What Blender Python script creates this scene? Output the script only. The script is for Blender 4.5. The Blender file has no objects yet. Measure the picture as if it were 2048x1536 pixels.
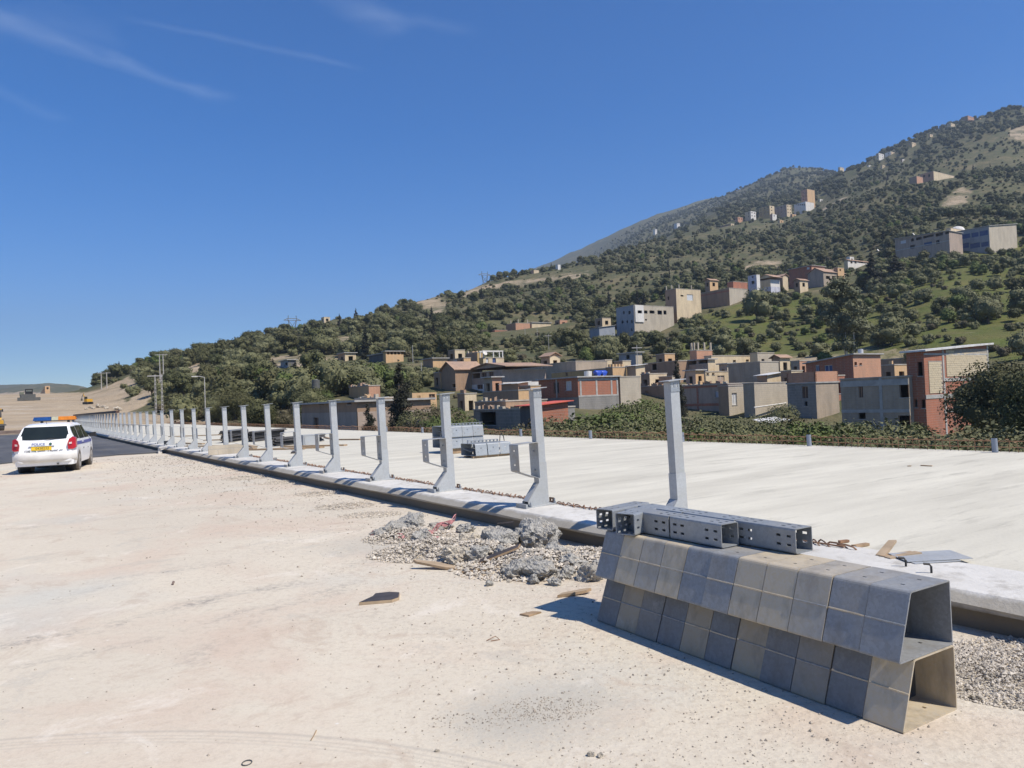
import bpy, math, random
import numpy as np
from mathutils import Vector, Matrix
R = math.radians
random.seed(7); rng = np.random.default_rng(11)
scene = bpy.context.scene
# ---------------------------------------------------------------- camera
FPX, EYE = 1500.0, 1.65
_roll = R(2.2); _p = math.atan(32 * math.cos(_roll) / FPX)
_F = np.array([0, math.cos(_p), math.sin(_p)]); _R0 = np.array([1., 0, 0]); _U0 = np.array([0, -math.sin(_p), math.cos(_p)])
CR = _R0 * math.cos(_roll) - _U0 * math.sin(_roll); CU = _U0 * math.cos(_roll) + _R0 * math.sin(_roll)
cam_d = bpy.data.cameras.new('camera'); cam = bpy.data.objects.new('camera', cam_d); scene.collection.objects.link(cam)
cam.matrix_world = Matrix(((CR[0], CU[0], -_F[0], 0), (CR[1], CU[1], -_F[1], 0), (CR[2], CU[2], -_F[2], EYE), (0, 0, 0, 1)))
cam_d.sensor_width = 36; cam_d.lens = 36 * FPX / 2048; cam_d.clip_start = .05; cam_d.clip_end = 12000
scene.camera = cam
# ---------------------------------------------------------------- sky, sun, exposure
SUN_EL, SUN_AZ = R(54), R(122)
world = bpy.data.worlds.new('World'); scene.world = world; world.use_nodes = True
wn, wl = world.node_tree.nodes, world.node_tree.links; wn.clear()
sky = wn.new('ShaderNodeTexSky'); sky.sky_type = 'NISHITA'; sky.sun_disc = False
sky.sun_elevation = SUN_EL; sky.sun_rotation = SUN_AZ; sky.altitude = 1600; sky.air_density = 1.0; sky.dust_density = .1; sky.ozone_density = 4.0
bg = wn.new('ShaderNodeBackground'); bg.inputs['Strength'].default_value = .122
wo = wn.new('ShaderNodeOutputWorld')
def wmath(op, a, b=None, clamp=False):
    n = wn.new('ShaderNodeMath'); n.operation = op; n.use_clamp = clamp
    for i, v in enumerate((a, b)):
        if v is None: continue
        if isinstance(v, (int, float)): n.inputs[i].default_value = v
        else: wl.new(v, n.inputs[i])
    return n.outputs[0]
# thin cirrus: streaks in a cloud layer (direction divided by its height), broken up by noise
tc = wn.new('ShaderNodeTexCoord'); sep = wn.new('ShaderNodeSeparateXYZ'); wl.new(tc.outputs['Generated'], sep.inputs[0])
zc = wmath('MAXIMUM', sep.outputs[2], .05); lx = wmath('DIVIDE', sep.outputs[0], zc); ly = wmath('DIVIDE', sep.outputs[1], zc)
cmb = wn.new('ShaderNodeCombineXYZ'); wl.new(lx, cmb.inputs[0]); wl.new(ly, cmb.inputs[1])
def layer(px, py):
    d = _F * FPX + CR * (px - 1024) - CU * (py - 768); return d[0] / d[2], d[1] / d[2]
nz = wn.new('ShaderNodeTexNoise'); nz.inputs['Scale'].default_value = 5; nz.inputs['Detail'].default_value = 7; nz.inputs['Distortion'].default_value = .6
wl.new(cmb.outputs[0], nz.inputs['Vector'])
total = None
for (p0, p1, wid, amp) in (((-160, -10), (465, 205), .045, .9), ((215, 27), (740, 140), .018, .55), ((600, -60), (800, 75), .05, .55),
                           ((660, 20), (960, 62), .03, .4), ((-60, 150), (125, 245), .04, .35), ((-100, 30), (260, 75), .09, .35)):
    a, b = layer(*p0), layer(*p1); L = math.hypot(b[0] - a[0], b[1] - a[1]); ux, uy = (b[0] - a[0]) / L, (b[1] - a[1]) / L
    dx, dy = wmath('SUBTRACT', lx, a[0]), wmath('SUBTRACT', ly, a[1])
    al = wmath('ADD', wmath('MULTIPLY', dx, ux), wmath('MULTIPLY', dy, uy))
    ac = wmath('ADD', wmath('MULTIPLY', dx, -uy), wmath('MULTIPLY', dy, ux))
    ac = wmath('ADD', ac, wmath('MULTIPLY', wmath('SUBTRACT', nz.outputs[0], .5), wid * 3))
    g = wmath('SUBTRACT', 1, wmath('DIVIDE', wmath('ABSOLUTE', ac), wid * 1.5), True)
    e = wmath('MULTIPLY', wmath('DIVIDE', al, L * .2, True), wmath('DIVIDE', wmath('SUBTRACT', L, al), L * .12, True))
    s = wmath('MULTIPLY', wmath('MULTIPLY', g, e), amp)
    total = s if total is None else wmath('ADD', total, s, True)
fac = wmath('MULTIPLY', wmath('MULTIPLY', total, nz.outputs[0]), .13, True)
mx = wn.new('ShaderNodeMix'); mx.data_type = 'RGBA'; wl.new(fac, mx.inputs[0]); hs = wn.new('ShaderNodeHueSaturation'); hs.inputs['Hue'].default_value = .508; hs.inputs['Saturation'].default_value = 1.41; wl.new(sky.outputs[0], hs.inputs['Color']); wl.new(hs.outputs[0], mx.inputs[6]); mx.inputs[7].default_value = (8, 8.6, 9.4, 1)
wl.new(mx.outputs[2], bg.inputs['Color']); wl.new(bg.outputs[0], wo.inputs['Surface'])
sun_d = bpy.data.lights.new('sun', 'SUN'); sun_d.energy = 4.9; sun_d.angle = R(.53); sun_d.color = (1, .93, .825)
sun = bpy.data.objects.new('sun', sun_d); scene.collection.objects.link(sun)
_sd = Vector((math.cos(SUN_EL) * math.sin(SUN_AZ), math.cos(SUN_EL) * math.cos(SUN_AZ), math.sin(SUN_EL)))
sun.rotation_euler = _sd.to_track_quat('Z', 'Y').to_euler(); sun.location = _sd * 60
vs = scene.view_settings; vs.view_transform = 'Standard'; vs.look = 'None'; vs.exposure = 0.3; vs.gamma = 1.0; vs.use_curve_mapping = False
# ---------------------------------------------------------------- pixel <-> place
def ray(px, py):
    d = _F * FPX + CR * (px - 1024) - CU * (py - 768); return d / d[1]
def at(px, py, Y):
    d = ray(px, py); return Vector((d[0] * Y, Y, EYE + d[2] * Y))
def ground(px, py, z=0.0):
    d = ray(px, py); t = (z - EYE) / d[2]; return Vector((d[0] * t, t, z))
_Fl, _Rl, _Ul = _F.tolist(), CR.tolist(), CU.tolist()
def proj(p):
    x, y, z = p[0], p[1], p[2] - EYE; f = x * _Fl[0] + y * _Fl[1] + z * _Fl[2]
    return 1024 + FPX * (x * _Rl[0] + y * _Rl[1] + z * _Rl[2]) / f, 768 - FPX * (x * _Ul[0] + y * _Ul[1] + z * _Ul[2]) / f
P0 = ground(1085, 1010, .25); TH0, KAP = R(33.9), -.00028
def road(u, v, z=0.0):                                   # the line of posts: u along it from the first bracketed post, v to its right
    h = TH0 + KAP * u
    return Vector((P0.x + (math.cos(h) - math.cos(TH0)) / KAP + v * math.cos(h), P0.y + (math.sin(h) - math.sin(TH0)) / KAP + v * math.sin(h), z))
def rot_u(u): return TH0 + KAP * u                        # z rotation that turns local y along the road
_c, _s = math.cos(TH0 + KAP * 40), math.sin(TH0 + KAP * 40)
def to_uv(x, y):                                          # straight approximation, good to a few centimetres
    dx, dy = x - P0.x, y - P0.y; return -dx * _s + dy * _c, dx * _c + dy * _s
# ---------------------------------------------------------------- objects
col = scene.collection
def tag(o, label=None, cat=None, group=None, kind=None):
    for k, v in (('label', label), ('category', cat), ('group', group), ('kind', kind)):
        if v: o[k] = v
    return o
def empty(name, loc=(0, 0, 0), rz=0, label=None, cat=None, group=None):
    o = bpy.data.objects.new(name, None); o.empty_display_size = .2; col.objects.link(o); o.location = loc; o.rotation_euler = (0, 0, rz)
    return tag(o, label, cat, group)
def link(name, me, parent=None, loc=None, rot=None):
    o = bpy.data.objects.new(name, me); col.objects.link(o)
    if parent: o.parent = parent
    if loc is not None: o.location = loc
    if rot is not None: o.rotation_euler = rot
    return o
def copy_tree(o, parent=None):
    c = o.copy(); col.objects.link(c); c.parent = parent
    for ch in o.children: copy_tree(ch, c)
    return c
class MB:
    def __init__(s): s.v = []; s.f = []
    def quad(s, *p):
        n = len(s.v); s.v += [tuple(q) for q in p]; s.f.append(tuple(range(n, n + len(p)))); return s
    def hexa(s, b, t):
        n = len(s.v); k = len(b); s.v += [tuple(q) for q in b] + [tuple(q) for q in t]
        s.f.append(tuple(n + i for i in reversed(range(k)))); s.f.append(tuple(n + k + i for i in range(k)))
        for i in range(k): j = (i + 1) % k; s.f.append((n + i, n + j, n + k + j, n + k + i))
        return s
    def box(s, x0, x1, y0, y1, z0, z1):
        return s.hexa([(x0, y0, z0), (x1, y0, z0), (x1, y1, z0), (x0, y1, z0)], [(x0, y0, z1), (x1, y0, z1), (x1, y1, z1), (x0, y1, z1)])
    def obox(s, o, a, b, c):                               # oriented box: origin and three edge vectors
        o, a, b, c = Vector(o), Vector(a), Vector(b), Vector(c)
        return s.hexa([o, o + a, o + a + b, o + b], [o + c, o + a + c, o + a + b + c, o + b + c])
    def prism_x(s, poly, x0, x1):                          # poly in (y, z)
        return s.hexa([(x0, p[0], p[1]) for p in poly], [(x1, p[0], p[1]) for p in poly])
    def prism_y(s, poly, y0, y1):
        return s.hexa([(p[0], y0, p[1]) for p in poly], [(p[0], y1, p[1]) for p in poly])
    def prism_z(s, poly, z0, z1):
        return s.hexa([(p[0], p[1], z0) for p in poly], [(p[0], p[1], z1) for p in poly])
    def tube(s, path, r, n=6, r1=None, cap=True):
        path = [Vector(p) for p in path]; base = len(s.v); m = len(path)
        for i, p in enumerate(path):
            d = (path[min(i + 1, m - 1)] - path[max(i - 1, 0)]).normalized()
            a = d.orthogonal().normalized() if abs(d.z) < .95 else Vector((1, 0, 0)); 
            if abs(d.z) < .95: a = d.cross(Vector((0, 0, 1))).normalized()
            b = d.cross(a).normalized(); rr = r if r1 is None else r + (r1 - r) * i / (m - 1)
            for k in range(n):
                t = 2 * math.pi * k / n; s.v.append(tuple(p + (a * math.cos(t) + b * math.sin(t)) * rr))
        for i in range(m - 1):
            for k in range(n):
                j = (k + 1) % n; s.f.append((base + i * n + k, base + i * n + j, base + (i + 1) * n + j, base + (i + 1) * n + k))
        if cap:
            s.f.append(tuple(base + k for k in reversed(range(n)))); s.f.append(tuple(base + (m - 1) * n + k for k in range(n)))
        return s
    def cyl(s, p, q, r, n=12): return s.tube([p, q], r, n)
    def panel(s, o, du, dn, L, z0, zt0, zt1, holes=(), depth=.25, back=False):
        """upright wall: outer face in the plane o + du*x, outward normal dn, top from zt0 to zt1, rectangular holes with reveals"""
        o, du, dn = Vector(o), Vector(du), Vector(dn); up = Vector((0, 0, 1))
        P = lambda x, z, d=0: o + du * x + up * (z - o.z) - dn * d
        hs = [(max(a, 0), min(b, L), max(c, z0), d) for a, b, c, d in holes if b > 0 and a < L and d > z0]
        xs = sorted({0, L, *[h[0] for h in hs], *[h[1] for h in hs]}); zm = min(zt0, zt1)
        hs = [(a, b, c, min(d, zm - .02)) for a, b, c, d in hs]
        zs = sorted({z0, zm, *[h[2] for h in hs], *[h[3] for h in hs]})
        for i in range(len(xs) - 1):
            for j in range(len(zs) - 1):
                cx, cz = (xs[i] + xs[i + 1]) / 2, (zs[j] + zs[j + 1]) / 2
                if any(a < cx < b and c < cz < d for a, b, c, d in hs): continue
                for dd in ((0, depth) if back else (0,)):
                    s.quad(P(xs[i], zs[j], dd), P(xs[i + 1], zs[j], dd), P(xs[i + 1], zs[j + 1], dd), P(xs[i], zs[j + 1], dd))
        if abs(zt0 - zt1) > .01:
            if zt0 > zt1: s.quad(P(0, zm), P(L, zm), P(0, zt0))
            else: s.quad(P(0, zm), P(L, zm), P(L, zt1))
        for a, b, c, d in hs:
            s.quad(P(a, c), P(b, c), P(b, c, depth), P(a, c, depth)); s.quad(P(a, d), P(b, d), P(b, d, depth), P(a, d, depth))
            s.quad(P(a, c), P(a, d), P(a, d, depth), P(a, c, depth)); s.quad(P(b, c), P(b, d), P(b, d, depth), P(b, c, depth))
        return s
    def mesh(s, name, mat, smooth=False):
        me = bpy.data.meshes.new(name); me.from_pydata(s.v, [], s.f)
        for m in (mat if isinstance(mat, (list, tuple)) else [mat]): me.materials.append(m)
        if smooth: me.polygons.foreach_set('use_smooth', [True] * len(me.polygons))
        me.update(); return me
    def build(s, name, mat, parent=None, smooth=False, loc=None, rot=None):
        return link(name, s.mesh(name, mat, smooth), parent, loc, rot)
def text_mesh(name, s, size, mat, ext=.001):
    cu = bpy.data.curves.new(name, 'FONT'); cu.body = s; cu.size = size; cu.extrude = ext; cu.align_x = 'CENTER'; cu.align_y = 'CENTER'
    o = bpy.data.objects.new(name, cu); col.objects.link(o); bpy.context.view_layer.update()
    me = bpy.data.meshes.new_from_object(o.evaluated_get(bpy.context.evaluated_depsgraph_get())); bpy.data.objects.remove(o)
    me.materials.clear(); me.materials.append(mat); return me
# ---------------------------------------------------------------- materials
def srgb(r, g, b): return tuple(((c / 255) / 12.92 if c / 255 <= .04045 else ((c / 255 + .055) / 1.055) ** 2.4) for c in (r, g, b)) + (1,)
class NT:
    def __init__(s, name):
        s.m = bpy.data.materials.new(name); s.m.use_nodes = True; s.t = s.m.node_tree; s.n = s.t.nodes; s.l = s.t.links
        s.b = s.n['Principled BSDF']; s.tc = s.n.new('ShaderNodeTexCoord')
    def set(s, i, v):
        if isinstance(v, bpy.types.NodeSocket): s.l.new(v, i)
        elif v is not None: i.default_value = v
    def pos(s):
        if not hasattr(s, '_g'): s._g = s.n.new('ShaderNodeNewGeometry')
        return s._g.outputs['Position']
    def obj(s): return s.tc.outputs['Object']
    def mapped(s, vec, scale=(1, 1, 1), rot=(0, 0, 0), loc=(0, 0, 0)):
        n = s.n.new('ShaderNodeMapping'); s.l.new(vec, n.inputs[0]); n.inputs['Scale'].default_value = scale; n.inputs['Rotation'].default_value = rot; n.inputs['Location'].default_value = loc
        return n.outputs[0]
    def noise(s, vec, scale, detail=4, rough=.55, dist=0):
        n = s.n.new('ShaderNodeTexNoise'); s.l.new(vec, n.inputs['Vector']); n.inputs['Scale'].default_value = scale; n.inputs['Detail'].default_value = detail
        n.inputs['Roughness'].default_value = rough; n.inputs['Distortion'].default_value = dist; return n.outputs[0]
    def voro(s, vec, scale, feat='F1', out=0):
        n = s.n.new('ShaderNodeTexVoronoi'); s.l.new(vec, n.inputs['Vector']); n.inputs['Scale'].default_value = scale; n.feature = feat; return n.outputs[out]
    def math(s, op, a, b=None, c=None, clamp=False):
        n = s.n.new('ShaderNodeMath'); n.operation = op; n.use_clamp = clamp
        for i, v in enumerate((a, b, c)): s.set(n.inputs[i], v)
        return n.outputs[0]
    def ramp(s, fac, lo, hi, a=0.0, b=1.0):
        n = s.n.new('ShaderNodeMapRange'); n.inputs[1].default_value = lo; n.inputs[2].default_value = hi; n.inputs[3].default_value = a; n.inputs[4].default_value = b
        s.l.new(fac, n.inputs[0]); return n.outputs[0]
    def mix(s, fac, a, b, mode='MIX'):
        n = s.n.new('ShaderNodeMix'); n.data_type = 'RGBA'; n.blend_type = mode; s.set(n.inputs[0], fac); s.set(n.inputs[6], a); s.set(n.inputs[7], b); return n.outputs[2]
    def bump(s, h, strength=.3, dist=.02, prev=None):
        n = s.n.new('ShaderNodeBump'); n.inputs['Strength'].default_value = strength; n.inputs['Distance'].default_value = dist; s.l.new(h, n.inputs['Height'])
        if prev is not None: s.l.new(prev, n.inputs['Normal'])
        return n.outputs[0]
    def attr(s, name):
        n = s.n.new('ShaderNodeAttribute'); n.attribute_name = name; return n.outputs['Fac']
    def xyz(s, vec):
        n = s.n.new('ShaderNodeSeparateXYZ'); s.l.new(vec, n.inputs[0]); return n.outputs
    def rnd(s): return s.n.new('ShaderNodeObjectInfo').outputs['Random']
    def done(s, colour, rough=.8, metal=0, normal=None, spec=None):
        s.set(s.b.inputs['Base Color'], colour); s.set(s.b.inputs['Roughness'], rough); s.set(s.b.inputs['Metallic'], metal)
        if normal is not None: s.l.new(normal, s.b.inputs['Normal'])
        if spec is not None: s.set(s.b.inputs['Specular IOR Level'], spec)
        return s.m
def dim(c, k): return (c[0] * k, c[1] * k, c[2] * k, 1)
def plain(name, c, rough=.7, metal=0, var=.25, scale=3, bump=.15, bscale=40, bdist=.01, world=False):
    t = NT(name); v = t.pos() if world else t.obj()
    n = t.noise(v, scale, 5, .6); f = t.ramp(n, .3, .7)
    cc = t.mix(f, dim(c, 1 - var), dim(c, 1 + var * .6))
    nm = t.bump(t.noise(v, bscale, 4), bump, bdist) if bump else None
    return t.done(cc, rough, metal, nm)
def wallmat(name, c, c2=None, course=0, bw=.4, var=.3):
    """masonry or render seen from far: stains, courses, patches of a second colour"""
    t = NT(name); v = t.obj(); c2 = c2 or dim(c, .72)
    st = t.ramp(t.noise(t.mapped(v, (1, 1, .35)), .55, 5, .6), .40, .62); drip = t.ramp(t.noise(t.mapped(v, (1, 1, .08)), 1.8, 5, .6), .52, .72)
    cc = t.mix(st, c, c2); fine = t.ramp(t.noise(v, 3.5, 4), .3, .7)
    cc = t.mix(t.math('MULTIPLY', fine, var), cc, dim(c, .55))
    cc = t.mix(t.math('MULTIPLY', drip, .5), cc, dim(c, .5))
    nm = t.bump(t.noise(v, 9, 4), .3, .03)
    if course:
        x, y, z = t.xyz(v); line = t.math('LESS_THAN', t.math('FRACT', t.math('DIVIDE', t.math('ADD', z, 50), course)), .12)
        row = t.math('FLOOR', t.math('DIVIDE', t.math('ADD', z, 50), course))
        ver = t.math('LESS_THAN', t.math('FRACT', t.math('ADD', t.math('DIVIDE', t.math('ADD', t.math('ADD', x, y), 70), bw), t.math('MULTIPLY', row, .5))), .06)
        j = t.math('MAXIMUM', line, ver)
        cc = t.mix(t.math('MULTIPLY', j, .45), cc, (.33, .31, .28, 1)); nm = t.bump(t.math('SUBTRACT', 1, j), .5, .02, nm)
    return t.done(cc, .9, 0, nm)
# ---------------------------------------------------------------- materials of the place
def ground_mat():
    t = NT('compacted_ground'); p = t.pos()
    big = t.ramp(t.noise(p, .22, 4, .6), .35, .68); pink = t.ramp(t.noise(t.mapped(p, (1, 1, 1), (0, 0, .6)), .5, 5, .65, .5), .48, .66)
    grn = t.ramp(t.noise(t.mapped(p, (1, 1, 1), (0, 0, 0), (40, 13, 0)), .33, 4, .6), .55, .72)
    c = t.mix(big, (.65, .58, .46, 1), (.56, .50, .40, 1)); c = t.mix(t.math('MULTIPLY', pink, .55), c, (.55, .415, .32, 1)); c = t.mix(t.math('MULTIPLY', grn, .6), c, (.50, .505, .455, 1))
    # churned, stony band near the kerb and the stack against the rolled surface further left
    x, y, z = t.xyz(p)
    v = t.math('ADD', t.math('MULTIPLY', t.math('SUBTRACT', x, P0.x), math.cos(TH0)), t.math('MULTIPLY', t.math('SUBTRACT', y, P0.y), math.sin(TH0)))
    u = t.math('ADD', t.math('MULTIPLY', t.math('SUBTRACT', x, P0.x), -math.sin(TH0)), t.math('MULTIPLY', t.math('SUBTRACT', y, P0.y), math.cos(TH0)))
    loose = t.ramp(t.math('ADD', v, t.math('MULTIPLY', t.noise(p, .5, 4), 4.0)), -2.6, .6); loose.node.clamp = True
    fine = t.noise(p, 60, 5, .7); grit = t.noise(p, 16, 6, .75)
    spk = t.ramp(grit, .50, .62); dk = t.ramp(t.voro(p, 26), .10, .02)
    c = t.mix(t.math('MULTIPLY', spk, t.ramp(loose, 0, 1, .22, .55)), c, (.36, .295, .225, 1))
    c = t.mix(t.math('MULTIPLY', dk, t.ramp(loose, 0, 1, .25, .7)), c, (.20, .175, .15, 1))
    wh = t.ramp(t.voro(p, 5.2), .07, .02); wh2 = t.math('MULTIPLY', wh, t.ramp(t.noise(p, 1.4, 3), .45, .55)); c = t.mix(t.math('MULTIPLY', wh2, .9), c, (.72, .69, .63, 1))
    # tyre tracks: long bands along the road and one turning arc close by, worn through by noise
    trk = None
    wx = t.math('ADD', x, t.math('MULTIPLY', t.math('SUBTRACT', t.noise(p, 1.1, 4), .5), .5)); wy = t.math('ADD', y, t.math('MULTIPLY', t.math('SUBTRACT', t.noise(t.mapped(p, (1, 1, 1), (0, 0, 0), (7, 3, 0)), 1.1, 4), .5), .5))
    for pts, wid, k in (([(-40, 1300), (230, 1250), (460, 1192), (640, 1155), (790, 1105)], .20, .95), ([(-40, 1345), (300, 1282), (520, 1215), (720, 1165)], .13, .6), ([(180, 1165), (320, 1148), (450, 1126)], .12, 1.0), ([(380, 1320), (560, 1215), (690, 1180)], .14, .55), ([(1000, 1290), (820, 1235), (640, 1225)], .2, .3), ([(0, 1060), (420, 1015), (700, 1020)], .3, .45), ([(120, 1200), (600, 1080), (800, 1040)], .22, .4)):
        P2 = [ground(*q_) for q_ in pts]
        for A_, B_ in zip(P2[:-1], P2[1:]):
            ex, ey = B_.x - A_.x, B_.y - A_.y; l2 = ex * ex + ey * ey; qx, qy = t.math('SUBTRACT', wx, A_.x), t.math('SUBTRACT', wy, A_.y)
            h_ = t.math('DIVIDE', t.math('ADD', t.math('MULTIPLY', qx, ex), t.math('MULTIPLY', qy, ey)), l2, None, True)
            d = t.math('SQRT', t.math('ADD', t.math('POWER', t.math('SUBTRACT', qx, t.math('MULTIPLY', h_, ex)), 2), t.math('POWER', t.math('SUBTRACT', qy, t.math('MULTIPLY', h_, ey)), 2)))
            b = t.math('MULTIPLY', t.math('SUBTRACT', 1, t.math('DIVIDE', d, wid), None, True), k); trk = b if trk is None else t.math('MAXIMUM', trk, b)
    g = [ground(0, 1480), ground(420, 1463), ground(800, 1492)]
    (x1, y1), (x2, y2), (x3, y3) = [(q.x, q.y) for q in g]; D = 2 * (x1 * (y2 - y3) + x2 * (y3 - y1) + x3 * (y1 - y2))
    cx = ((x1 * x1 + y1 * y1) * (y2 - y3) + (x2 * x2 + y2 * y2) * (y3 - y1) + (x3 * x3 + y3 * y3) * (y1 - y2)) / D
    cy = ((x1 * x1 + y1 * y1) * (x3 - x2) + (x2 * x2 + y2 * y2) * (x1 - x3) + (x3 * x3 + y3 * y3) * (x2 - x1)) / D; rad = math.hypot(x1 - cx, y1 - cy)
    rr = t.math('SQRT', t.math('ADD', t.math('POWER', t.math('SUBTRACT', x, cx), 2), t.math('POWER', t.math('SUBTRACT', y, cy), 2)))
    arc_ = t.math('MULTIPLY', 0, 0)
    for off, wid, k in ((0, .022, .8), (-.05, .012, .5), (-.085, .012, .45), (-.12, .014, .4)):
        d = t.math('ABSOLUTE', t.math('SUBTRACT', rr, rad + off)); b = t.math('MULTIPLY', t.math('SUBTRACT', 1, t.math('DIVIDE', d, wid), None, True), k)
        b = t.math('MULTIPLY', b, t.math('MULTIPLY', t.math('LESS_THAN', x, 1.0), t.math('LESS_THAN', y, 5))); arc_ = t.math('MAXIMUM', arc_, b)
    brk = t.ramp(t.noise(t.mapped(p, (1, 1, 1), (0, 0, -TH0), (0, 0, 0)), 1.6, 6, .75), .42, .60)
    c = t.mix(t.math('MULTIPLY', t.math('MULTIPLY', trk, t.math('MULTIPLY', brk, t.ramp(grit, .40, .56))), 1.0), c, (.30, .275, .24, 1)); c = t.mix(t.math('MULTIPLY', arc_, .6), c, (.36, .33, .285, 1))
    pm1 = t.ramp(t.noise(t.mapped(p, (1, 1, 1), (0, 0, .5), (3, 8, 0)), 1.1, 8, .78, .8), .55, .63); c = t.mix(t.math('MULTIPLY', pm1, .42), c, (.45, .35, .265, 1))
    pm2 = t.ramp(t.noise(t.mapped(p, (1, 1, 1), (0, 0, -.4), (13, 4, 0)), .8, 8, .78, 1.0), .57, .64); c = t.mix(t.math('MULTIPLY', pm2, .36), c, (.42, .40, .345, 1))
    pm3 = t.ramp(t.noise(t.mapped(p, (1, 1, 1), (0, 0, .2), (1, 33, 0)), .9, 8, .75, .8), .58, .66); c = t.mix(t.math('MULTIPLY', pm3, .5), c, (.74, .68, .58, 1))
    # spilled grey gravel
    for (gx, gy, rad2) in ((1085, 1420, .55), (1000, 1440, .4), (760, 1085, .9)):
        q = ground(gx, gy); d = t.math('SQRT', t.math('ADD', t.math('POWER', t.math('SUBTRACT', x, q.x), 2), t.math('POWER', t.math('SUBTRACT', y, q.y), 2)))
        d = t.math('ADD', d, t.math('MULTIPLY', t.math('SUBTRACT', grit, .5), .9)); m = t.ramp(d, rad2, rad2 * .35); m.node.clamp = True
        c = t.mix(t.math('MULTIPLY', m, .32), c, (.34, .335, .30, 1))
    c = t.mix(t.math('MULTIPLY', t.ramp(fine, .35, .7), .22), c, (.33, .27, .21, 1))
    gl = t.math('MULTIPLY', grit, t.ramp(loose, 0, 1, .30, 1.0)); n1 = t.bump(gl, .6, .018); n2 = t.bump(fine, .4, .005, n1); n3 = t.bump(t.math('MULTIPLY', t.voro(p, 30), t.ramp(loose, 0, 1, .1, 1.0)), .35, .012, n2)
    return t.done(c, .93, 0, n3, .2)
def slab_mat(name, c0, c1, c2):
    t = NT(name); p = t.pos(); q = t.mapped(p, (1, 1, 1), (0, 0, -TH0))
    st = t.ramp(t.noise(t.mapped(q, (.35, 1.9, 1)), .8, 6, .62), .36, .66); pt = t.ramp(t.noise(p, .16, 4), .35, .65)
    c = t.mix(st, c0, c1); c = t.mix(t.math('MULTIPLY', pt, .55), c, c2)
    dk = t.ramp(t.noise(t.mapped(q, (.4, 2.6, 1), (0, 0, 0), (9, 2, 0)), 1.4, 8, .75), .55, .68); c = t.mix(t.math('MULTIPLY', dk, .5), c, dim(c1, .55))
    sp = t.math('MULTIPLY', t.ramp(t.voro(p, 3.1), .07, .03), t.ramp(t.noise(p, .8, 3), .50, .60)); c = t.mix(t.math('MULTIPLY', sp, .7), c, (.24, .21, .17, 1))
    c = t.mix(t.math('MULTIPLY', t.ramp(t.noise(p, 30, 4, .7), .4, .7), .18), c, dim(c1, .6))
    return t.done(c, .88, 0, t.bump(t.noise(p, 45, 5, .7), .35, .006), .25)
def kerb_mat():
    t = NT('kerb_concrete'); p = t.pos(); c = t.mix(t.ramp(t.noise(p, 1.1, 6, .65), .35, .68), (.64, .62, .575, 1), (.50, .48, .435, 1))
    c = t.mix(t.math('MULTIPLY', t.ramp(t.noise(p, 6, 6, .7), .52, .70), .7), c, (.31, .285, .245, 1))
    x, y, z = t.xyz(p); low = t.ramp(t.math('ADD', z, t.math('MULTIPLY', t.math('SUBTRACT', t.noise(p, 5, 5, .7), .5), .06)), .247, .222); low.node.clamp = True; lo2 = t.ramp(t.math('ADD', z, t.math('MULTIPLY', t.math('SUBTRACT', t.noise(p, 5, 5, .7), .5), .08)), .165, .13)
    c = t.mix(t.math('MULTIPLY', low, .75), c, (.30, .265, .205, 1)); c = t.mix(t.math('MULTIPLY', lo2, .8), c, (.145, .12, .09, 1))  # shade on chamfer and face painted in by height, along with soil stain
    return t.done(c, .9, 0, t.bump(t.noise(p, 14, 6, .7), .5, .02), .2)
def asphalt_mat():
    t = NT('asphalt'); p = t.pos(); q = t.mapped(p, (1, 1, 1), (0, 0, -TH0)); c = t.mix(t.ramp(t.noise(t.mapped(q, (1, .12, 1)), .7, 5), .35, .68), (.060, .061, .064, 1), (.105, .104, .104, 1))
    c = t.mix(t.math('MULTIPLY', t.ramp(t.noise(p, .35, 4), .5, .7), .5), c, (.17, .155, .135, 1))
    return t.done(c, .8, 0, t.bump(t.noise(p, 60, 3), .4, .008))
def terrain_mat():
    t = NT('hillside_soil'); p = t.pos(); bare, grass = t.attr('bare'), t.attr('grass')
    n1 = t.ramp(t.noise(p, .035, 6, .65), .38, .64); n2 = t.ramp(t.noise(p, .14, 6, .7), .40, .64)
    dry = t.mix(n1, (.165, .14, .08, 1), (.095, .095, .05, 1)); dry = t.mix(t.math('MULTIPLY', n2, .92), dry, (.075, .085, .042, 1))
    gr = t.mix(n2, (.105, .125, .035, 1), (.165, .145, .055, 1)); gr = t.mix(t.math('MULTIPLY', n1, .5), gr, (.06, .078, .028, 1))
    so = t.mix(n2, (.42, .33, .225, 1), (.31, .235, .15, 1)); so = t.mix(t.math('MULTIPLY', n1, .5), so, (.38, .325, .25, 1))
    nb = t.math('MULTIPLY', t.math('SUBTRACT', t.noise(p, .06, 6, .75), .5), 2.4)
    c = t.mix(t.ramp(t.math('ADD', grass, nb), .30, .80), dry, gr); c = t.mix(t.attr('road'), c, t.mix(t.ramp(t.noise(t.mapped(p, (1, .06, 1), (0, 0, -TH0)), .55, 5, .65), .36, .64), (.60, .55, .47, 1), (.39, .325, .25, 1))); b2 = t.ramp(t.math('ADD', bare, nb), .40, .85); c = t.mix(b2, c, so)
    for nd in list(t.n):
        if nd.type == 'MAP_RANGE': nd.clamp = True
    return t.done(c, .95, 0, t.bump(t.noise(p, .5, 5, .7), .8, .8), .1)
M = {}
M['ground'] = ground_mat(); M['slab'] = slab_mat('deck_concrete', (.655, .62, .515, 1), (.49, .46, .38, 1), (.575, .545, .455, 1)); M['kerb'] = kerb_mat(); M['asphalt'] = asphalt_mat(); M['terrain'] = terrain_mat()
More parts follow.
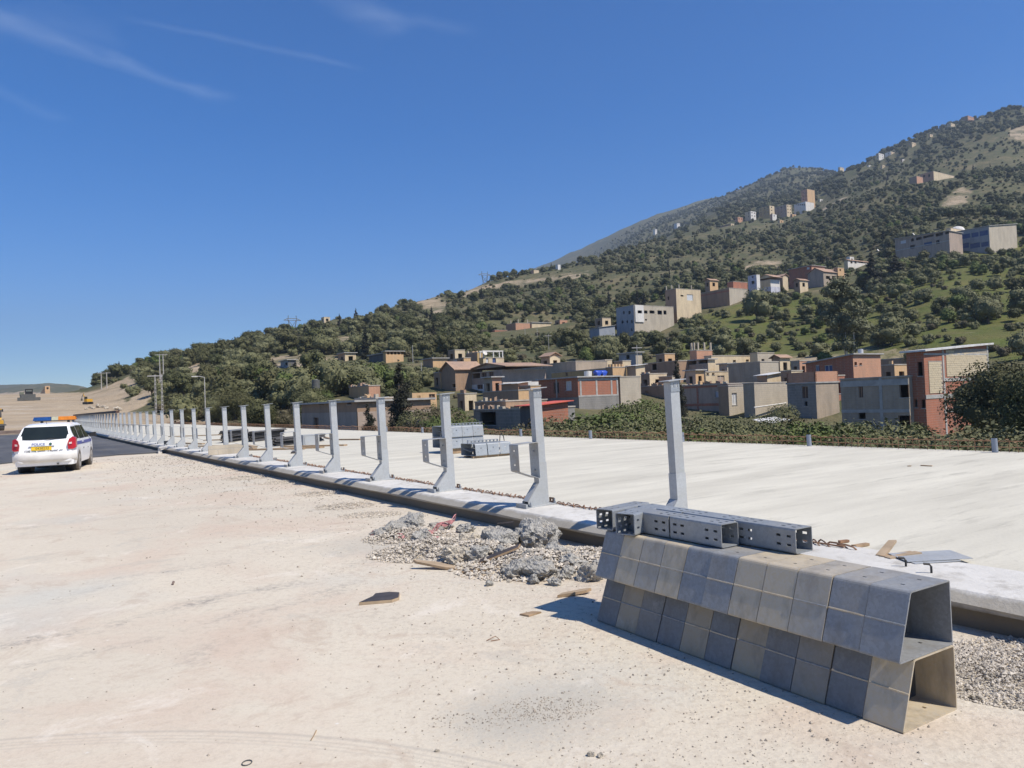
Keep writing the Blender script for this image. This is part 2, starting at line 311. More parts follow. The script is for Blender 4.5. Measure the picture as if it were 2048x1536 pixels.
def galv(name, c, var, dirt):
    t = NT(name); v = t.obj(); r = t.rnd()
    sp = t.voro(t.mapped(v, (1, 1, 1)), 60, 'F1', 1); s0 = t.xyz(sp)[0]
    c1 = t.mix(s0, dim(c, 1 - var), dim(c, 1 + var)); off = t.n.new('ShaderNodeVectorMath'); off.operation = 'ADD'; t.l.new(v, off.inputs[0]); t.l.new(r, off.inputs[1])
    c1 = t.mix(t.math('MULTIPLY', r, .35), c1, dim(c, .70)); d = t.ramp(t.noise(off.outputs[0], 2.6, 5, .65), .42, .66); d.node.clamp = True
    c1 = t.mix(t.math('MULTIPLY', d, dirt), c1, (.33, .285, .215, 1))
    return t.done(c1, t.ramp(t.noise(v, 7, 4), .3, .7, .42, .62), .25, t.bump(t.noise(v, 25, 4), .12, .004))
M['grit'] = plain('dark_grit', (.38, .325, .26, 1), .95, 0, .75, 55, .2, 90, .003, True); M['galv'] = galv('galvanised_steel', (.46, .475, .475, 1), .07, .25); M['galv_dirty'] = galv('dusty_galvanised_steel', (.40, .42, .43, 1), .10, .75)
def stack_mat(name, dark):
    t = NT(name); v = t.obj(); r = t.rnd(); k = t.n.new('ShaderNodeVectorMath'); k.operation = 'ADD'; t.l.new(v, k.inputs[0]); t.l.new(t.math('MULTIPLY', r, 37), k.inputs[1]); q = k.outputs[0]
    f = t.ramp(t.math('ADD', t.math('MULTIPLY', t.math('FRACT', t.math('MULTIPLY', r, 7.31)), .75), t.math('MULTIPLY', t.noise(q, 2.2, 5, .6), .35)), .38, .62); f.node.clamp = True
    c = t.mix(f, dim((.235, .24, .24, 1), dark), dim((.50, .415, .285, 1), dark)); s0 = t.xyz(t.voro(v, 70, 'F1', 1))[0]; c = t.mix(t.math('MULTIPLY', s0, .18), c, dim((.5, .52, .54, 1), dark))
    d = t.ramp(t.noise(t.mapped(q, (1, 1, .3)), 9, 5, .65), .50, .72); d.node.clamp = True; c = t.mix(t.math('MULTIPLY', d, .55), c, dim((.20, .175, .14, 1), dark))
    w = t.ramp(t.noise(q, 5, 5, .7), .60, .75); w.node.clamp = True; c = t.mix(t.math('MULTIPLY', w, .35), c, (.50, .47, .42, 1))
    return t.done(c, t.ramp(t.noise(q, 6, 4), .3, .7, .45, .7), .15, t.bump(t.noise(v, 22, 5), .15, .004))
M['stack'] = stack_mat('dusty_bracket_steel', 1.0); M['stack_dark'] = stack_mat('darker_bracket_steel', .62)  # one steel in two tones, the darker for the lower row
M['galv_dark'] = galv('dull_galvanised_steel', (.30, .325, .345, 1), .12, .25); M['rust'] = plain('rusty_steel', (.27, .15, .085, 1), .85, 0, .4, 6, .3, 60, .003)
M['galv_mid'] = galv('weathered_galvanised_steel', (.36, .385, .40, 1), .08, .25); M['rail_dark'] = plain('dark_rail_steel', (.085, .08, .075, 1), .6, .2, .3); M['rail_brown'] = plain('brown_primer_rail', (.085, .045, .03, 1), .7, 0, .3)
M['wood'] = plain('weathered_timber', (.36, .25, .15, 1), .85, 0, .4, 5, .3, 30, .004); M['wood_pale'] = plain('pale_timber', (.38, .285, .185, 1), .85, 0, .3, 5, .3, 30, .004)
M['ply_film'] = plain('film_faced_plywood', (.06, .05, .046, 1), .6, 0, .4, 9, .3, 25, .004); M['pvc'] = plain('grey_pvc', (.26, .29, .34, 1), .5, 0, .15)
def rubble_mat(name, c):
    t = NT(name); p = t.pos(); g = t.voro(p, 42); n = t.noise(p, 18, 6, .75); cc = t.mix(t.ramp(n, .36, .64), dim(c, .85), dim(c, 1.45)); cc = t.mix(t.math('MULTIPLY', t.ramp(g, .35, .8), .35), cc, dim(c, .7)); cc = t.mix(t.math('MULTIPLY', t.ramp(t.noise(p, 4, 4), .5, .7), .5), cc, (.42, .36, .28, 1))
    return t.done(cc, .97, 0, t.bump(g, .8, .02, t.bump(n, .8, .03)), .1)
M['rubble'] = rubble_mat('broken_concrete', (.35, .335, .30, 1)); M['rubble_tan'] = rubble_mat('tan_rubble', (.46, .41, .33, 1))
M['gravel'] = plain('crushed_stone', (.54, .48, .395, 1), .95, 0, .5, 14, .2, 60, .004, True); M['net'] = plain('faded_pink_plastic', (.46, .20, .20, 1), .7, 0, .5, 8, .2)
M['white_paint'] = plain('white_car_paint', (.80, .80, .79, 1), .28, 0, .03, 3, 0); M['dust_paint'] = plain('dusty_bumper_paint', (.70, .67, .62, 1), .5, 0, .12, 3, 0)
M['car_glass'] = plain('tinted_glass', (.018, .024, .022, 1), .06, 0, .2, 2, 0); M['black'] = plain('black_plastic', (.022, .022, .023, 1), .55, 0, .2, 3, 0)
M['red_lens'] = plain('red_lens', (.42, .012, .018, 1), .15, 0, .2, 8, 0); M['clear_lens'] = plain('clear_lens', (.65, .52, .50, 1), .15, 0, .1, 5, 0)
M['blue_lens'] = plain('blue_lens', (.02, .07, .22, 1), .15, 0, .3, 9, 0); M['amber_lens'] = plain('amber_lens', (.62, .20, .02, 1), .2, 0, .2, 9, 0); M['cream_lens'] = plain('cream_lens', (.45, .43, .30, 1), .25, 0, .2, 9, 0)
M['blue_band'] = plain('blue_vinyl', (.06, .08, .33, 1), .4, 0, .1, 3, 0); M['plate_yellow'] = plain('yellow_plate', (.78, .50, .02, 1), .4, 0, .06, 3, 0)
M['ink'] = plain('black_ink', (.03, .03, .035, 1), .5, 0, .05, 3, 0); M['ink_blue'] = plain('blue_ink', (.05, .08, .30, 1), .5, 0, .05, 3, 0); M['ink_green'] = plain('green_ink', (.03, .22, .10, 1), .5, 0, .05, 3, 0)
M['tyre'] = plain('dusty_tyre', (.16, .14, .12, 1), .9, 0, .3, 6, .2); M['rim'] = plain('dusty_rim', (.42, .40, .37, 1), .5, .3, .2)
M['yellow'] = plain('machine_yellow', (.60, .33, .03, 1), .5, 0, .15); M['machine_grey'] = plain('machine_grey', (.10, .10, .09, 1), .6, 0, .3); M['machine_green'] = plain('machine_olive', (.16, .17, .12, 1), .6, 0, .3)
M['bark'] = plain('bark', (.14, .11, .085, 1), .95, 0, .35, 4, .3, 12, .02); M['bark_pale'] = plain('pale_bark', (.55, .50, .44, 1), .9, 0, .3, 4, .2)
M['pole_wood'] = plain('grey_pole', (.42, .40, .37, 1), .9, 0, .2); M['pylon'] = plain('pylon_steel', (.22, .24, .26, 1), .6, .3, .1, 3, 0)
M['earth'] = plain('brown_earth', (.20, .15, .125, 1), .95, 0, .3, 1.5, .4, 9, .03, True); M['boulder'] = plain('pale_boulder', (.50, .44, .36, 1), .95, 0, .3, 3, .5, 9, .03)
# masonry
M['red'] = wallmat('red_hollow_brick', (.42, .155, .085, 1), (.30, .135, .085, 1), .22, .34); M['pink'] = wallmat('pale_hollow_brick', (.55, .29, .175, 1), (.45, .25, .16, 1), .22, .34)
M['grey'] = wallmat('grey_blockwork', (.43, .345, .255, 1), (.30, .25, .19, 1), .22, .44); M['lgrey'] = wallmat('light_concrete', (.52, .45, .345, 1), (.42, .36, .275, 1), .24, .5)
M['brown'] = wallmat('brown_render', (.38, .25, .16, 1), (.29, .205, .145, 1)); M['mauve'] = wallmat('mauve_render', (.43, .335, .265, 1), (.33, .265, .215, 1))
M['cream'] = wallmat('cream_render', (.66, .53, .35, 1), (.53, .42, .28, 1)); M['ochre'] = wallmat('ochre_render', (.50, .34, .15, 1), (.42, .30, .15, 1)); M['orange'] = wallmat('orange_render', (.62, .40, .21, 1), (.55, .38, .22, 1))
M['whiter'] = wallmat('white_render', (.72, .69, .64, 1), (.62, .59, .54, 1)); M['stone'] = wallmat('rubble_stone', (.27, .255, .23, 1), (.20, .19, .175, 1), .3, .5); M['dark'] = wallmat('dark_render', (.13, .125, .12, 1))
M['block'] = plain('cream_block', (.60, .50, .34, 1), .9, 0, .22, 2.2, .4, 20, .02); M['mortar'] = plain('mortar', (.30, .27, .23, 1), .95, 0, .2); M['conc'] = plain('frame_concrete', (.40, .385, .355, 1), .9, 0, .25, 1.2, .3, 12, .02)
M['tile'] = wallmat('clay_tiles', (.42, .27, .18, 1), (.33, .23, .17, 1)); M['sheet'] = plain('pale_sheet_roof', (.66, .64, .60, 1), .6, .1, .25, 1.5, .2); M['sheet_red'] = plain('red_sheet_roof', (.62, .12, .07, 1), .6, 0, .2, 1.5, .2)
M['slabtop'] = wallmat('roof_concrete', (.48, .43, .36, 1), (.38, .33, .27, 1)); M['pane'] = plain('window_glass', (.03, .035, .04, 1), .12, 0, .3, 2, 0); M['shutter'] = plain('pale_shutter', (.55, .56, .57, 1), .6, 0, .1, 3, 0)
M['blue'] = plain('blue_paint', (.05, .085, .20, 1), .6, 0, .25, 2, 0); M['door'] = plain('brown_door', (.10, .06, .04, 1), .7, 0, .3, 3, 0); M['bluegrey'] = wallmat('blue_grey_render', (.29, .31, .34, 1), (.24, .26, .29, 1)); M['tank_blue'] = plain('blue_tank', (.02, .07, .42, 1), .4, 0, .1, 2, 0); M['lilac'] = wallmat('pale_blue_wash', (.56, .56, .62, 1))
# ---------------------------------------------------------------- the houses, as read from the photograph: corner x, left x, right x, top y, base y, distance
HT = R(33)
B = []
def house(name, label, xc, xl, xr, yt, yb, Y, L='grey', Rm=None, **k):
    B.append(dict(name=name, label=label, xc=xc, xl=xl, xr=xr, yt=yt, yb=yb, Y=Y, L=L, R=Rm or L, **k))
# front row, right
house('block_house', 'tall unfinished house of cream blocks and red brick with a sloping white-edged roof', 1855, 1823, 1980, 703, 866, 68, 'red', 'red', roof='monoslab', ytr=689, wL=[(1835, 1845, 724, 752, 0), (1843, 1850, 799, 816, 0), (1829, 1835, 799, 815, 0)], cR=[1887.5, 1978], bR=[(706, .18), (757, .3, 1888), (790, .35), (822, .25, 1888)], blocks=True)
house('concrete_house', 'two-storey bare concrete house with dark openings joined to the tall block house', 1822, 1683, None, 753, 872, 68.6, 'grey', dv=8, roof='flat', wL=[(1717, 1726, 768, 795, 'door'), (1799, 1822, 768, 795, 0), (1797, 1822, 831, 862, 0), (1717, 1731, 823, 838, 0)], cL=[1766], bL=[(757, .55), (818, .3)])
house('brick_top_house', 'grey house with a tall pink brick parapet and outside steps', 1634, 1575, 1678, 766, 822, 82, 'stone', 'grey', roof='parapet', py=743, pmat='pink', wL=[(1604, 1616, 773, 796, 'door'), (1609, 1615, 803, 812, 0)])
house('red_brick_house', 'long red brick house with blue windows behind the pink-parapet house', 1708, 1612, 1762, 709, 762, 102, 'red', 'pink', roof='slab', ytl=728, wL=[(1631, 1639, 730, 742, 'blue'), (1649, 1665, 730, 742, 'blue')], wR=[(1709, 1714, 724, 731, 0), (1719, 1724, 726, 730, 0)])
house('roofless_wall_house', 'low brown wall and shed between the red brick house and the tall block house', 1822, 1700, None, 716, 760, 112, 'brown', dv=6, roof='flat')
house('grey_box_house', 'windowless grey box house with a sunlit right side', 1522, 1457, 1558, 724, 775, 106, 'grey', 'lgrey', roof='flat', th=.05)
house('lean_to_house', 'small cream shed with a broken pale sheet roof below the grey box house', 1535, 1516, 1562, 751, 772, 98, 'brown', 'cream', roof='sheet')
house('ribbed_wall_house', 'pale concrete block house with a slanting pipe on its sunlit wall', 1511, 1493, 1576, 767, 832, 88, 'grey', 'lgrey', roof='flat')
house('beige_annex', 'narrow beige rendered annex with a thin door outline', 1459, 1452, 1493, 772, 832, 92, 'brown', 'lgrey', roof='flat', wR=[(1464, 1474, 786, 810, 'shutter')])
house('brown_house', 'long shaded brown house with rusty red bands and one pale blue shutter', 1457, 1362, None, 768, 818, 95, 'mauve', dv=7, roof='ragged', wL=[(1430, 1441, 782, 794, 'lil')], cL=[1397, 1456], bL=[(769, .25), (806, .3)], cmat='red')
house('slanting_wall_house', 'grey concrete gable wall with a slanting lower edge beside the red frame house', 1242, 1239, 1282, 754, 812, 104, 'grey', 'lgrey', roof='flat')
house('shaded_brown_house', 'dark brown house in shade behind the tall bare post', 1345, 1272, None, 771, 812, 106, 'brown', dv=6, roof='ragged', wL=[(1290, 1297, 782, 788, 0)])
house('red_frame_house', 'red brick house with a white concrete frame and water tanks on its roof', 1158, 1078, 1237, 755, 822, 100, 'red', 'red', roof='slab', wL=[(1107, 1118, 764, 787, 'door'), (1131, 1143, 762, 781, 'shutter')], cL=[1115], cR=[1160, 1192, 1222, 1236], bR=[(757, .3), (791, .3)], base=(794, 'stone'), cmat='conc')
house('ochre_house', 'ochre yellow house with narrow dark joints behind the roof tanks', 1217, 1103, None, 737, 760, 118, 'ochre', dv=6, roof='flat', wL=[(1131, 1135, 740, 752, 'door'), (1214, 1217, 740, 752, 'door')])
house('crenellated_house', 'small orange house with a toothed parapet', 1226, 1217, 1253, 735, 758, 116, 'brown', 'orange', roof='teeth')
house('grey_blind_house', 'wide windowless brown-grey block wall in shade', 1153, 1018, None, 723, 768, 128, 'grey', dv=7, roof='flat', cL=[1052, 1085])
house('stepped_roof_house', 'brown house with a low pitched roof above the ochre house', 1211, 1154, 1219, 720, 742, 132, 'brown', 'cream', roof='flat')
house('gable_house', 'shaded gabled house with tiled roof and a terrace on posts', 1006, 912, None, 741, 786, 112, 'mauve', dv=8, roof='gableL', gpix=(940, 975, 1012, 727, 740), wL=[(922, 933, 770, 781, 0), (954, 966, 769, 778, 'door'), (976, 987, 769, 779, 0), (914, 935, 745, 757, 0), (944, 960, 745, 757, 0), (963, 973, 743, 757, 'door'), (978, 987, 743, 757, 'door')], base=(765, 'whiter'))
house('tiled_shed', 'brown shed with a small tiled roof left of the gabled house', 911, 883, None, 739, 766, 118, 'brown', dv=5, roof='tile', wL=[(905, 911, 768, 775, 0)])
house('yellow_house', 'small pale yellow house with a blue door and a white roof frame', 967, 962, 1008, 716, 735, 150, 'ochre', 'cream', roof='pergola', wR=[(972, 977, 717, 726, 'shutter'), (985, 992, 716, 728, 'blue')])
house('ochre_attic_house', 'brown house with a yellow end wall and rubble on its roof', 955, 932, 961, 705, 722, 155, 'brown', 'ochre', roof='ragged')
house('orange_terrace', 'low salmon house with a thin slab roof left of the yellow house', 866, 846, 895, 717, 731, 152, 'brown', 'orange', roof='slab')
house('long_low_house', 'long low shaded house with a grey garage door and orange end', 928, 892, 940, 716, 730, 150, 'brown', 'orange', roof='flat', wL=[(893, 914, 719, 728, 'shutter'), (920, 925, 719, 727, 0)])
house('arch_house', 'brown house with an orange end wall that has a small arch', 1038, 966, 1060, 781, 815, 92, 'brown', 'orange', roof='flat', wR=[(1045, 1052, 799, 811, 0)])
house('white_sheet_shed', 'small pink shed under a bright white sheet roof', 1037, 1003, 1050, 767, 785, 100, 'brown', 'pink', roof='sheet')
house('ruined_garage', 'dark grey ruined garage with a wide black opening and rubble on top', 1043, 948, None, 819, 868, 66, 'stone', dv=6, roof='ragged', wL=[(960, 992, 824, 850, 0)])
house('low_brick_wall_house', 'low roofless orange brick rooms above the ruined garage', 1012, 950, None, 803, 822, 74, 'brown', dv=5, roof='ragged')
house('red_roof_shed', 'brick shed with a bright red sheet roof and dark metal door', 1072, 1041, 1137, 813, 868, 58, 'dark', 'red', roof='redsheet', ytr=803)
house('long_left_house', 'long house with brown brick upper storey and mauve ground floor', 716, 604, None, 804, 868, 64, 'brown', dv=7, roof='slab', wL=[(609, 615, 803, 809, 0), (622, 632, 803, 809, 0), (638, 648, 803, 809, 0), (657, 667, 803, 809, 0), (694, 702, 803, 809, 0), (628, 638, 835, 857, 'door')], base=(824, 'mauve'))
house('grey_side_house', 'grey rendered house with a ragged orange top behind the small conifer', 754, 711, 765, 797, 866, 66, 'grey', 'orange', roof='ragged', wL=[(755 - 10, 752, 805, 820, 'door')])
house('yellow_ruin', 'roofless yellow rendered house with one window, half hidden by a flowering tree', 826, 822, 874, 786, 840, 84, 'ochre', 'orange', roof='open', wR=[(834, 841, 791, 798, 0), (858, 870, 788, 800, 'door')])
house('pink_ruin', 'low salmon ruin on the slope behind the long house', 738, 698, 757, 772, 790, 100, 'orange', 'pink', roof='ragged')
house('loggia_house', 'dark house with a wide black loggia above the brown house', 1417, 1358, 1426, 719, 752, 118, 'mauve', 'cream', roof='slab', wL=[(1361, 1393, 721, 730, 0), (1397, 1415, 719, 727, 0)])
house('brick_window_house', 'brown brick house with one dark window left of the loggia house', 1356, 1289, None, 722, 760, 120, 'brown', dv=7, roof='flat', wL=[(1304, 1313, 728, 740, 0)])
house('small_pitched_house', 'small cream-gabled house with a mono-pitched roof', 1272, 1254, 1290, 732, 752, 116, 'grey', 'cream', roof='sheet')
house('rooftop_room_house', 'bare brick rooftop room with starter columns', 1394, 1391, 1425, 701, 722, 128, 'pink', 'pink', roof='flat', starters=5)
house('beige_row_house', 'long sunlit beige terrace with small dark slots', 1424, 1420, 1520, 712, 745, 126, 'cream', 'cream', roof='flat', wR=[(1466, 1472, 720, 724, 0), (1492, 1498, 719, 723, 0)])
house('beige_end_house', 'small beige block at the right end of the sunlit terrace', 1516, 1514, 1549, 706, 735, 128, 'cream', 'lgrey', roof='flat', wR=[(1523, 1529, 718, 722, 0)])
house('cream_court_house', 'cream and white house with a small garage door', 1412, 1404, 1457, 744, 770, 112, 'cream', 'cream', roof='flat', wR=[(1435, 1449, 751, 763, 'mv'), (1413, 1418, 746, 750, 0), (1424, 1429, 746, 750, 0)])
house('blue_grey_hut', 'small blue-grey hut with a dark window', 1272, 1238, 1276, 705, 726, 140, 'bluegrey', 'lgrey', roof='slab', wL=[(1252, 1259, 710, 718, 0)])
# on the slope
house('three_storey_house', 'grey three-storey house with a white corner bay on the slope', 1270, 1233, 1348, 610, 672, 225, 'bluegrey', 'lgrey', roof='flat', wL=[(1246, 1249, 622, 628, 0), (1257, 1261, 622, 628, 0), (1243, 1247, 641, 647, 0), (1253, 1256, 641, 646, 0), (1262, 1265, 640, 646, 0), (1262, 1265, 657, 662, 0)], wR=[(1273, 1283, 621, 627, 0), (1288, 1295, 621, 627, 0), (1299, 1309, 621, 627, 0), (1315, 1324, 621, 629, 0), (1327, 1333, 621, 629, 0), (1290, 1294, 638, 641, 0)], bay=(1270, 1287, 611, 644))
house('peach_wedge_house', 'peach house tapering down the slope with roof columns', 1354, 1331, 1402, 577, 630, 236, 'brown', 'cream', roof='flat', starters=4, wL=[(1335, 1338, 593, 600, 0)], wR=[(1361, 1367, 590, 593, 0), (1374, 1386, 589, 601, 'shutter')])
house('brick_terrace_house', 'long shaded house with red brick band and a concrete end wall', 1460, 1402, 1496, 576, 616, 240, 'brown', 'lgrey', roof='flat', bL=[(580, .4)], cmat='red')
house('orange_rooftop_house', 'orange brick rooftop rooms left of the white tower house', 1467, 1455, 1495, 563, 580, 244, 'red', 'red', roof='flat')
house('white_tower_house', 'white washed square tower house with two dark windows', 1514, 1496, 1520, 549, 576, 250, 'lilac', 'whiter', roof='flat', wL=[(1504, 1507, 552, 556, 0), (1503, 1509, 562, 568, 0)])
house('white_gable_house', 'white house with a broad tiled gable facing the road', 1542, 1516, 1560, 559, 587, 252, 'cream', 'whiter', roof='gableL', gpix=(1512, 1530, 1546, 549, 560), base=(573, 'lilac'))
house('tiled_wing_house', 'low tiled wing behind the white gabled house', 1566, 1548, 1576, 552, 572, 258, 'brown', 'cream', roof='tile')
house('dark_brick_house', 'dark brick house with a pale end wall higher up the slope', 1624, 1577, 1650, 531, 552, 262, 'red', 'pink', roof='slab', wL=[(1613, 1619, 534, 539, 'shutter')])
house('barn_house', 'brown barn with a grey sheet roof and concrete base', 1648, 1616, 1690, 543, 578, 258, 'mauve', 'grey', roof='tile', wR=[(1652, 1660, 552, 558, 0), (1664, 1670, 552, 558, 0)])
house('orange_hut', 'small orange hut at the right end of the barn', 1676, 1670, 1688, 535, 550, 262, 'brown', 'orange', roof='flat', wR=[(1679, 1682, 538, 542, 0)])
house('tiled_villa', 'pale villa with a long tiled roof and three dark windows', 1696, 1693, 1740, 520, 534, 300, 'cream', 'whiter', roof='tile', wR=[(1701, 1705, 522, 527, 0), (1709, 1713, 522, 527, 0), (1717, 1726, 520, 526, 0)])
house('open_terrace_house', 'long unfinished terrace house with deep dark openings on the green slope', 1900, 1790, None, 462, 505, 262, 'mauve', dv=9, roof='slab', ytl=478, wL=[(1801, 1812, 480, 487, 'shutter'), (1822, 1828, 476, 483, 0), (1832, 1843, 473, 480, 0), (1846, 1867, 466, 475, 0), (1871, 1886, 462, 472, 0), (1890, 1899, 460, 468, 0), (1848, 1864, 484, 491, 'blue'), (1872, 1879, 480, 488, 0), (1820, 1830, 490, 497, 0)], bL=[(480, .3)])
house('blue_front_house', 'long house with two blue storeys and a concrete end wall on the green slope', 1980, 1901, 2034, 452, 498, 264, 'bluegrey', 'lgrey', roof='slab', ytl=466, ytr=448, wL=[(1909, 1920, 471, 481, 'shutter'), (1922, 1940, 468, 477, 'blue'), (1943, 1957, 465, 474, 'blue'), (1959, 1976, 461, 471, 'blue'), (1903, 1938, 488, 498, 'blue'), (1940, 1960, 486, 496, 'blue'), (1962, 1977, 484, 493, 'blue')])
house('dome_house', 'cream house with a white domed roof behind the blue-fronted house', 1902, 1898, 1942, 456, 468, 275, 'cream', 'cream', roof='flat', dome=(1928, 451))
house('salmon_house', 'salmon brick house among the trees left of the grey three-storey house', 1032, 1012, 1060, 646, 668, 272, 'pink', 'pink', roof='flat', starters=3)
house('low_brick_house', 'low red brick house below the salmon house', 990, 985, 1015, 660, 676, 262, 'red', 'red', roof='flat')
house('cream_wall_house', 'long cream house right of the salmon house', 1064, 1060, 1102, 645, 660, 276, 'cream', 'cream', roof='slab')
house('grey_slope_hut', 'grey hut with a white sheet roof left of the three-storey house', 1199, 1179, 1230, 655, 672, 222, 'bluegrey', 'bluegrey', roof='sheet')
house('long_white_roof_house', 'dark house with a long white roof edge above the conifer', 772, 738, 772.5, 706, 724, 170, 'dark', 'dark', roof='slab')
house('tan_open_house', 'tan house with a row of open bays under its roof', 772, 768, 807, 703, 722, 168, 'ochre', 'orange', roof='slab', wR=[(774 + i * 7, 779 + i * 7, 704, 709, 0) for i in range(5)])
house('cut_slope_shed', 'small grey shed with dark lean-to dug into the pale cut slope', 576, 561, 592, 720, 734, 175, 'bluegrey', 'dark', roof='slab', wL=[(570, 575, 725, 731, 0)])
house('ridge_house', 'peach box house on the bare ridge right of the pylon', 1068, 1062, 1078, 540, 552, 500, 'pink', 'cream', roof='flat')
house('ridge_white_house', 'white house on the ridge left of the long shed', 1116, 1111, 1121, 529, 538, 520, 'whiter', 'whiter', roof='flat')
house('ridge_shed', 'long pale shed on the bare ridge', 1160, 1130, 1186, 536, 543, 520, 'bluegrey', 'cream', roof='sheet')
house('cliff_house', 'pair of pale houses high on the right slope', 1868, 1840, 1908, 342, 364, 600, 'pink', 'cream', roof='flat', wL=[(1846, 1850, 350, 355, 0), (1856, 1860, 348, 354, 0)])
house('cliff_brick_house', 'pink brick house left of the pale pair high on the right slope', 1834, 1818, 1846, 352, 368, 590, 'brown', 'pink', roof='flat')
house('tower_block', 'tall pinkish tower block above the far hillside town', 1616, 1603, 1630, 378, 420, 725, 'pink', 'orange', roof='flat', wL=[(1606, 1608, 384 + i * 7, 387 + i * 7, 0) for i in range(5)] + [(1611, 1613, 384 + i * 7, 387 + i * 7, 0) for i in range(5)])
house('town_block_white', 'long white block at the foot of the pinkish tower', 1612, 1588, 1628, 403, 424, 715, 'whiter', 'whiter', roof='flat', wL=[(1592 + i * 4, 1594 + i * 4, 408, 411, 0) for i in range(5)])
for (xc, xl, xr, yt, yb, Y, L_, R_, lab) in ((1574, 1545, 1583, 409, 430, 720, 'mauve', 'cream', 'grey block with cream end left of the white town block'), (1540, 1518, 1549, 411, 432, 722, 'ochre', 'cream', 'ochre block with overhanging roof in the far town'),
        (1502, 1490, 1512, 422, 438, 726, 'cream', 'whiter', 'pale block at the left of the far town'), (1476, 1470, 1486, 434, 444, 728, 'pink', 'pink', 'low pink house at the left end of the far town'),
        (1462, 1440, 1468, 447, 457, 700, 'brown', 'cream', 'dark terraced house below the far town'), (1514, 1500, 1528, 448, 458, 690, 'brown', 'cream', 'low brown house with cream end below the far town'),
        (1758, 1752, 1768, 306, 320, 860, 'cream', 'whiter', 'cream house on the right skyline, left of a pair'), (1782, 1770, 1790, 303, 316, 860, 'whiter', 'cream', 'pale house on the right skyline, right of a pair'),
        (1738, 1734, 1744, 330, 338, 840, 'whiter', 'whiter', 'tiny white house under the right skyline pair'), (1824, 1812, 1832, 284, 291, 850, 'ochre', 'cream', 'tiny tan house near the upper right skyline'),
        (1902, 1894, 1910, 246, 254, 930, 'cream', 'cream', 'tiny pale house close to the summit'), (1936, 1922, 1948, 231, 241, 950, 'brown', 'pink', 'low pink house on the summit ridge'),
        (1354, 1348, 1360, 446, 453, 1250, 'whiter', 'whiter', 'tiny white house on the hazy far ridge'), (1386, 1382, 1392, 455, 462, 1150, 'cream', 'whiter', 'tiny cream house on the hazy far slope'),
        (1310, 1306, 1314, 458, 464, 1250, 'whiter', 'whiter', 'tiny white house left on the hazy far slope'), (1422, 1417, 1429, 430, 437, 1200, 'cream', 'cream', 'tiny pale house under the hazy ridge'),
        (1680, 1676, 1688, 334, 341, 1150, 'cream', 'cream', 'tiny cream house on the skyline left of the white pair'), (90, 80, 100, 772, 783, 480, 'orange', 'orange', 'orange building at the far end of the road'),
        (648, 642, 660, 634, 640, 380, 'cream', 'cream', 'tiny cream house on the left ridge'), (1700, 1694, 1708, 513, 522, 320, 'whiter', 'whiter', 'small white house above the tiled villa')):
    house('far_house', lab, xc, xl, xr, yt, yb, Y, L_, R_, roof='flat', far=True)
# smaller houses wedged between the others
for (xc, xl, xr, yt, yb, Y, L_, R_, rf, lab) in ((1300, 1282, 1334, 748, 772, 110, 'brown', 'cream', 'ragged', 'low cream room with a broken top below the brick window house'), (1345, 1318, 1362, 753, 775, 108, 'brown', 'lgrey', 'flat', 'small grey-tan room left of the long brown house'), (1392, 1372, 1408, 741, 770, 109, 'mauve', 'orange', 'slab', 'small orange-sided house left of the cream court house'),
        (1584, 1566, 1606, 742, 775, 96, 'brown', 'cream', 'flat', 'cream house wedged left of the pink-parapet house'), (1660, 1640, 1690, 752, 790, 88, 'brown', 'red', 'ragged', 'red brick room right of the pink-parapet house'), (1600, 1588, 1614, 722, 745, 118, 'grey', 'pink', 'flat', 'small pink house left of the long red brick house'), (1790, 1766, 1816, 730, 760, 92, 'brown', 'orange', 'ragged', 'low orange ruin between the red brick house and the tall block house'),
        (1100, 1082, 1120, 712, 728, 140, 'brown', 'cream', 'tile', 'small tiled cream house above the blind grey wall'), (1062, 1040, 1078, 772, 800, 98, 'brown', 'orange', 'flat', 'small orange-sided house left of the red frame house'), (930, 915, 950, 788, 812, 88, 'brown', 'cream', 'ragged', 'cream ruin above the ruined garage, left side'), (985, 968, 1000, 755, 778, 108, 'grey', 'pink', 'slab', 'pink-sided room before the gabled house'),
        (1246, 1228, 1262, 722, 744, 128, 'brown', 'cream', 'flat', 'cream house behind the toothed orange house'), (1330, 1312, 1350, 708, 730, 132, 'brown', 'orange', 'flat', 'orange-sided house behind the brick window house'), (1455, 1440, 1480, 728, 752, 116, 'mauve', 'lgrey', 'slab', 'grey-tan house between the loggia house and the grey box'), (1560, 1548, 1580, 715, 735, 124, 'brown', 'cream', 'tile', 'tiled cream house right of the sunlit terrace'), (880, 868, 900, 745, 768, 122, 'brown', 'orange', 'flat', 'small orange house left of the tiled shed'),
        (1205, 1190, 1222, 636, 656, 240, 'brown', 'cream', 'flat', 'cream house up the slope left of the three-storey house'), (1420, 1410, 1436, 560, 576, 258, 'brown', 'orange', 'tile', 'tiled orange house behind the peach wedge house'), (1600, 1588, 1616, 560, 578, 246, 'brown', 'cream', 'tile', 'small tiled house below the dark brick house'), (1120, 1110, 1135, 640, 654, 285, 'brown', 'pink', 'flat', 'small pink house right of the long cream house'),
        (910, 896, 930, 700, 714, 165, 'brown', 'cream', 'flat', 'cream house above the low salmon house'), (690, 676, 712, 706, 720, 190, 'brown', 'cream', 'slab', 'tan house left of the long white-roofed house')):
    house('small_house', lab, xc, xl, xr, yt, yb, Y, L_, R_, roof=rf, auto=True)
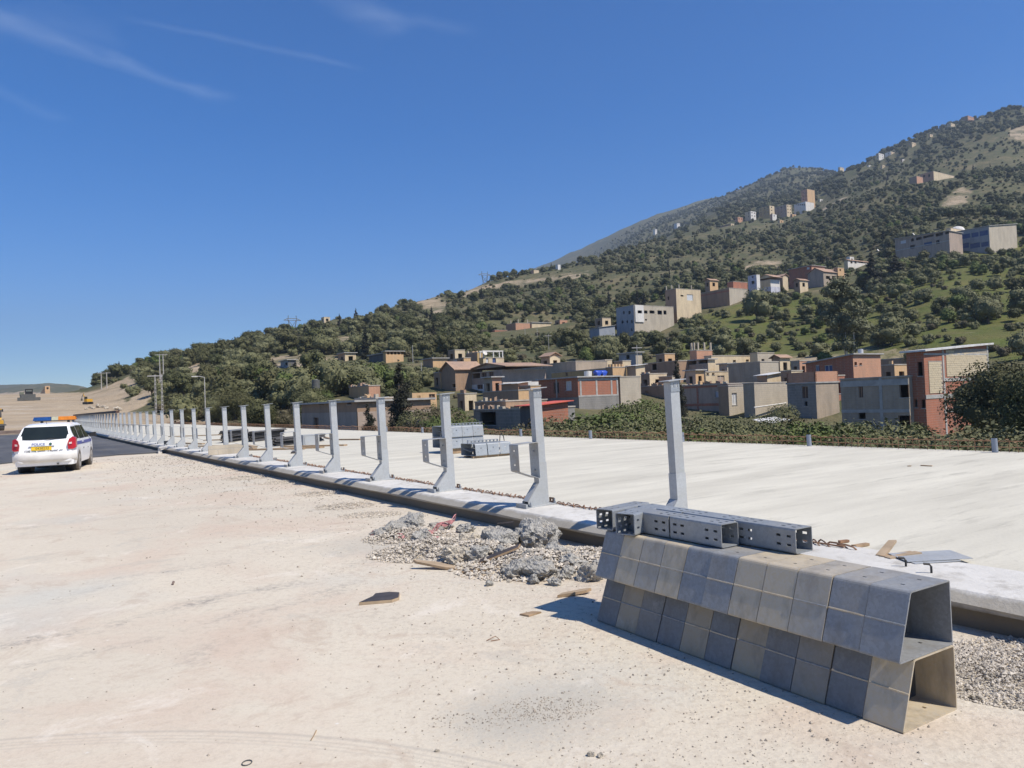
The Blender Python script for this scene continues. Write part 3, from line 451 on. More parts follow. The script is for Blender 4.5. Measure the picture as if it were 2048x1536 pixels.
for (xc, yt, Y, w, lab) in ((1545, 428, 705, 12, 'tiny tan house under the ochre town block'), (1585, 428, 700, 11, 'tiny cream house under the grey town block'), (1640, 398, 760, 10, 'tiny cream house right of the pinkish tower'), (1405, 470, 900, 9, 'tiny white house between the far town and the ridge'), (1430, 462, 860, 10, 'tiny tan house left below the far town'), (1375, 470, 980, 8, 'tiny pale house farther left of the far town'), (1340, 474, 1000, 8, 'tiny cream house at the left of the hazy slope'),
        (1765, 330, 800, 9, 'tiny cream house below the right skyline pair'), (1805, 318, 790, 9, 'tiny white house right below the skyline pair'), (1700, 350, 900, 9, 'tiny tan house left of the white skyline houses'), (1860, 268, 890, 8, 'tiny white house under the summit ridge'), (1560, 440, 660, 10, 'tiny cream house below the middle of the far town'), (1610, 436, 650, 10, 'tiny white house below the tower block'), (1960, 236, 940, 10, 'tiny pale house at the right of the summit ridge')):
    house('far_house', lab, xc, xc - w * .4, xc + w * .7, yt, yt + w * .75, Y, random.choice(['cream', 'pink', 'brown']), random.choice(['whiter', 'cream', 'orange']), roof='flat', far=True)
for b in B:
    th = HT + b.get('th', 0); s, c = math.sin(th), math.cos(th); C = at(b['xc'], b['yb'], b['Y']); ym = (b['yt'] + b['yb']) / 2
    b['C'], b['th_'] = C, th
    a = ray(b['xl'], ym)[0]; b['lu'] = max((C.x - a * C.y) / (s + a * c), .6)
    if b['xr'] is None: b['lv'] = b['dv']
    else: a = ray(b['xr'], ym)[0]; b['lv'] = max((a * C.y - C.x) / (c - a * s), .6)
    b['lu2'] = max(b['lu'], 4.0 if b['Y'] < 400 else 6.0); b['lv2'] = max(b['lv'], 4.0)
    b['zt'] = at(b['xc'], b['yt'], b['Y']).z; b['zb'] = C.z
    b['cen'] = C + Vector((-s, c, 0)) * b['lu'] / 2 + Vector((c, s, 0)) * b['lv'] / 2
# ---------------------------------------------------------------- terrain
def p_(x, Y, y): return (Y, EYE + ray(x, y)[2] * Y)
def colm(x, near, pix, far):
    return (ray(x, 720)[0], sorted([*near, *[p_(x, Y, y) for Y, y in pix], *far]))
COLS = [(-1.7, [(8, -.6), (80, -.6), (150, 1), (300, 6), (1000, 20), (2500, 60), (4000, 60)]),
        (-.95, [(8, -.6), (90, -.4), (200, 6), (300, 10), (500, 8), (1000, 20), (2500, 90), (4000, 60)]),
        colm(20, [(8, -.6), (90, -.3)], [(240, 797)], [(400, 8), (1000, 18), (2600, 108), (4000, 60)]),
        colm(70, [(8, -.6), (95, .2)], [(240, 792)], [(400, 8), (1000, 20), (2600, 110), (4000, 60)]),
        colm(115, [(8, -.6), (100, .3), (160, 4)], [(230, 783), (275, 770)], [(400, 9), (1000, 20), (2600, 100), (4000, 60)]),
        colm(200, [(8, -1), (100, -.5), (130, .8)], [(180, 778), (235, 748)], [(300, 12), (500, 5), (1500, 40), (4000, 60)]),
        colm(300, [(8, -2), (90, -2), (120, 0)], [(160, 778), (220, 744), (270, 724)], [(350, 15), (600, 5), (4000, 50)]),
        colm(400, [(8, -3), (80, -2), (110, 0)], [(150, 775), (190, 740), (240, 723), (300, 709)], [(400, 20), (700, 10), (4000, 50)]),
        colm(550, [(8, -3), (70, -1.8), (100, 0)], [(140, 762), (190, 730), (250, 698), (350, 664)], [(480, 30), (800, 20), (4000, 50)]),
        colm(700, [(8, -3.5), (60, -2), (95, 0)], [(140, 752), (200, 712), (280, 673), (390, 639)], [(550, 40), (900, 30), (4000, 60)]),
        colm(870, [(8, -4), (60, -2), (95, .5)], [(140, 746), (200, 707), (300, 652), (380, 617), (460, 591)], [(600, 62), (1000, 60), (4000, 100)]),
        colm(985, [(8, -4), (50, -3), (90, .5)], [(140, 741), (220, 692), (330, 627), (430, 584), (520, 566)], [(700, 84), (1100, 100), (1900, 180), (2700, 240), (4000, 200)]),
        colm(1030, [(8, -4), (50, -3), (90, .5)], [(140, 740), (220, 690), (330, 622), (430, 577), (530, 556)], [(700, 88), (1100, 100), (1800, 170), p_(1030, 2700, 549), (3200, 300), (4000, 200)]),
        colm(1150, [(8, -4), (45, -3.5), (90, 0)], [(140, 736), (220, 687), (330, 612), (450, 552), (560, 526)], [(700, 112), (1000, 120), (1700, 250), p_(1150, 2600, 504), (3200, 400), (4000, 200)]),
        colm(1270, [(8, -4), (45, -4), (90, -.5)], [(140, 735), (220, 674), (320, 603), (430, 548), (620, 496)], [(800, 150), (1000, 180), (1600, 330), p_(1270, 2500, 450), (3200, 450), (4000, 300)]),
        colm(1450, [(8, -4.5), (40, -4.5), (90, -1)], [(150, 727), (200, 655), (260, 602), (400, 532), (560, 478), (720, 450)], [(900, 215), (1400, 340), p_(1450, 2300, 395), (3200, 500), (4000, 350)]),
        colm(1600, [(8, -4.5), (40, -4.5), (85, -1.5)], [(150, 712), (200, 645), (280, 578), (380, 533), (600, 458), (720, 425), (1000, 396), (1900, 354)], [(2800, 480), (4000, 400)]),
        colm(1750, [(8, -4.5), (38, -4.5), (80, -2)], [(120, 724), (160, 674), (220, 595), (300, 525), (450, 444), (700, 373), (1000, 318)], [(1800, 450), (4000, 450)]),
        colm(1900, [(8, -4.5), (36, -4.5), (70, -2.6)], [(110, 718), (150, 645), (230, 545), (262, 510), (400, 424), (600, 355), (800, 293), (1000, 246)], [(1800, 500), (4000, 450)]),
        colm(2048, [(8, -4.5), (34, -4.5), (65, -2.6)], [(105, 708), (140, 645), (200, 565), (270, 490), (400, 404), (600, 334), (1000, 216)], [(1800, 540), (4000, 450)]),
        (1.15, [(8, -4.5), (34, -4.5), (65, -2.5), (110, 9), (200, 34), (300, 60), (400, 98), (600, 178), (1000, 400), (1800, 600), (4000, 450)]),
        (1.7, [(8, -4.5), (34, -4.5), (65, -2.5), (110, 9), (200, 30), (300, 55), (400, 90), (600, 160), (1000, 360), (1800, 560), (4000, 450)])]
NA, NY = 260, 220
TA = np.linspace(-1.6, 1.6, NA); TL = np.linspace(math.log(8), math.log(4000), NY)
_tab = np.array([np.interp(TL, np.log([q[0] for q in c[1]]), [q[1] for q in c[1]]) for c in COLS])
_ca = np.array([c[0] for c in COLS]); TAB = np.array([np.interp(TA, _ca, _tab[:, j]) for j in range(NY)]).T
def blur(A, ax, k):
    w = np.exp(-np.linspace(-2, 2, 2 * k + 1) ** 2 / 2 * 1.5); w /= w.sum(); P = np.concatenate([np.repeat(A.take([0], ax), k, ax), A, np.repeat(A.take([-1], ax), k, ax)], ax)
    n = A.shape[ax]; return sum(w[i] * P.take(range(i, i + n), ax) for i in range(2 * k + 1))
TAB = blur(blur(TAB, 0, 3), 1, 2)
_perm = rng.random((512, 512))
def vnoise(x, y):
    xi, yi = np.floor(x).astype(int), np.floor(y).astype(int); fx, fy = x - xi, y - yi; fx, fy = fx * fx * (3 - 2 * fx), fy * fy * (3 - 2 * fy)
    g = lambda i, j: _perm[i & 511, j & 511]
    return (g(xi, yi) * (1 - fx) + g(xi + 1, yi) * fx) * (1 - fy) + (g(xi, yi + 1) * (1 - fx) + g(xi + 1, yi + 1) * fx) * fy - .5
def fbm(x, y, o=4): return sum(vnoise(x * 2 ** k + 17 * k, y * 2 ** k + 31 * k) / 2 ** k for k in range(o))
def smooth(x, a, b): t = np.clip((x - a) / (b - a), 0, 1); return t * t * (3 - 2 * t)
ROADZ = ([60, 84, 130, 180, 240, 290, 350, 500, 900], [-.4, -.05, 2.0, 4.9, 8.2, 9.9, 9.6, 4, 0])
PADS = np.array([[b['cen'].x, b['cen'].y, 0, (b['lu'] + b['lv']) * .5 + 2.5 + b['Y'] * .008] for b in B])
def raw_h(X, Y):
    X, Y = np.asarray(X, float), np.asarray(Y, float); a = np.clip(X / np.maximum(Y, 8), -1.59, 1.59); l = np.log(np.clip(Y, 8.01, 3990))
    ia = (a - TA[0]) / (TA[1] - TA[0]); il = (l - TL[0]) / (TL[1] - TL[0]); i, j = ia.astype(int), il.astype(int); fa, fl = ia - i, il - j
    h = (TAB[i, j] * (1 - fa) + TAB[i + 1, j] * fa) * (1 - fl) + (TAB[i, j + 1] * (1 - fa) + TAB[i + 1, j + 1] * fa) * fl
    far = smooth(Y, 110, 500); h = h + fbm(X / 60, Y / 60) * 5 * far + fbm(X / 210 + 5, Y / 210) * 22 * smooth(Y, 500, 1200) + fbm(X / 14, Y / 14, 3) * .9 * smooth(Y, 60, 160)
    u, v = to_uv(X, Y); rz = np.interp(u, *ROADZ)
    w = smooth(v, -60, -16) * (1 - smooth(v, 1, 17 + np.maximum(u - 130, 0) * .08)) * smooth(u, 78, 90) * (1 - smooth(u, 330, 460))
    return h * (1 - w) + rz * w
PADS[:, 2] = [b['zb'] - raw_h(b['cen'].x, b['cen'].y) for b in B]
def height(X, Y):
    h = raw_h(X, Y); num = np.zeros_like(h); den = np.full_like(h, .25)
    for (x, y, d, r) in PADS:
        w = np.exp(-((X - x) ** 2 + (Y - y) ** 2) / (r * r)); num += w * d; den += w
    h = h + num / den * np.minimum(1, den)
    u, v = to_uv(X, Y); site = smooth(v, -22, -17) * (1 - smooth(v, 11.6, 15)) * (1 - smooth(u, 84, 90)) * smooth(u, -80, -75)
    under = np.where(v > .2, -4.2, -.7); h = np.where(site > 0, np.minimum(h, under * site + h * (1 - site)), h)
    return h
# image-space zones (full-resolution pixels) that say what the photograph shows on the slope there
def inpoly(px, py, poly):
    r = np.zeros(px.shape, bool); n = len(poly)
    for i in range(n):
        (x0, y0), (x1, y1) = poly[i], poly[(i + 1) % n]
        r ^= ((y0 > py) != (y1 > py)) & (px < (x1 - x0) * (py - y0) / (y1 - y0 + 1e-9) + x0)
    return r
BARE = [[(-200, 900), (-200, 780), (60, 784), (110, 786), (185, 783), (225, 768), (258, 752), (275, 765), (255, 795), (240, 820), (330, 828), (430, 835), (430, 870), (0, 900)],
        [(300, 765), (400, 725), (415, 745), (330, 770), (290, 810), (250, 830), (240, 815)], [(520, 715), (600, 708), (680, 712), (670, 735), (600, 740), (540, 735)], [(830, 605), (870, 590), (900, 605), (880, 632), (850, 622)],
        [(880, 588), (960, 570), (1100, 550), (1180, 540), (1185, 556), (1000, 580), (940, 596)], [(1470, 540), (1520, 520), (1570, 520), (1565, 545), (1500, 552)], [(1880, 415), (1900, 385), (1930, 372), (1945, 385), (1915, 430)],
        [(1440, 722), (1700, 690), (1830, 700), (1830, 725), (1600, 735)], [(640, 690), (690, 672), (730, 668), (700, 700)], [(1640, 410), (1700, 390), (1690, 402), (1640, 425)], [(820, 590), (1020, 560), (1020, 570), (840, 600)], [(2015, 262), (2060, 235), (2060, 285), (2030, 290)]]
GRASS = [[(1330, 720), (1380, 640), (1500, 600), (1600, 590), (1700, 600), (1800, 560), (1900, 510), (2100, 470), (2100, 720), (1800, 730), (1550, 720)], [(380, 740), (600, 735), (640, 760), (400, 770)], [(930, 655), (1000, 640), (990, 668)], [(560, 738), (640, 735), (640, 760), (560, 760)]]
def zone(px, py, zs): 
    r = np.zeros(px.shape, bool)
    for z in zs: r |= inpoly(px, py, z)
    return r
def zone1(px, py, zs):
    for poly in zs:
        r = False; n = len(poly)
        for i in range(n):
            (x0, y0), (x1, y1) = poly[i], poly[(i + 1) % n]
            if (y0 > py) != (y1 > py) and px < (x1 - x0) * (py - y0) / (y1 - y0 + 1e-9) + x0: r = not r
        if r: return True
    return False
def projv(X, Y, Z):
    q = np.stack([X, Y, Z - EYE], -1); f = q @ _F; return 1024 + FPX * (q @ CR) / f, 768 - FPX * (q @ CU) / f
na, ny = 340, 300
aa = np.linspace(-1.25, 1.25, na); yy = np.exp(np.linspace(math.log(9), math.log(3900), ny))
GX, GY = aa[:, None] * yy[None, :], np.repeat(yy[None, :], na, 0); GZ = height(GX, GY)
_gl = GZ.tolist(); _a0, _da = aa[0], aa[1] - aa[0]; _l0, _dl = math.log(9), (math.log(3900) - math.log(9)) / (ny - 1)
def hz(x, y):                                              # the height of the built surface
    i = min(max((x / max(y, 9.001) - _a0) / _da, 0), na - 1.001); j = min(max((math.log(max(y, 9.001)) - _l0) / _dl, 0), ny - 1.001); p, q = int(i), int(j); f, g = i - p, j - q
    return (_gl[p][q] * (1 - g) + _gl[p][q + 1] * g) * (1 - f) + (_gl[p + 1][q] * (1 - g) + _gl[p + 1][q + 1] * g) * f
vs_ = np.stack([GX, GY, GZ], -1).reshape(-1, 3)
idx = np.arange(na * ny).reshape(na, ny); fs = np.stack([idx[:-1, :-1], idx[1:, :-1], idx[1:, 1:], idx[:-1, 1:]], -1).reshape(-1, 4)
def np_mesh(name, v, f, mats, smooth_=True):
    me = bpy.data.meshes.new(name); v = np.asarray(v, np.float32); f = np.asarray(f, np.int32); k = f.shape[1]
    me.vertices.add(len(v)); me.vertices.foreach_set('co', v.ravel()); me.loops.add(f.size); me.loops.foreach_set('vertex_index', f.ravel())
    me.polygons.add(len(f)); me.polygons.foreach_set('loop_start', np.arange(len(f), dtype=np.int32) * k)
    me.polygons.foreach_set('use_smooth', np.full(len(f), smooth_)); 
    for m in mats: me.materials.append(m)
    me.update(calc_edges=True); return me
tm = np_mesh('hillside', vs_, fs, [M['terrain']])
px, py = projv(GX, GY, GZ)
_u, _v = to_uv(GX, GY); bare = np.maximum(zone(px, py, BARE[:2]) * .9, zone(px, py, BARE[2:]) * .62) + .03; roadw = ((np.abs(_v + 7.5) < 10) & (_u > 70) & (_u < 420)).astype(float); grass = zone(px, py, GRASS).astype(float)
bare[GY > 1500] = .25
for nme, arr in (('road', blur(blur(roadw, 0, 1), 1, 1)), ('bare', blur(blur(bare, 0, 1), 1, 1)), ('grass', blur(blur(grass, 0, 2), 1, 2))):
    at_ = tm.attributes.new(nme, 'FLOAT', 'POINT'); at_.data.foreach_set('value', arr.ravel().astype(np.float32))
tag(link('hillside_terrain', tm), kind='structure')
pl = MB(); pl.quad((-5000, -4000, -9), (5000, -4000, -9), (5000, 5200, -9), (-5000, 5200, -9)); tag(pl.build('valley_ground', M['terrain']), kind='structure')
# ---------------------------------------------------------------- site ground, asphalt, deck, kerb
KF = -.58                                                  # kerb face
def sheet(name, mat, u0, u1, nu, vlist, z, kind='structure', z0=None, wob=None):
    m = MB(); us = [u0 + (u1 - u0) * i / nu for i in range(nu + 1)]
    for u in us:
        for v in vlist: m.v.append(tuple(road(u, v, z)))
    k = len(vlist)
    for i in range(nu):
        for j in range(k - 1): m.f.append((i * k + j, i * k + j + 1, (i + 1) * k + j + 1, (i + 1) * k + j))
    if z0 is not None:                                      # give it an edge all round
        nb = len(m.v); ring = [i * k + k - 1 for i in range(nu + 1)] + [nu * k + j for j in reversed(range(k - 1))] + [i * k for i in reversed(range(nu))] + list(range(1, k - 1))
        for r in ring: x, y, _ = m.v[r]; m.v.append((x, y, z0))
        for i in range(len(ring)): j = (i + 1) % len(ring); m.f.append((ring[i], ring[j], nb + j, nb + i))
    return tag(m.build(name, mat), kind=kind)
sheet('site_ground', M['ground'], -75, 90, 60, [-17, -12, -8, -4, -2, -1, KF + .12], 0.0, z0=-.8)
ua = to_uv(*ground(315, 906)[:2])[0]; ub = to_uv(*ground(20, 871)[:2])[0]
am = MB(); e0 = [road(ua - .02 * abs(v + .6) * 7 + .25 * math.sin(v * 2.1) + .12 * math.sin(v * 5.3), v, .045) for v in np.linspace(KF + .09, -14, 24)]
e1 = [road(ub, v, .045) for v in np.linspace(KF + .09, -14, 24)]
for i in range(23):
    am.quad(e0[i], e0[i + 1], e1[i + 1], e1[i]); dn = Vector((0, 0, -.05)); am.quad(e0[i], e0[i + 1], e0[i + 1] + dn, e0[i] + dn)
tag(am.build('asphalt_road', M['asphalt']), kind='structure')
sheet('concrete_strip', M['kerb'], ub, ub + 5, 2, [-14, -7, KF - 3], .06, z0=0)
sheet('road_base_layer', M['earth'], ub + 5, ub + 7.5, 2, [-16, -9, KF - 3.2], .42, z0=0)
sheet('concrete_deck', M['slab'], -60, 105, 60, [.30, 2, 5, 8, 10.75], .236, z0=-1.1)
# kerb beam with a chamfered, slightly chipped outer edge
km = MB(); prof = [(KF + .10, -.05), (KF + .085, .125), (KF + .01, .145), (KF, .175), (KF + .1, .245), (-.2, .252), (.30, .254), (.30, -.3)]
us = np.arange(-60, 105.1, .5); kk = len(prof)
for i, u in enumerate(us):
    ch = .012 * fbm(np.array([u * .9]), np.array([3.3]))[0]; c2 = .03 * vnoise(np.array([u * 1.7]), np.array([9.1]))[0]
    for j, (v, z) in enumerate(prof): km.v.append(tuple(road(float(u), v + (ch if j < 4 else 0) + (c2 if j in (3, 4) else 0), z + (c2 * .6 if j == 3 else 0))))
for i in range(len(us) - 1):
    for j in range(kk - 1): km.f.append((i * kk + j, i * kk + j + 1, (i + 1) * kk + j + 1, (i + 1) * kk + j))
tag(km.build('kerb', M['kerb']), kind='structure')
deck = bpy.data.objects['concrete_deck']; kerb = bpy.data.objects['kerb']
# hooked starter bars along the far edge of the deck, each its own part; the far rest joined
def hook(m, o=Vector((0, 0, 0)), d=Vector((0, 1, 0)), h=.27, n=4, w=.16):
    i = Vector((-d.y, d.x, 0)); m.tube([o, o + Vector((0, 0, h * .93)), o - i * -.02 + Vector((0, 0, h)), o + i * w + Vector((0, 0, h + .01))], .008, n)
hm = MB(); hook(hm, Vector((0, 0, 0)), Vector((0, 1, 0))); hook_me = hm.mesh('rebar_hook', M['rust'])
rest = MB(); n = 0; u = -9.0
while u < 104:
    b = road(u, 10.62 + random.uniform(-.02, .02), .22)
    if n < 290: 
        o = link('rebar_hook', hook_me, deck, b, (random.uniform(-.10, .10), random.uniform(-.14, .14), rot_u(u) + random.uniform(-.35, .35))); o.scale.z = random.uniform(.82, 1.06); n += 1; u += .16 if u < 30 else .24
    else: hook(rest, b, Vector((-math.sin(rot_u(u)), math.cos(rot_u(u)), 0))); u += .25
if rest.v: tag(rest.build('rebar_row', M['rust'], deck), kind='stuff')
# two bars tied along the hooks
for zz in (.33, .45): MB().tube([road(u, 10.66, zz + .015 * math.sin(u * 1.7)) for u in np.arange(-9, 100, 2.2)], .009, 4).build('edge_bar', M['rust'], deck)
# rusty loops lying along the kerb joint
lm = MB()
lm.tube([(-.05, -.11, 0), (-.05, -.08, .022), (.0, .0, .03), (.05, .08, .022), (.05, .11, 0)], .008, 4); loop_me = lm.mesh('rebar_loop', M['rust'])
for k in range(200):
    u = -4.2 + k * .105 + random.uniform(-.02, .02)
    if -3.4 < u < -2.2: continue
    link('rebar_loop', loop_me, kerb, road(u, .20 + random.uniform(-.015, .015), .25), (0, random.uniform(-.2, .2), rot_u(u) + random.uniform(-.3, .3)))
MB().tube([road(u, .16 + .01 * math.sin(u * 3), .268) for u in np.arange(-4.2, 17, .6)], .008, 5).build('rebar_line', M['rust'], kerb)
for k in range(8):
    pm = MB(); c = [(math.cos(t) * .055, math.sin(t) * .055) for t in np.linspace(0, 2 * math.pi, 15)[:-1]]
    for i in range(14):
        j = (i + 1) % 14; (x0, y0), (x1, y1) = c[i], c[j]; q = .88
        pm.quad((x0, y0, -.05), (x1, y1, -.05), (x1, y1, .28), (x0, y0, .28)); pm.quad((x0, y0, .28), (x1, y1, .28), (x1 * q, y1 * q, .28), (x0 * q, y0 * q, .28)); pm.quad((x0 * q, y0 * q, .28), (x1 * q, y1 * q, .28), (x1 * q, y1 * q, .05), (x0 * q, y0 * q, .05))
    o = pm.build('drain_pipe', M['pvc'], None, True, road(-.95 + 4.2 * k, 10.5, .236), (0, R(-2), 0))
    tag(o, 'short grey plastic pipe standing in the far edge of the deck, ' + ('nearest', 'second', 'third', 'fourth', 'fifth', 'sixth', 'seventh', 'eighth')[k] + ' from the right', 'pipe', 'grey pipes along the deck edge')
# anchor studs where a post is still to come
for k, (x, y) in enumerate(((1812, 1133), (1863, 1146))):
    g = ground(x, y, .252); m = MB(); m.tube([g + Vector((0, 0, -.05)), g + Vector((.0, 0, .05)), g + Vector((-.012, .004, .065)), g + Vector((-.05, .01, .068))], .009, 6)
    tag(m.build('anchor_bolt', M['black']), 'bent dark anchor bolt in the kerb top, ' + ('left' if k == 0 else 'right') + ' of the pair', 'bolt', 'anchor bolts beside the bracket stack')
# ---------------------------------------------------------------- guard rail brackets and posts
def strip_loop(pts, width, th, holes=(), closed=True, arc=.018, seg=3):
    """a bent plate: (a, z) outline with rounded bends, extruded along the width with thickness; holes = {side: [(t0, t1, w0, w1)]}"""
    n = len(pts); P = [Vector((p[0], p[1])) for p in pts]; flats = []; m = MB(); cen = sum(P, Vector((0, 0))) / n
    cor = []
    for i in range(n):
        a, b, c = P[i - 1], P[i], P[(i + 1) % n]; d0, d1 = (a - b).normalized(), (c - b).normalized()
        s, e = b + d0 * arc, b + d1 * arc; cor.append([s * (1 - t) ** 2 + b * (2 * t * (1 - t)) + e * (t * t) for t in [k / seg for k in range(seg + 1)]])
    def off(p, q, d):
        t = (q - p).normalized(); nn = Vector((-t.y, t.x)); 
        if nn.dot(cen - p) < 0: nn = -nn
        return nn * d
    V3 = lambda p, w: (w, p.x, p.y)
    for i in range(n):
        j = (i + 1) % n; p, q = cor[i][-1], cor[j][0]; o = off(p, q, th); hs = holes.get(i, ()) if isinstance(holes, dict) else ()
        ts = sorted({0, 1, *[h[0] for h in hs], *[h[1] for h in hs]}); ws = sorted({0, width, *[h[2] for h in hs], *[h[3] for h in hs]})
        for a in range(len(ts) - 1):
            for b in range(len(ws) - 1):
                tc_, wc = (ts[a] + ts[a + 1]) / 2, (ws[b] + ws[b + 1]) / 2
                if any(h[0] < tc_ < h[1] and h[2] < wc < h[3] for h in hs): continue
                p0, p1 = p.lerp(q, ts[a]), p.lerp(q, ts[a + 1])
                m.quad(V3(p0, ws[b]), V3(p1, ws[b]), V3(p1, ws[b + 1]), V3(p0, ws[b + 1])); m.quad(V3(p0 + o, ws[b]), V3(p1 + o, ws[b]), V3(p1 + o, ws[b + 1]), V3(p0 + o, ws[b + 1]))
        for h in hs:
            p0, p1 = p.lerp(q, h[0]), p.lerp(q, h[1])
            for (x, y, w0, w1) in ((p0, p1, h[2], h[2]), (p0, p1, h[3], h[3]), (p0, p0, h[2], h[3]), (p1, p1, h[2], h[3])): m.quad(V3(x, w0), V3(y, w1), V3(y + o, w1), V3(x + o, w0))
        for w in (0, width): m.quad(V3(p, w), V3(q, w), V3(q + o, w), V3(p + o, w))
        c = cor[j]
        for k in range(seg):
            a, b = c[k], c[k + 1]; oo = off(a, b, th); m.quad(V3(a, 0), V3(b, 0), V3(b, width), V3(a, width)); m.quad(V3(a + oo, 0), V3(b + oo, 0), V3(b + oo, width), V3(a + oo, width))
            for w in (0, width): m.quad(V3(a, w), V3(b, w), V3(b + oo, w), V3(a + oo, w))
    return m
BW = .212
# stacked attitude: a = across the stack (0 front foot .. .48 back), z up; wide foot plate, upright back, top plate, leaning front
prof = [(0, 0), (.48, 0), (.48, .325), (.125, .325)]
hl = {0: [(.22, .26, .095, .118), (.74, .78, .095, .118)], 2: [(.25, .29, .095, .12), (.72, .76, .095, .12)]}
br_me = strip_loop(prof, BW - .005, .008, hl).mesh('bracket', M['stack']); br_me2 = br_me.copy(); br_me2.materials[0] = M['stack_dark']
wm = MB(); a0, a1 = Vector((0, 0)), Vector((.125, .325))
pmid = a0.lerp(a1, .53); wm.tube([(.002, pmid.x - .001, pmid.y), (BW - .006, pmid.x - .001, pmid.y)], .0045, 6); weld_me = wm.mesh('weld_seam', M['stack'])
N = ground(1808, 1470); Fp = ground(1187, 1240); ds = (Fp - N).normalized(); STH = math.atan2(-ds.x, ds.y); vs2 = Vector((math.cos(STH), math.sin(STH), 0))
NB = int(round((Fp - N).length / BW)); ORD = ['nearest', 'second', 'third', 'fourth', 'fifth', 'sixth', 'seventh', 'eighth', 'ninth', 'tenth', 'eleventh', 'twelfth', 'thirteenth']
for lev in (0, 1):
    for i in range(NB):
        o = N + ds * ((i + 1) * BW) + Vector((0, 0, lev * .327)) + vs2 * random.uniform(-.006, .006)
        e = empty('spacer_bracket', o, 0, 'bent steel spacer bracket, %s from the open end of the %s row of the stack' % (ORD[i] if i < NB - 1 else 'last', 'upper' if lev else 'lower'), 'bracket', 'spacer brackets stacked in two rows')
        e.rotation_euler = (0, 0, STH - math.pi / 2 + random.uniform(-.012, .012)); e.scale = (1, 1, 1)
        # local x runs along the stack towards the camera end, local y across it
        e.rotation_euler.z = math.atan2(-ds.y, -ds.x) + random.uniform(-.01, .01)
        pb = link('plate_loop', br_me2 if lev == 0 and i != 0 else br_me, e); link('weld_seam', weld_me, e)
# perforated box channels lying on the stack
CW, CH, CL = .158, .152, .46
hole2 = [(t - .06, t + .06, w - .017, w + .017) for t in (.30, .72) for w in (.045, .115, .335, .41)]
ch_me = strip_loop([(0, 0), (CW, 0), (CW, CH), (0, CH)], CL, .006, {1: hole2, 2: hole2, 3: hole2}, arc=.012, seg=2).mesh('perforated_channel', M['galv_dark'])
ztop = .327 + .325 + .006
def chan(px, py, k, lab, rot=0, dz=0, du=0, dv=0):
    g = ground(px, py, ztop); o = g + ds * (CL + .006) * (k + 1 if not rot else 0) + ds * du + vs2 * dv + Vector((0, 0, dz))
    c = link('perforated_channel', ch_me, None, o); c.rotation_euler = (0, 0, math.atan2(-ds.y, -ds.x) + rot); return tag(c, lab, 'channel', 'perforated channels on the bracket stack')
chan(1445, 1097, 0, 'perforated grey channel with open end, front row on the stack, nearer one')
chan(1445, 1097, 1.0, 'perforated grey channel, front row on the stack, farther one', .02, dv=-.01) if False else chan(1445, 1097, 1.02, 'perforated grey channel, front row on the stack, farther one')
chan(1594, 1109, 0, 'perforated grey channel at the near end of the back row on the stack'); chan(1594, 1109, 1.02, 'perforated grey channel in the middle of the back row on the stack'); chan(1594, 1109, 2.05, 'perforated grey channel at the far end of the back row on the stack')
c = chan(1262, 1068, 0, 'short channel lying crosswise with its open end at the far end of the stack', R(-72)); c.location = ground(1232, 1068, ztop) - Vector((math.cos(c.rotation_euler.z), math.sin(c.rotation_euler.z), 0)) * CL
c = chan(1235, 1050, 0, 'channel tipped behind the crosswise one at the far end of the stack', R(-78)); c.location = ground(1224, 1062, ztop) - Vector((math.cos(c.rotation_euler.z), math.sin(c.rotation_euler.z), 0)) * (CL - .02) + ds * .16
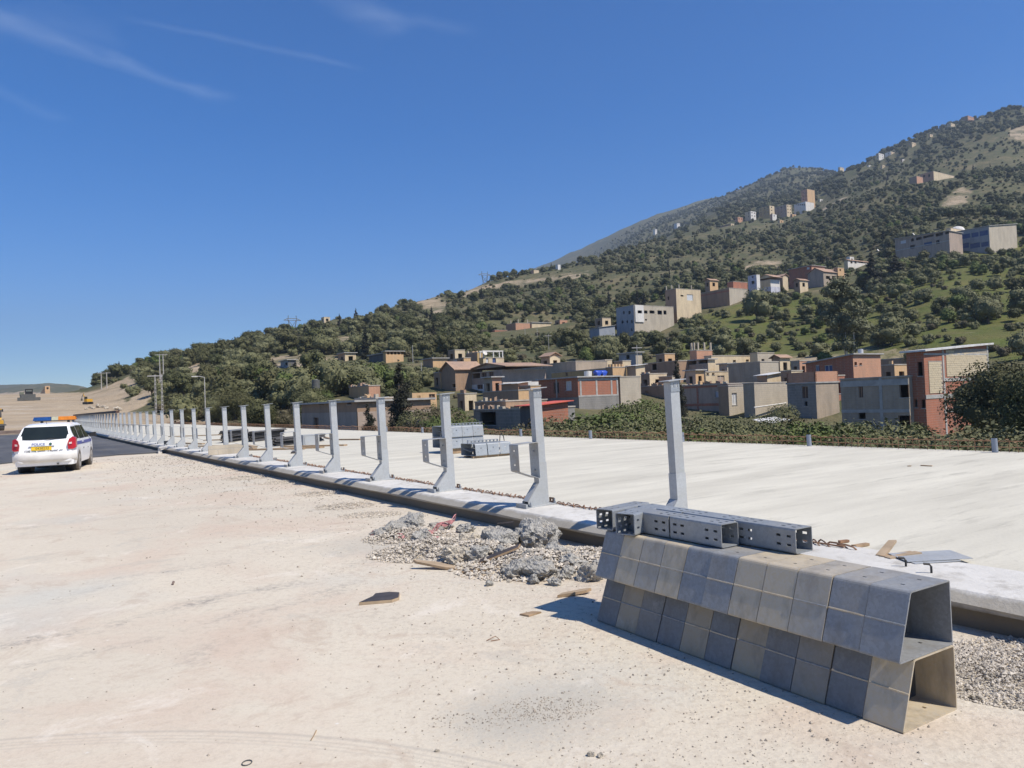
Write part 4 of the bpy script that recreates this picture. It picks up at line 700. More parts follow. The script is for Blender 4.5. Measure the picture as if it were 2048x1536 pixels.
# posts
POSTH = 1.55
def post_parts(t, bracket=True, rail=False):
    col_ = MB(); a, b = .064, .048
    col_.box(-a, a, -b, b, .55, POSTH - .03); col_.build('column', M['galv'], t)
    sl = MB(); sl.box(-a - .006, a + .006, -b - .006, b + .006, .012, .565); sl.build('sleeve', M['galv'], t)
    for y in (-b - .012, b + .006):
        g = MB(); g.prism_y([(-a, .30), (-a - .012, .30), (-.27, .085), (-.27, .014), (-a, .014)], y, y + .006); g.build('gusset', M['galv'], t)
    g = MB(); g.obox((-a - .01, -b, .29), (-.20, 0, -.21), (0, 2 * b, 0), (-.005, 0, .006)); g.build('gusset_web', M['galv'], t)
    bp = MB(); bp.box(-.32, .17, -.11, .11, 0, .014); bp.build('base_plate', M['galv'], t)
    bk = MB(); bk.box(-.345, -.318, -.115, .115, 0, .06); bk.build('toe_plate', M['galv_dirty'], t)
    for (x, y) in ((-.25, -.085), (-.25, .085), (.14, -.085), (.14, .085)):
        bo = MB(); bo.cyl((x, y, .01), (x, y, .075), .011, 6); bo.cyl((x, y, .014), (x, y, .032), .02, 6); bo.build('anchor_bolt', M['galv_dark'], t)
    tb = MB(); tb.panel((.165, -.05, 0), (0, 1, 0), (1, 0, 0), .10, .0, .075, .075, [(.035, .065, .03, .055)], .01, True); tb.build('rear_tab', M['rust'], t)
    # cap: folded plate with two slots, and the seat on top
    cp = MB(); cp.panel((-a - .002, -b - .004, POSTH - .14), (1, 0, 0), (0, -1, 0), 2 * a + .004, POSTH - .125, POSTH - .02, POSTH - .02, [(.022, .048, POSTH - .085, POSTH - .04), (.078, .104, POSTH - .085, POSTH - .04)], .006, True)
    cp.obox((-a - .002, -b - .006, POSTH - .125), (2 * a + .004, 0, 0), (0, .004, 0), (0, 0, -.006)); cp.build('cap_fold', M['galv_dark'], t)
    sp = MB(); sp.obox((-a - .05, -b - .03, POSTH - .022), (2 * a + .13, 0, .012), (0, 2 * b + .05, 0), (0, 0, .008)); sp.build('cap_plate', M['galv'], t)
    if bracket:
        me = post_parts.br; o = link('bracket', me, t, (-a - .012, 0, 0))
        for z in (.47, .72):
            q = MB(); q.cyl((-a - .03, 0, z), (-a, 0, z), .014, 6); q.build('bracket_bolt', M['galv_dark'], t)
# the same bent bracket hung on the post: back plate upright, top plate level, front plate shorter
_p = [(0, .36), (0, .84), (-.325, .84), (-.325, .485)]; _m = strip_loop(_p, .20, .006, {2: [(.18, .25, .085, .112), (.75, .82, .085, .112)]})
_m.v = [(y, x - .10, z) for x, y, z in _m.v]; post_parts.br = _m.mesh('bracket', M['galv_dirty'])
LEAN = R(-1.7)
p_full = empty('barrier_post'); post_parts(p_full); p_bare = empty('barrier_post'); post_parts(p_bare, False)
nth = lambda k: '%d%s' % (k, 'th' if 10 <= k % 100 <= 20 else {1: 'st', 2: 'nd', 3: 'rd'}.get(k % 10, 'th'))
used = set()
for n in range(-1, 47):
    src = p_bare if n in (-1, 7) else p_full
    o = src if src.name not in used else copy_tree(src); used.add(src.name)
    u = 2.5 * n + (.05 if n < 0 else 0); o.location = road(u, 0, .254); o.rotation_euler = (random.uniform(-.008, .008), LEAN + random.uniform(-.01, .01), rot_u(u) + random.uniform(-.02, .02))
    if n == -1: lab = 'galvanised barrier post without bracket, right behind the bracket stack'
    elif n == 7: lab = 'galvanised barrier post with a grey board across its foot and no bracket'
    elif n < 20: lab = 'galvanised post with bent bracket on the kerb, %s from the stack end of the row' % nth(n + 2)
    else: lab = 'galvanised post under the brown top rail, %s from the near end of that rail' % nth(n - 19)
    tag(o, lab, 'post', 'barrier posts along the kerb')
bd = MB(); bd.obox((-.62, -.16, 0), (1.15, 0, 0), (0, .03, 0), (0, 0, .30)); o = bd.build('formwork_board', M['lgrey'], None, False, road(17.5, 0, .256), (0, 0, rot_u(17.5) + .1)); tag(o, 'grey board standing on edge across the foot of a bare post', 'board')
bl = MB(); bl.box(-.12, .12, -.1, .1, 0, .16); tag(bl.build('dark_block', M['black'], None, False, road(28.6, -.05, .256), (0, 0, rot_u(28) + .2)), 'small black block on the kerb between two posts', 'block')
rl = MB(); pts = [road(u, -.02, .254 + POSTH + .0) for u in np.arange(49.2, 116, 2.5)]
for i in range(len(pts) - 1):
    d = pts[i + 1] - pts[i]; h = Vector((d.y, -d.x, 0)).normalized()
    rl.obox(pts[i] - h * .11, d, h * .22, Vector((0, 0, .16)))
tag(rl.build('top_rail', M['rail_brown']), 'dark brown top rail running along the far posts', 'rail')
tag(MB().tube([road(u, -.06, .254 + .80 + .01 * math.sin(u)) for u in np.arange(34, 113, 2.5)], .018, 5).build('stretched_cable', M['galv_dark']), 'thin grey cable stretched along the far posts at half height', 'cable')
dm = MB(); dm.box(-.30, .1, -.16, .16, -.03, 0); dm.prism_y([(-.33, -.30), (-.18, -.30), (-.2, -.03), (-.31, -.03)], -.08, .08); dm.prism_y([(-.30, -.03), (.02, -.03), (-.2, -.12)], -.14, .14)
tag(dm.build('drain_spout', M['whiter'], None, False, road(ua - .5, KF + .08, .262), (0, 0, rot_u(ua))), 'white concrete drain spout in the kerb where the asphalt starts', 'drain')
# ---------------------------------------------------------------- stacks on the deck
def spacer_box(o, rz, lab, group, D=1.15):
    t = empty('steel_box', o, rz, lab, 'steel box', group)
    m = strip_loop([(0, 0), (D, 0), (D, .30), (.04, .30)], .335, .006, {3: [(.30, .38, .15, .18), (.66, .72, .06, .08)]}, arc=.02, seg=2); m.build('shell', M['galv_mid'], t)
    d = MB(); d.obox((.02, .3, .10), (.30, 0, 0), (0, D * .5, .06), (0, .0, .006)); d.build('inner_web', M['galv_dark'], t); return t
def deckpt(px, py, z=.24): return ground(px, py, z)
g0 = deckpt(905, 908); hd = rot_u(20)
def loc_uv(g, du, dv, z): return g + Vector((-math.sin(hd) * du + math.cos(hd) * dv, math.cos(hd) * du + math.sin(hd) * dv, z))
i = 0
for lev in range(2):
    for k in range(3): i += 1; spacer_box(loc_uv(g0, 0, k * .345, .14 + lev * .306), hd, 'galvanised steel box, %s from left, %s layer of the tall pile' % (('first', 'second', 'third')[k], ('lower', 'upper')[lev]), 'steel boxes piled on the deck')
for k in range(3): spacer_box(loc_uv(deckpt(949, 917), 0, .05 + k * .36, .05), hd, 'galvanised steel box, %s from left in the low pile on the deck' % ('first', 'second', 'third')[k], 'steel boxes piled on the deck', .75)
for k, (g, dv, L_) in enumerate(((g0, .02, 1.0), (g0, .62, .5), (deckpt(949, 917), 0, 1.1))):
    for q in range(2):
        b = MB(); b.box(0, L_, 0, .09, -.0, .13 if k < 2 else .045); tag(b.build('timber_bearer', M['wood'], None, False, loc_uv(g, .06 + q * .38, dv, .0), (0, 0, hd)), 'timber bearer under the %s pile of steel boxes, %s one' % (('tall', 'tall', 'low')[k] if k != 1 else 'right side of the tall', ('front', 'rear')[q]), 'timber', 'bearers under the steel boxes')
def comb(o, L_, lab):
    t = empty('slotted_strip', o, hd, lab, 'metal strip'); m = MB(); m.box(0, L_, 0, .05, .055, .07); m.build('top_bar', M['galv_dark'], t); m = MB(); m.box(0, L_, 0, .05, 0, .012); m.build('bottom_bar', M['galv_dark'], t)
    for k in range(int(L_ / .11) + 1): q = MB(); q.box(k * .11, k * .11 + .03, .005, .045, .012, .055); q.build('tooth', M['galv_dark'], t)
comb(loc_uv(g0, .3, -.02, .75), 1.2, 'slotted metal strip on top of the tall pile of steel boxes'); comb(loc_uv(deckpt(949, 917), .3, .0, .36), .9, 'slotted metal strip on top of the low pile of steel boxes')
MBs = MB(); MBs.tube([(0, 0, 0), (.02, 0, .16), (.06, 0, .2), (.12, 0, .12), (.14, 0, .0)], .012, 6); tag(MBs.build('lifting_hook', M['black'], None, False, loc_uv(deckpt(949, 917), .35, .98, .36), (0, 0, hd)), 'dark bent hook standing on the low pile of steel boxes', 'hook')
# bundles of dark crash-barrier rails beyond the posts
def wrail(L_):
    pr = [(-.15, 0), (-.11, .0), (-.075, .06), (-.04, .06), (0, .0), (.04, .06), (.075, .06), (.11, 0), (.15, 0)]; m = MB()
    for i in range(len(pr) - 1):
        (x0, z0), (x1, z1) = pr[i], pr[i + 1]; m.hexa([(x0, 0, z0), (x1, 0, z1), (x1, L_, z1), (x0, L_, z0)], [(x0, 0, z0 + .012), (x1, 0, z1 + .012), (x1, L_, z1 + .012), (x0, L_, z0 + .012)])
    return m.mesh('barrier_rail', M['rail_dark'])
wr = wrail(3.2)
for s, (px_, py_, n, rz, nm) in enumerate(((446, 886, 7, 1.0, 'left'), (500, 884, 6, .82, 'middle'), (545, 893, 4, .62, 'right'))):
    g = deckpt(px_, py_)
    for k in range(n):
        o = link('barrier_rail', wr, None, g + Vector((random.uniform(-.05, .05), random.uniform(-.1, .1), .02 + k * .075)), (0, 0, hd - math.pi / 2 + rz + random.uniform(-.03, .03)))
        tag(o, 'dark corrugated barrier rail, %s up in the %s bundle on the deck' % (('first', 'second', 'third', 'fourth', 'fifth', 'sixth', 'seventh')[k], nm), 'rail', 'barrier rails bundled on the deck')
b = MB(); b.box(0, .62, 0, .4, 0, .36); b.box(.05, .09, -.02, 0, .05, .31); b.box(.53, .57, -.02, 0, .05, .31); b.box(-.012, .632, -.012, .412, .36, .39); tag(b.build('grey_crate', M['galv'], None, False, deckpt(607, 891), (0, 0, hd)), 'small light grey crate on the deck behind the fifth post', 'crate')
def plank(px, py, L_, w, h, rz, mat, lab, z=.0, tilt=0, zb=.24):
    g = ground(px, py, zb); m = MB(); k = 6; a = [(-w / 2 + random.uniform(-.01, .01), -L_ / 2), (w / 2, -L_ / 2 + random.uniform(-.05, .05) * L_), (w / 2 + random.uniform(-.02, .01), L_ / 2), (-w / 2, L_ / 2 - random.uniform(0, .08) * L_)]
    m.prism_z(a, 0, h); o = m.build('plank', mat, None, False, g + Vector((0, 0, z + max(0, math.sin(abs(tilt)) * L_ / 2))), (tilt, 0, rz)); return tag(o, lab, 'plank', 'loose timber on the site')
for k, (x, y, L_, w, rz, mt, lab) in enumerate(((392, 872, 3.5, .2, 1.5, 'wood_pale', 'long yellow plank left of the rail bundles'), (425, 893, 3.0, .2, 1.2, 'wood_pale', 'yellow plank on the deck in front of the left rail bundle'), (470, 898, 2.6, .18, .9, 'wood', 'brown plank on the deck behind the board-footed post'),
        (385, 888, 2.4, .2, .8, 'wood_pale', 'short yellow plank farthest left on the deck'), (455, 880, 2.5, .15, 1.45, 'wood_pale', 'pale plank under the rail bundles'), (530, 900, 3.2, .16, 1.25, 'wood', 'grey-brown plank between the sixth and fifth posts'), (580, 898, 2.2, .15, 1.5, 'wood', 'dark plank lying beyond the fourth post'),
        (625, 893, 2.6, .18, 1.3, 'wood', 'weathered plank right of the grey crate'), (655, 877, 1.6, .12, .4, 'wood', 'thin plank on the deck far beyond the third post'), (590, 905, 1.0, .15, .2, 'ply_film', 'short dark board on the deck near the fourth post'), (700, 880, 1.2, .12, 1.0, 'wood', 'thin grey batten on the deck right of the grey crate'), (500, 893, 2.0, .2, .5, 'wood_pale', 'pale plank below the middle rail bundle'))):
    plank(x, y, L_, w, .05, rz, M[mt], lab)
for x, y, L_, w, rz, mt, lab, tl in ((1775, 1108, .34, .06, -.75, 'wood_pale', 'split pale timber offcut leaning on the heap beside the anchor bolts', .22), (1797, 1113, .34, .07, -1.2, 'wood', 'short weathered timber under the split offcut', .0), (1806, 1117, .30, .06, -1.35, 'wood_pale', 'short timber with a pale end by the metal sheet', .08), (1722, 1093, .18, .06, -1.2, 'wood', 'small dark wood scrap on the deck edge', .0), (1688, 1085, .10, .04, -1.3, 'rust', 'small rusty scrap on the deck edge', 0)):
    plank(x, y, L_, w, .022, rz, M[mt], lab, 0, tl)
ms = MB(); g = ground(1865, 1118, .25); ms.obox((-.24, -.16, .012), (.5, .06, .01), (-.05, .30, .004), (0, 0, .004)); ms.obox((-.2, -.20, .004), (.36, .07, .006), (-.02, .06, .004), (0, 0, .004)); tag(ms.build('metal_sheet', M['galv'], None, False, g, (0, 0, -.15)), 'bluish metal sheet lying on the deck by the anchor bolts', 'metal sheet')
for k in range(5):
    x, y = random.uniform(900, 2000), random.uniform(905, 1080)
    plank(x, y, random.uniform(.06, .2), random.uniform(.02, .06), .012, random.uniform(0, 3), M[random.choice(['wood', 'ply_film', 'wood'])], 'tiny dark scrap lying on the pale deck')
# ---------------------------------------------------------------- rubble by the kerb
import bmesh
def lump(seed, sub=3, rough=.35):
    bm = bmesh.new(); bmesh.ops.create_icosphere(bm, subdivisions=sub, radius=.5); r = np.random.default_rng(seed); o = r.random(3) * 50; sc = np.array([1, r.uniform(.7, .95), r.uniform(.55, .8)])
    cuts = [(r.normal(size=3), r.uniform(.30, .46)) for _ in range(7)]
    for v in bm.verts:
        p = np.array(v.co)
        for nrm, d in cuts:
            nn = nrm / np.linalg.norm(nrm); k = p @ nn - d
            if k > 0: p = p - nn * k * .8
        a = np.array([p[0] * 3 + o[0]]); b = np.array([p[1] * 3 + p[2] * 2.3 + o[1]]); c = np.array([p[0] * 9 + p[2] * 7 + o[2]]); d = np.array([p[1] * 9 - p[2] * 5])
        v.co = Vector(p * (1 + rough * float(fbm(a, b, 3)[0]) + .26 * float(vnoise(c, d)[0]) + .22 * float(vnoise(c * 2.3, d * 2.1)[0])) * sc)
    me = bpy.data.meshes.new('chunk'); bm.to_mesh(me); bm.free(); return me
lumps = [lump(s, 4, .75) for s in range(9)]
lumps_t = []
for me in lumps:
    me.materials.append(M['rubble']); c = me.copy(); c.materials.clear(); c.materials.append(M['rubble_tan']); lumps_t.append(c)
def chunk(px, py, w, lab, tan=False, seed=None, flat=1.0, name='concrete_chunk'):
    g = ground(px, py); s = w * g.y / FPX * 1.22; k = random.randrange(9) if seed is None else seed
    o = link(name, (lumps_t if tan else lumps)[k], None, g + Vector((0, s * .3, s * .22 * flat)), (random.uniform(-.3, .3), random.uniform(-.2, .2), random.uniform(0, 6))); o.scale = (s, s, s * flat)
    return tag(o, lab, 'rubble', 'broken concrete beside the kerb')
CH_ = [(1075, 1102, 88, 'large flat-topped concrete chunk at the right rear of the rubble heap', 0, 0, .95), (985, 1108, 70, 'rough concrete chunk in the middle rear of the heap', 0, 1, 1), (1010, 1130, 42, 'concrete lump below the middle of the heap', 0, 2, 1), (960, 1128, 56, 'grey lump left of the middle of the heap', 0, 3, 1), (915, 1132, 50, 'tan crumbly lump in the heap above the long plank', 1, 4, 1),
       (775, 1076, 50, 'grey lump at the left end of the heap by the pink plastic', 0, 5, .8), (820, 1062, 60, 'broad grey lump at the rear left of the heap', 0, 6, .6), (845, 1084, 34, 'dark lump left of the pink plastic', 0, 7, 1), (1045, 1158, 66, 'low grey lump at the front of the heap', 0, 0, .8), (1090, 1160, 60, 'lumpy grey chunk at the front right of the heap', 0, 1, .85),
       (1068, 1168, 26, 'small lump at the front edge of the heap', 0, 2, 1), (1110, 1172, 24, 'small round lump in front of the right side of the heap', 0, 3, 1), (1120, 1125, 52, 'grey chunk behind the right side of the heap', 0, 4, .8), (1150, 1142, 50, 'grey chunk near the stack end', 0, 5, .8), (1185, 1165, 44, 'dark chunk next to the lower row of the stack', 0, 6, .9), (1060, 1132, 40, 'lump between the large chunk and the front lumps', 0, 7, 1),
       (980, 1172, 14, 'pebble-sized lump alone in front of the heap', 0, 8, 1), (940, 1095, 40, 'pale jagged lump at the heap centre', 1, 8, .9), (1130, 1160, 36, 'lump between the front right chunk and the stack', 0, 8, .9), (880, 1060, 40, 'flat lump behind the pink plastic', 0, 2, .5), (1100, 1140, 38, 'round lump in the right half of the heap', 0, 3, .9), (1020, 1150, 30, 'small lump above the thin dark board', 0, 4, .9),
       (930, 1065, 34, 'grey lump at the rear centre of the heap', 0, 5, .7), (895, 1100, 30, 'tan lump in the crumbled middle of the heap', 1, 6, .8), (1170, 1128, 34, 'grey lump half behind the stack end', 0, 7, .8), (1195, 1140, 30, 'grey lump touching the stack end', 0, 1, .8), (1000, 1085, 40, 'flat grey lump left of the large chunk', 0, 3, .6)]
for (x, y, w, lab, tn, sd, fl) in CH_: chunk(x, y, w, lab, tn, sd, fl)
for x, y, w, lab in ((1184, 1513, 14, 'left of two white pebbles on the near ground'), (1200, 1515, 13, 'right of two white pebbles on the near ground'), (873, 1505, 9, 'small dark pebble on the near ground'), (1957, 1404, 22, 'pale stone right of the stack'), (1998, 1411, 14, 'small pale stone at the right edge beside the stack')):
    o = chunk(x, y, w, lab, True, 7, .8, 'stone'); o['category'] = 'stone'; o['group'] = 'loose stones'
# gravel: small stones joined into one mass
def stones(name, pts, label, mat='gravel'):
    base = np.array([(1, 0, 0), (-.9, .1, 0), (0, .9, .1), (.1, -1, 0), (0, .1, .75), (0, 0, -.6)], float); fc = np.array([(0, 2, 4), (2, 1, 4), (1, 3, 4), (3, 0, 4), (2, 0, 5), (1, 2, 5), (3, 1, 5), (0, 3, 5)])
    V, Fc = [], []
    for i, (x, y, z, s) in enumerate(pts):
        a = rng.uniform(0, 6.3); c, q = math.cos(a), math.sin(a); b = base * rng.uniform(.6, 1.2, (6, 3)) * s; V.append(np.stack([b[:, 0] * c - b[:, 1] * q + x, b[:, 0] * q + b[:, 1] * c + y, b[:, 2] + z + s * .2], -1)); Fc.append(fc + 6 * i)
    return tag(link(name, np_mesh(name, np.concatenate(V), np.concatenate(Fc), [M[mat]], False)), label, 'gravel', None, 'stuff')
def heap(px, py, rx, ry, n, h, s0, s1):
    g = ground(px, py); r = []
    for _ in range(n):
        a, t = rng.uniform(0, 6.283), rng.random() ** .6; x, y = rx * t * math.cos(a), ry * t * math.sin(a)
        r.append((g.x + x, g.y + y, max(0, h * (1 - t ** 1.3) * rng.random() ** .4), rng.uniform(s0, s1) * (1 if rng.random() < .85 else 1.8)))
    return r
P_ = []
for a in ((640, 987, .5, .5, 500, .04, .006, .018), (690, 1012, .5, .45, 600, .05, .006, .018), (560, 965, .5, .5, 300, .03, .006, .018), (740, 1030, .5, .35, 450, .03, .006, .016), (870, 1105, .75, .55, 3000, .16, .005, .02), (1080, 1130, .9, .7, 3200, .15, .006, .024), (820, 1075, .6, .5, 1500, .12, .006, .02), (1160, 1120, .6, .6, 1700, .12, .006, .022), (500, 955, .7, .7, 400, .04, .007, .02), (960, 1115, .6, .4, 1800, .2, .006, .024), (1985, 1350, .45, .5, 4200, .05, .003, .012), (2080, 1330, .5, .5, 2600, .05, .003, .012)): P_ += heap(*a)
stones('crushed_stone_heaps', P_, 'low heaps of pale crushed stone and crumbled concrete beside the kerb')
P_ = []
for _ in range(7000):
    u, v = rng.uniform(-11, 24), -.6 - abs(rng.normal(0, 1.6)); q = road(float(u), float(v)); s = .003 + .012 * rng.random() ** 5
    P_.append((q.x, q.y, 0, s * (1 + max(0, q.y - 6) * .06)))
for _ in range(2500):
    u, v = rng.uniform(-9, 22), rng.uniform(-9, -.6); q = road(float(u), float(v)); P_.append((q.x, q.y, 0, .004 + .006 * rng.random() ** 3))
for _ in range(4500):
    x_ = 1024 + 1100 * (rng.random() ** .7 - .25); q = ground(float(x_), float(rng.uniform(1225, 1560))); s_ = (.0016 + .008 * rng.random() ** 5) * q.y / 4
    if to_uv(q.x, q.y)[1] < -.6: P_.append((q.x, q.y, 0, s_))
for a in ((1090, 1418, .30, .16, 600, .001, .0015, .005), (985, 1440, .35, .12, 250, .001, .0015, .005)): P_ += heap(*a)
stones('scattered_grit', P_, 'small stones scattered over the compacted ground near the kerb and stack', 'grit')
# pink plastic sheet tangled in the heap
net_e = empty('plastic_sheet', ground(835, 1075)); nm = MB(); gx = [(840, 1076), (858, 1078), (872, 1070), (885, 1066), (900, 1062), (910, 1058)]
for i in range(len(gx) - 1):
    a, b_ = ground(*gx[i]), ground(*gx[i + 1]); hgt = [.04, .07, .09, .10, .13, .15, .16, .10]
    for k in range(2):
        y0, y1 = k * .03, (k + 1) * .03; w0 = .05 * math.sin(i * 2.3 + k * 1.7); w1 = .05 * math.sin(i * 2.3 + 2.3 + k * 1.7); w2 = .05 * math.sin(i * 2.3 + k * 1.7 + 1.7); w3 = .05 * math.sin(i * 2.3 + 4 + k * 1.7)
        nm.quad(a + Vector((0, y0, hgt[i] + w0)), b_ + Vector((0, y0, hgt[i + 1] + w1)), b_ + Vector((.02, y1, hgt[i + 1] + w3)), a + Vector((.02, y1, hgt[i] + w2)))
def net_piece(m_):
    m_.v = [tuple(Vector(q) - net_e.location) for q in m_.v]; o_ = m_.build('torn_strip', M['net'], net_e); so = o_.modifiers.new('solid', 'SOLIDIFY'); so.thickness = .004
net_piece(nm)
for (x, y, s) in ((870, 1088, .06), (752, 1074, .05), (800, 1082, .04)):
    g = ground(x, y); nm = MB()
    for k in range(5): a = k * 1.3; nm.quad(g + Vector((0, 0, .09)), g + Vector((1.8 * s * math.cos(a), s * math.sin(a), .03)), g + Vector((1.6 * s * math.cos(a + .9), s * math.sin(a + .9), .045)), g + Vector((s * .8 * math.cos(a + .5), s * .4, .085)))
    net_piece(nm)
tag(net_e, 'torn faded pink plastic sheet tangled in the rubble heap', 'plastic sheet')
def board(px, py, poly, h, rz, mats, lab, tilt=(0, 0), z=0):
    g = ground(px, py); t = empty('broken_board', g + Vector((0, 0, z)), rz, lab, 'board', 'loose timber on the site'); t.rotation_euler = (tilt[0], tilt[1], rz)
    m = MB(); m.prism_z(poly, 0, h); m.build('core', mats[1], t); m = MB(); m.prism_z([(x * .97, y * .97) for x, y in poly], h + .0005, h + .003); m.build('film_face', mats[0], t); return t
board(762, 1200, [(-.17, -.13), (.10, -.11), (.155, -.04), (.15, .14), (.06, .18), (-.06, .16), (-.075, .06)], .022, .1, (M['ply_film'], M['wood_pale']), 'broken piece of dark film-faced plywood lying alone on the ground', (-.015, 0), .0)
board(872, 1138, [(-.24, .05), (-.2, .0), (.10, -.07), (.22, -.06), (.20, .0), (.0, .07)], .02, -.05, (M['wood_pale'], M['wood']), 'long pale splintered board at the front of the heap', (.1, .14), .03)
board(1000, 1130, [(-.25, -.04), (.2, -.03), (.25, .03), (-.2, .03)], .02, .35, (M['ply_film'], M['wood']), 'thin dark board lying on the heap', (.15, -.25), .10)
board(938, 1146, [(-.07, -.03), (.07, -.02), (.06, .03), (-.06, .02)], .03, .1, (M['ply_film'], M['wood']), 'short dark block of wood in front of the heap', (0, 0), 0)
board(966, 1142, [(-.08, -.025), (.09, -.01), (.08, .025), (-.08, .015)], .025, .3, (M['wood_pale'], M['wood']), 'short pale block of wood in front of the heap', (0, -.1), 0)
board(1060, 1230, [(-.08, .0), (-.01, -.055), (.09, .04), (.02, .06)], .008, 0, (M['wood'], M['wood']), 'flat tan cardboard-like scrap at the tip of the stack shadow', (0, 0), .002)
board(1148, 1190, [(-.16, -.03), (.10, -.04), (.16, .0), (.14, .02), (-.1, .02)], .02, .3, (M['wood_pale'], M['wood']), 'pale board near the far end of the stack', (0, -.06), .01)
board(815, 1100, [(-.1, -.02), (.08, -.05), (.1, .03), (-.02, .05)], .015, .2, (M['ply_film'], M['ply_film']), 'dark slate-like splinter left of the heap', (0, -.3), .05)
tw = MB(); g = ground(622, 1482); tw.tube([g + Vector((0, 0, .004)), g + Vector((.002, .05, .006)), g + Vector((-.002, .11, .005))], .003, 5); tag(tw.build('twig', M['wood']), 'thin dark stick lying on the near ground', 'stick')
rg = MB(); g = ground(494, 1527); rg.tube([g + Vector((.022 * math.cos(t), .026 * math.sin(t), .004)) for t in np.linspace(0, 6.2, 14)], .0025, 5); tag(rg.build('wire_ring', M['machine_grey']), 'small wire ring on the near ground', 'ring')
tw = MB(); g = ground(345, 1170); tw.tube([g + Vector((0, 0, .004)), g + Vector((.004, .02, .03))], .012, 6); tag(tw.build('bottle_stub', M['earth']), 'tiny brown stub standing on the rolled ground', 'stub')
tw = MB(); g = ground(985, 1280); tw.tube([g + Vector((-.04, -.02, .004)), g + Vector((.02, .02, .02)), g + Vector((.05, -.01, .004)), g + Vector((-.01, -.03, .004))], .003, 5); tag(tw.build('bent_wire', M['rust']), 'bent rusty wire on the ground left of the stack', 'wire')
# ---------------------------------------------------------------- police car, seen from behind: x right, y forward, z up, origin under its middle
ga, gb = ground(45, 948), ground(160, 939)
heading = R(22)
car = empty('police_car', (0, 0, 0), heading, 'white police estate car with a roof light bar and yellow plate, parked facing away', 'car')
cdir = Vector((-math.sin(heading), math.cos(heading), 0)); cright = Vector((math.cos(heading), math.sin(heading), 0))
mid = gb - cright * .80; car.location = mid + cdir * 1.22
LEN, HW = 2.10, .82
def top_z(y): return float(np.interp(y, [-2.12, -2.10, -2.06, -2.02, -1.72, -1.62, -1.2, -.3, .5, .62, 1.28, 1.5, 1.9, 2.05, 2.12], [.55, .66, .92, .98, 1.40, 1.45, 1.485, 1.50, 1.475, 1.45, 1.02, .96, .84, .72, .5]))
def roof_w(y): return float(np.interp(y, [-2.12, -2.02, -1.7, -1, 0, .6, 1.3, 2.12], [.70, .72, .585, .60, .60, .58, .66, .5]))
def belt_w(y): return float(np.interp(y, [-2.12, -2.09, -2.0, -1.8, -1, 1, 1.6, 2.0, 2.12], [.60, .70, .775, .805, .82, .82, .80, .70, .5]))
def arch(y):
    z = .24
    for c in (-1.22, 1.24):
        d = abs(y - c)
        if d < .36: z = max(z, .30 + math.sqrt(max(0, .36 ** 2 - d * d)) * .98)
    return z
ys = np.unique(np.concatenate([np.linspace(-2.12, -1.95, 9), np.linspace(-1.95, 2.12, 72)])); m = MB(); ring = 15
for y in ys:
    y = float(y); tz = top_z(y); bw = belt_w(y); rw = min(roof_w(y), bw); bz = min(.93, tz - .03); ab = min(arch(y), bz - .05); low = .23 if y > -2.05 else .34
    half = [(bw * .5, low), (bw * .86, low), (bw * .955, max(ab - .02, low)), (bw * .985, max(ab + .01, .36)), (bw * 1.0, max(ab + .04, .58)), (bw * .985, max(bz - .08, ab + .06)), (bw * .955, bz), (min(bw * .93, rw + .12), bz + (tz - bz) * .35), (rw + .02, bz + (tz - bz) * .86), (rw * .88, bz + (tz - bz) * .965), (rw * .5, tz - .005), (0, tz)]
    for (x, z) in half: m.v.append((x, y, z))
    for (x, z) in reversed(half[:-1]): m.v.append((-x, y, z))
k = 23
for i in range(len(ys) - 1):
    for j in range(k): a, b = j, (j + 1) % k; m.f.append((i * k + a, i * k + b, (i + 1) * k + b, (i + 1) * k + a))
m.f.append(tuple(range(k))); m.f.append(tuple((len(ys) - 1) * k + j for j in range(k)))
bo = m.build('body', M['white_paint'], car, True); bo.data.set_sharp_from_angle(angle=R(38))
def rearpt(x, z, d=.012):                                   # a point just proud of the tailgate at height z
    zs_ = np.linspace(.56, 1.45, 60); yv = [np.interp(q, [.55, .66, .92, .98, 1.40, 1.45], [-2.12, -2.10, -2.06, -2.02, -1.72, -1.62]) for q in zs_]; y = float(np.interp(z, zs_, yv))
    return (x, y - d - .0 + .05 * (abs(x) / .7) ** 3, z + d * .4)
def patch(name, mat, xs, zs_, parent=car, d=.012, wz=None):
    q = MB(); nx, nz = len(xs), len(zs_)
    for z in zs_:
        for x in xs: q.v.append(rearpt(x * (1 if wz is None else wz(z)), z, d))
    for i in range(nz - 1):
        for j in range(nx - 1): q.f.append((i * nx + j, i * nx + j + 1, (i + 1) * nx + j + 1, (i + 1) * nx + j))
    return q.build(name, mat, parent, True)
tg = patch('tailgate', M['white_paint'], list(np.linspace(-.60, .60, 9)), [.64, .72, .8, .88, .945], d=.014)
patch('rear_window', M['car_glass'], list(np.linspace(-1, 1, 11)), [1.0, 1.08, 1.16, 1.24, 1.32, 1.375], d=.02, wz=lambda z: .655 - (z - 1.0) * .27)
w = MB(); w.tube([(.02, -2.06, 1.005), (.28, -2.03, 1.03)], .008, 5); w.build('rear_wiper', M['black'], car)
bp = MB(); secs = [(-2.165, .70), (-2.175, .5), (-2.13, .36)]
prof_b = [(.64, -2.11), (.62, -2.165), (.52, -2.185), (.44, -2.175), (.36, -2.14), (.33, -2.05)]
xs_ = list(np.linspace(-1, 1, 15))
for x in xs_:
    for (z, y) in prof_b: bp.v.append((x * .835, y - .02 + .20 * abs(x) ** 6 + .04 * x * x, z))
for i in range(len(xs_) - 1):
    for j in range(len(prof_b) - 1): a = i * 6 + j; bp.f.append((a, a + 1, a + 7, a + 6))
bp.build('bumper', M['dust_paint'], car, True)
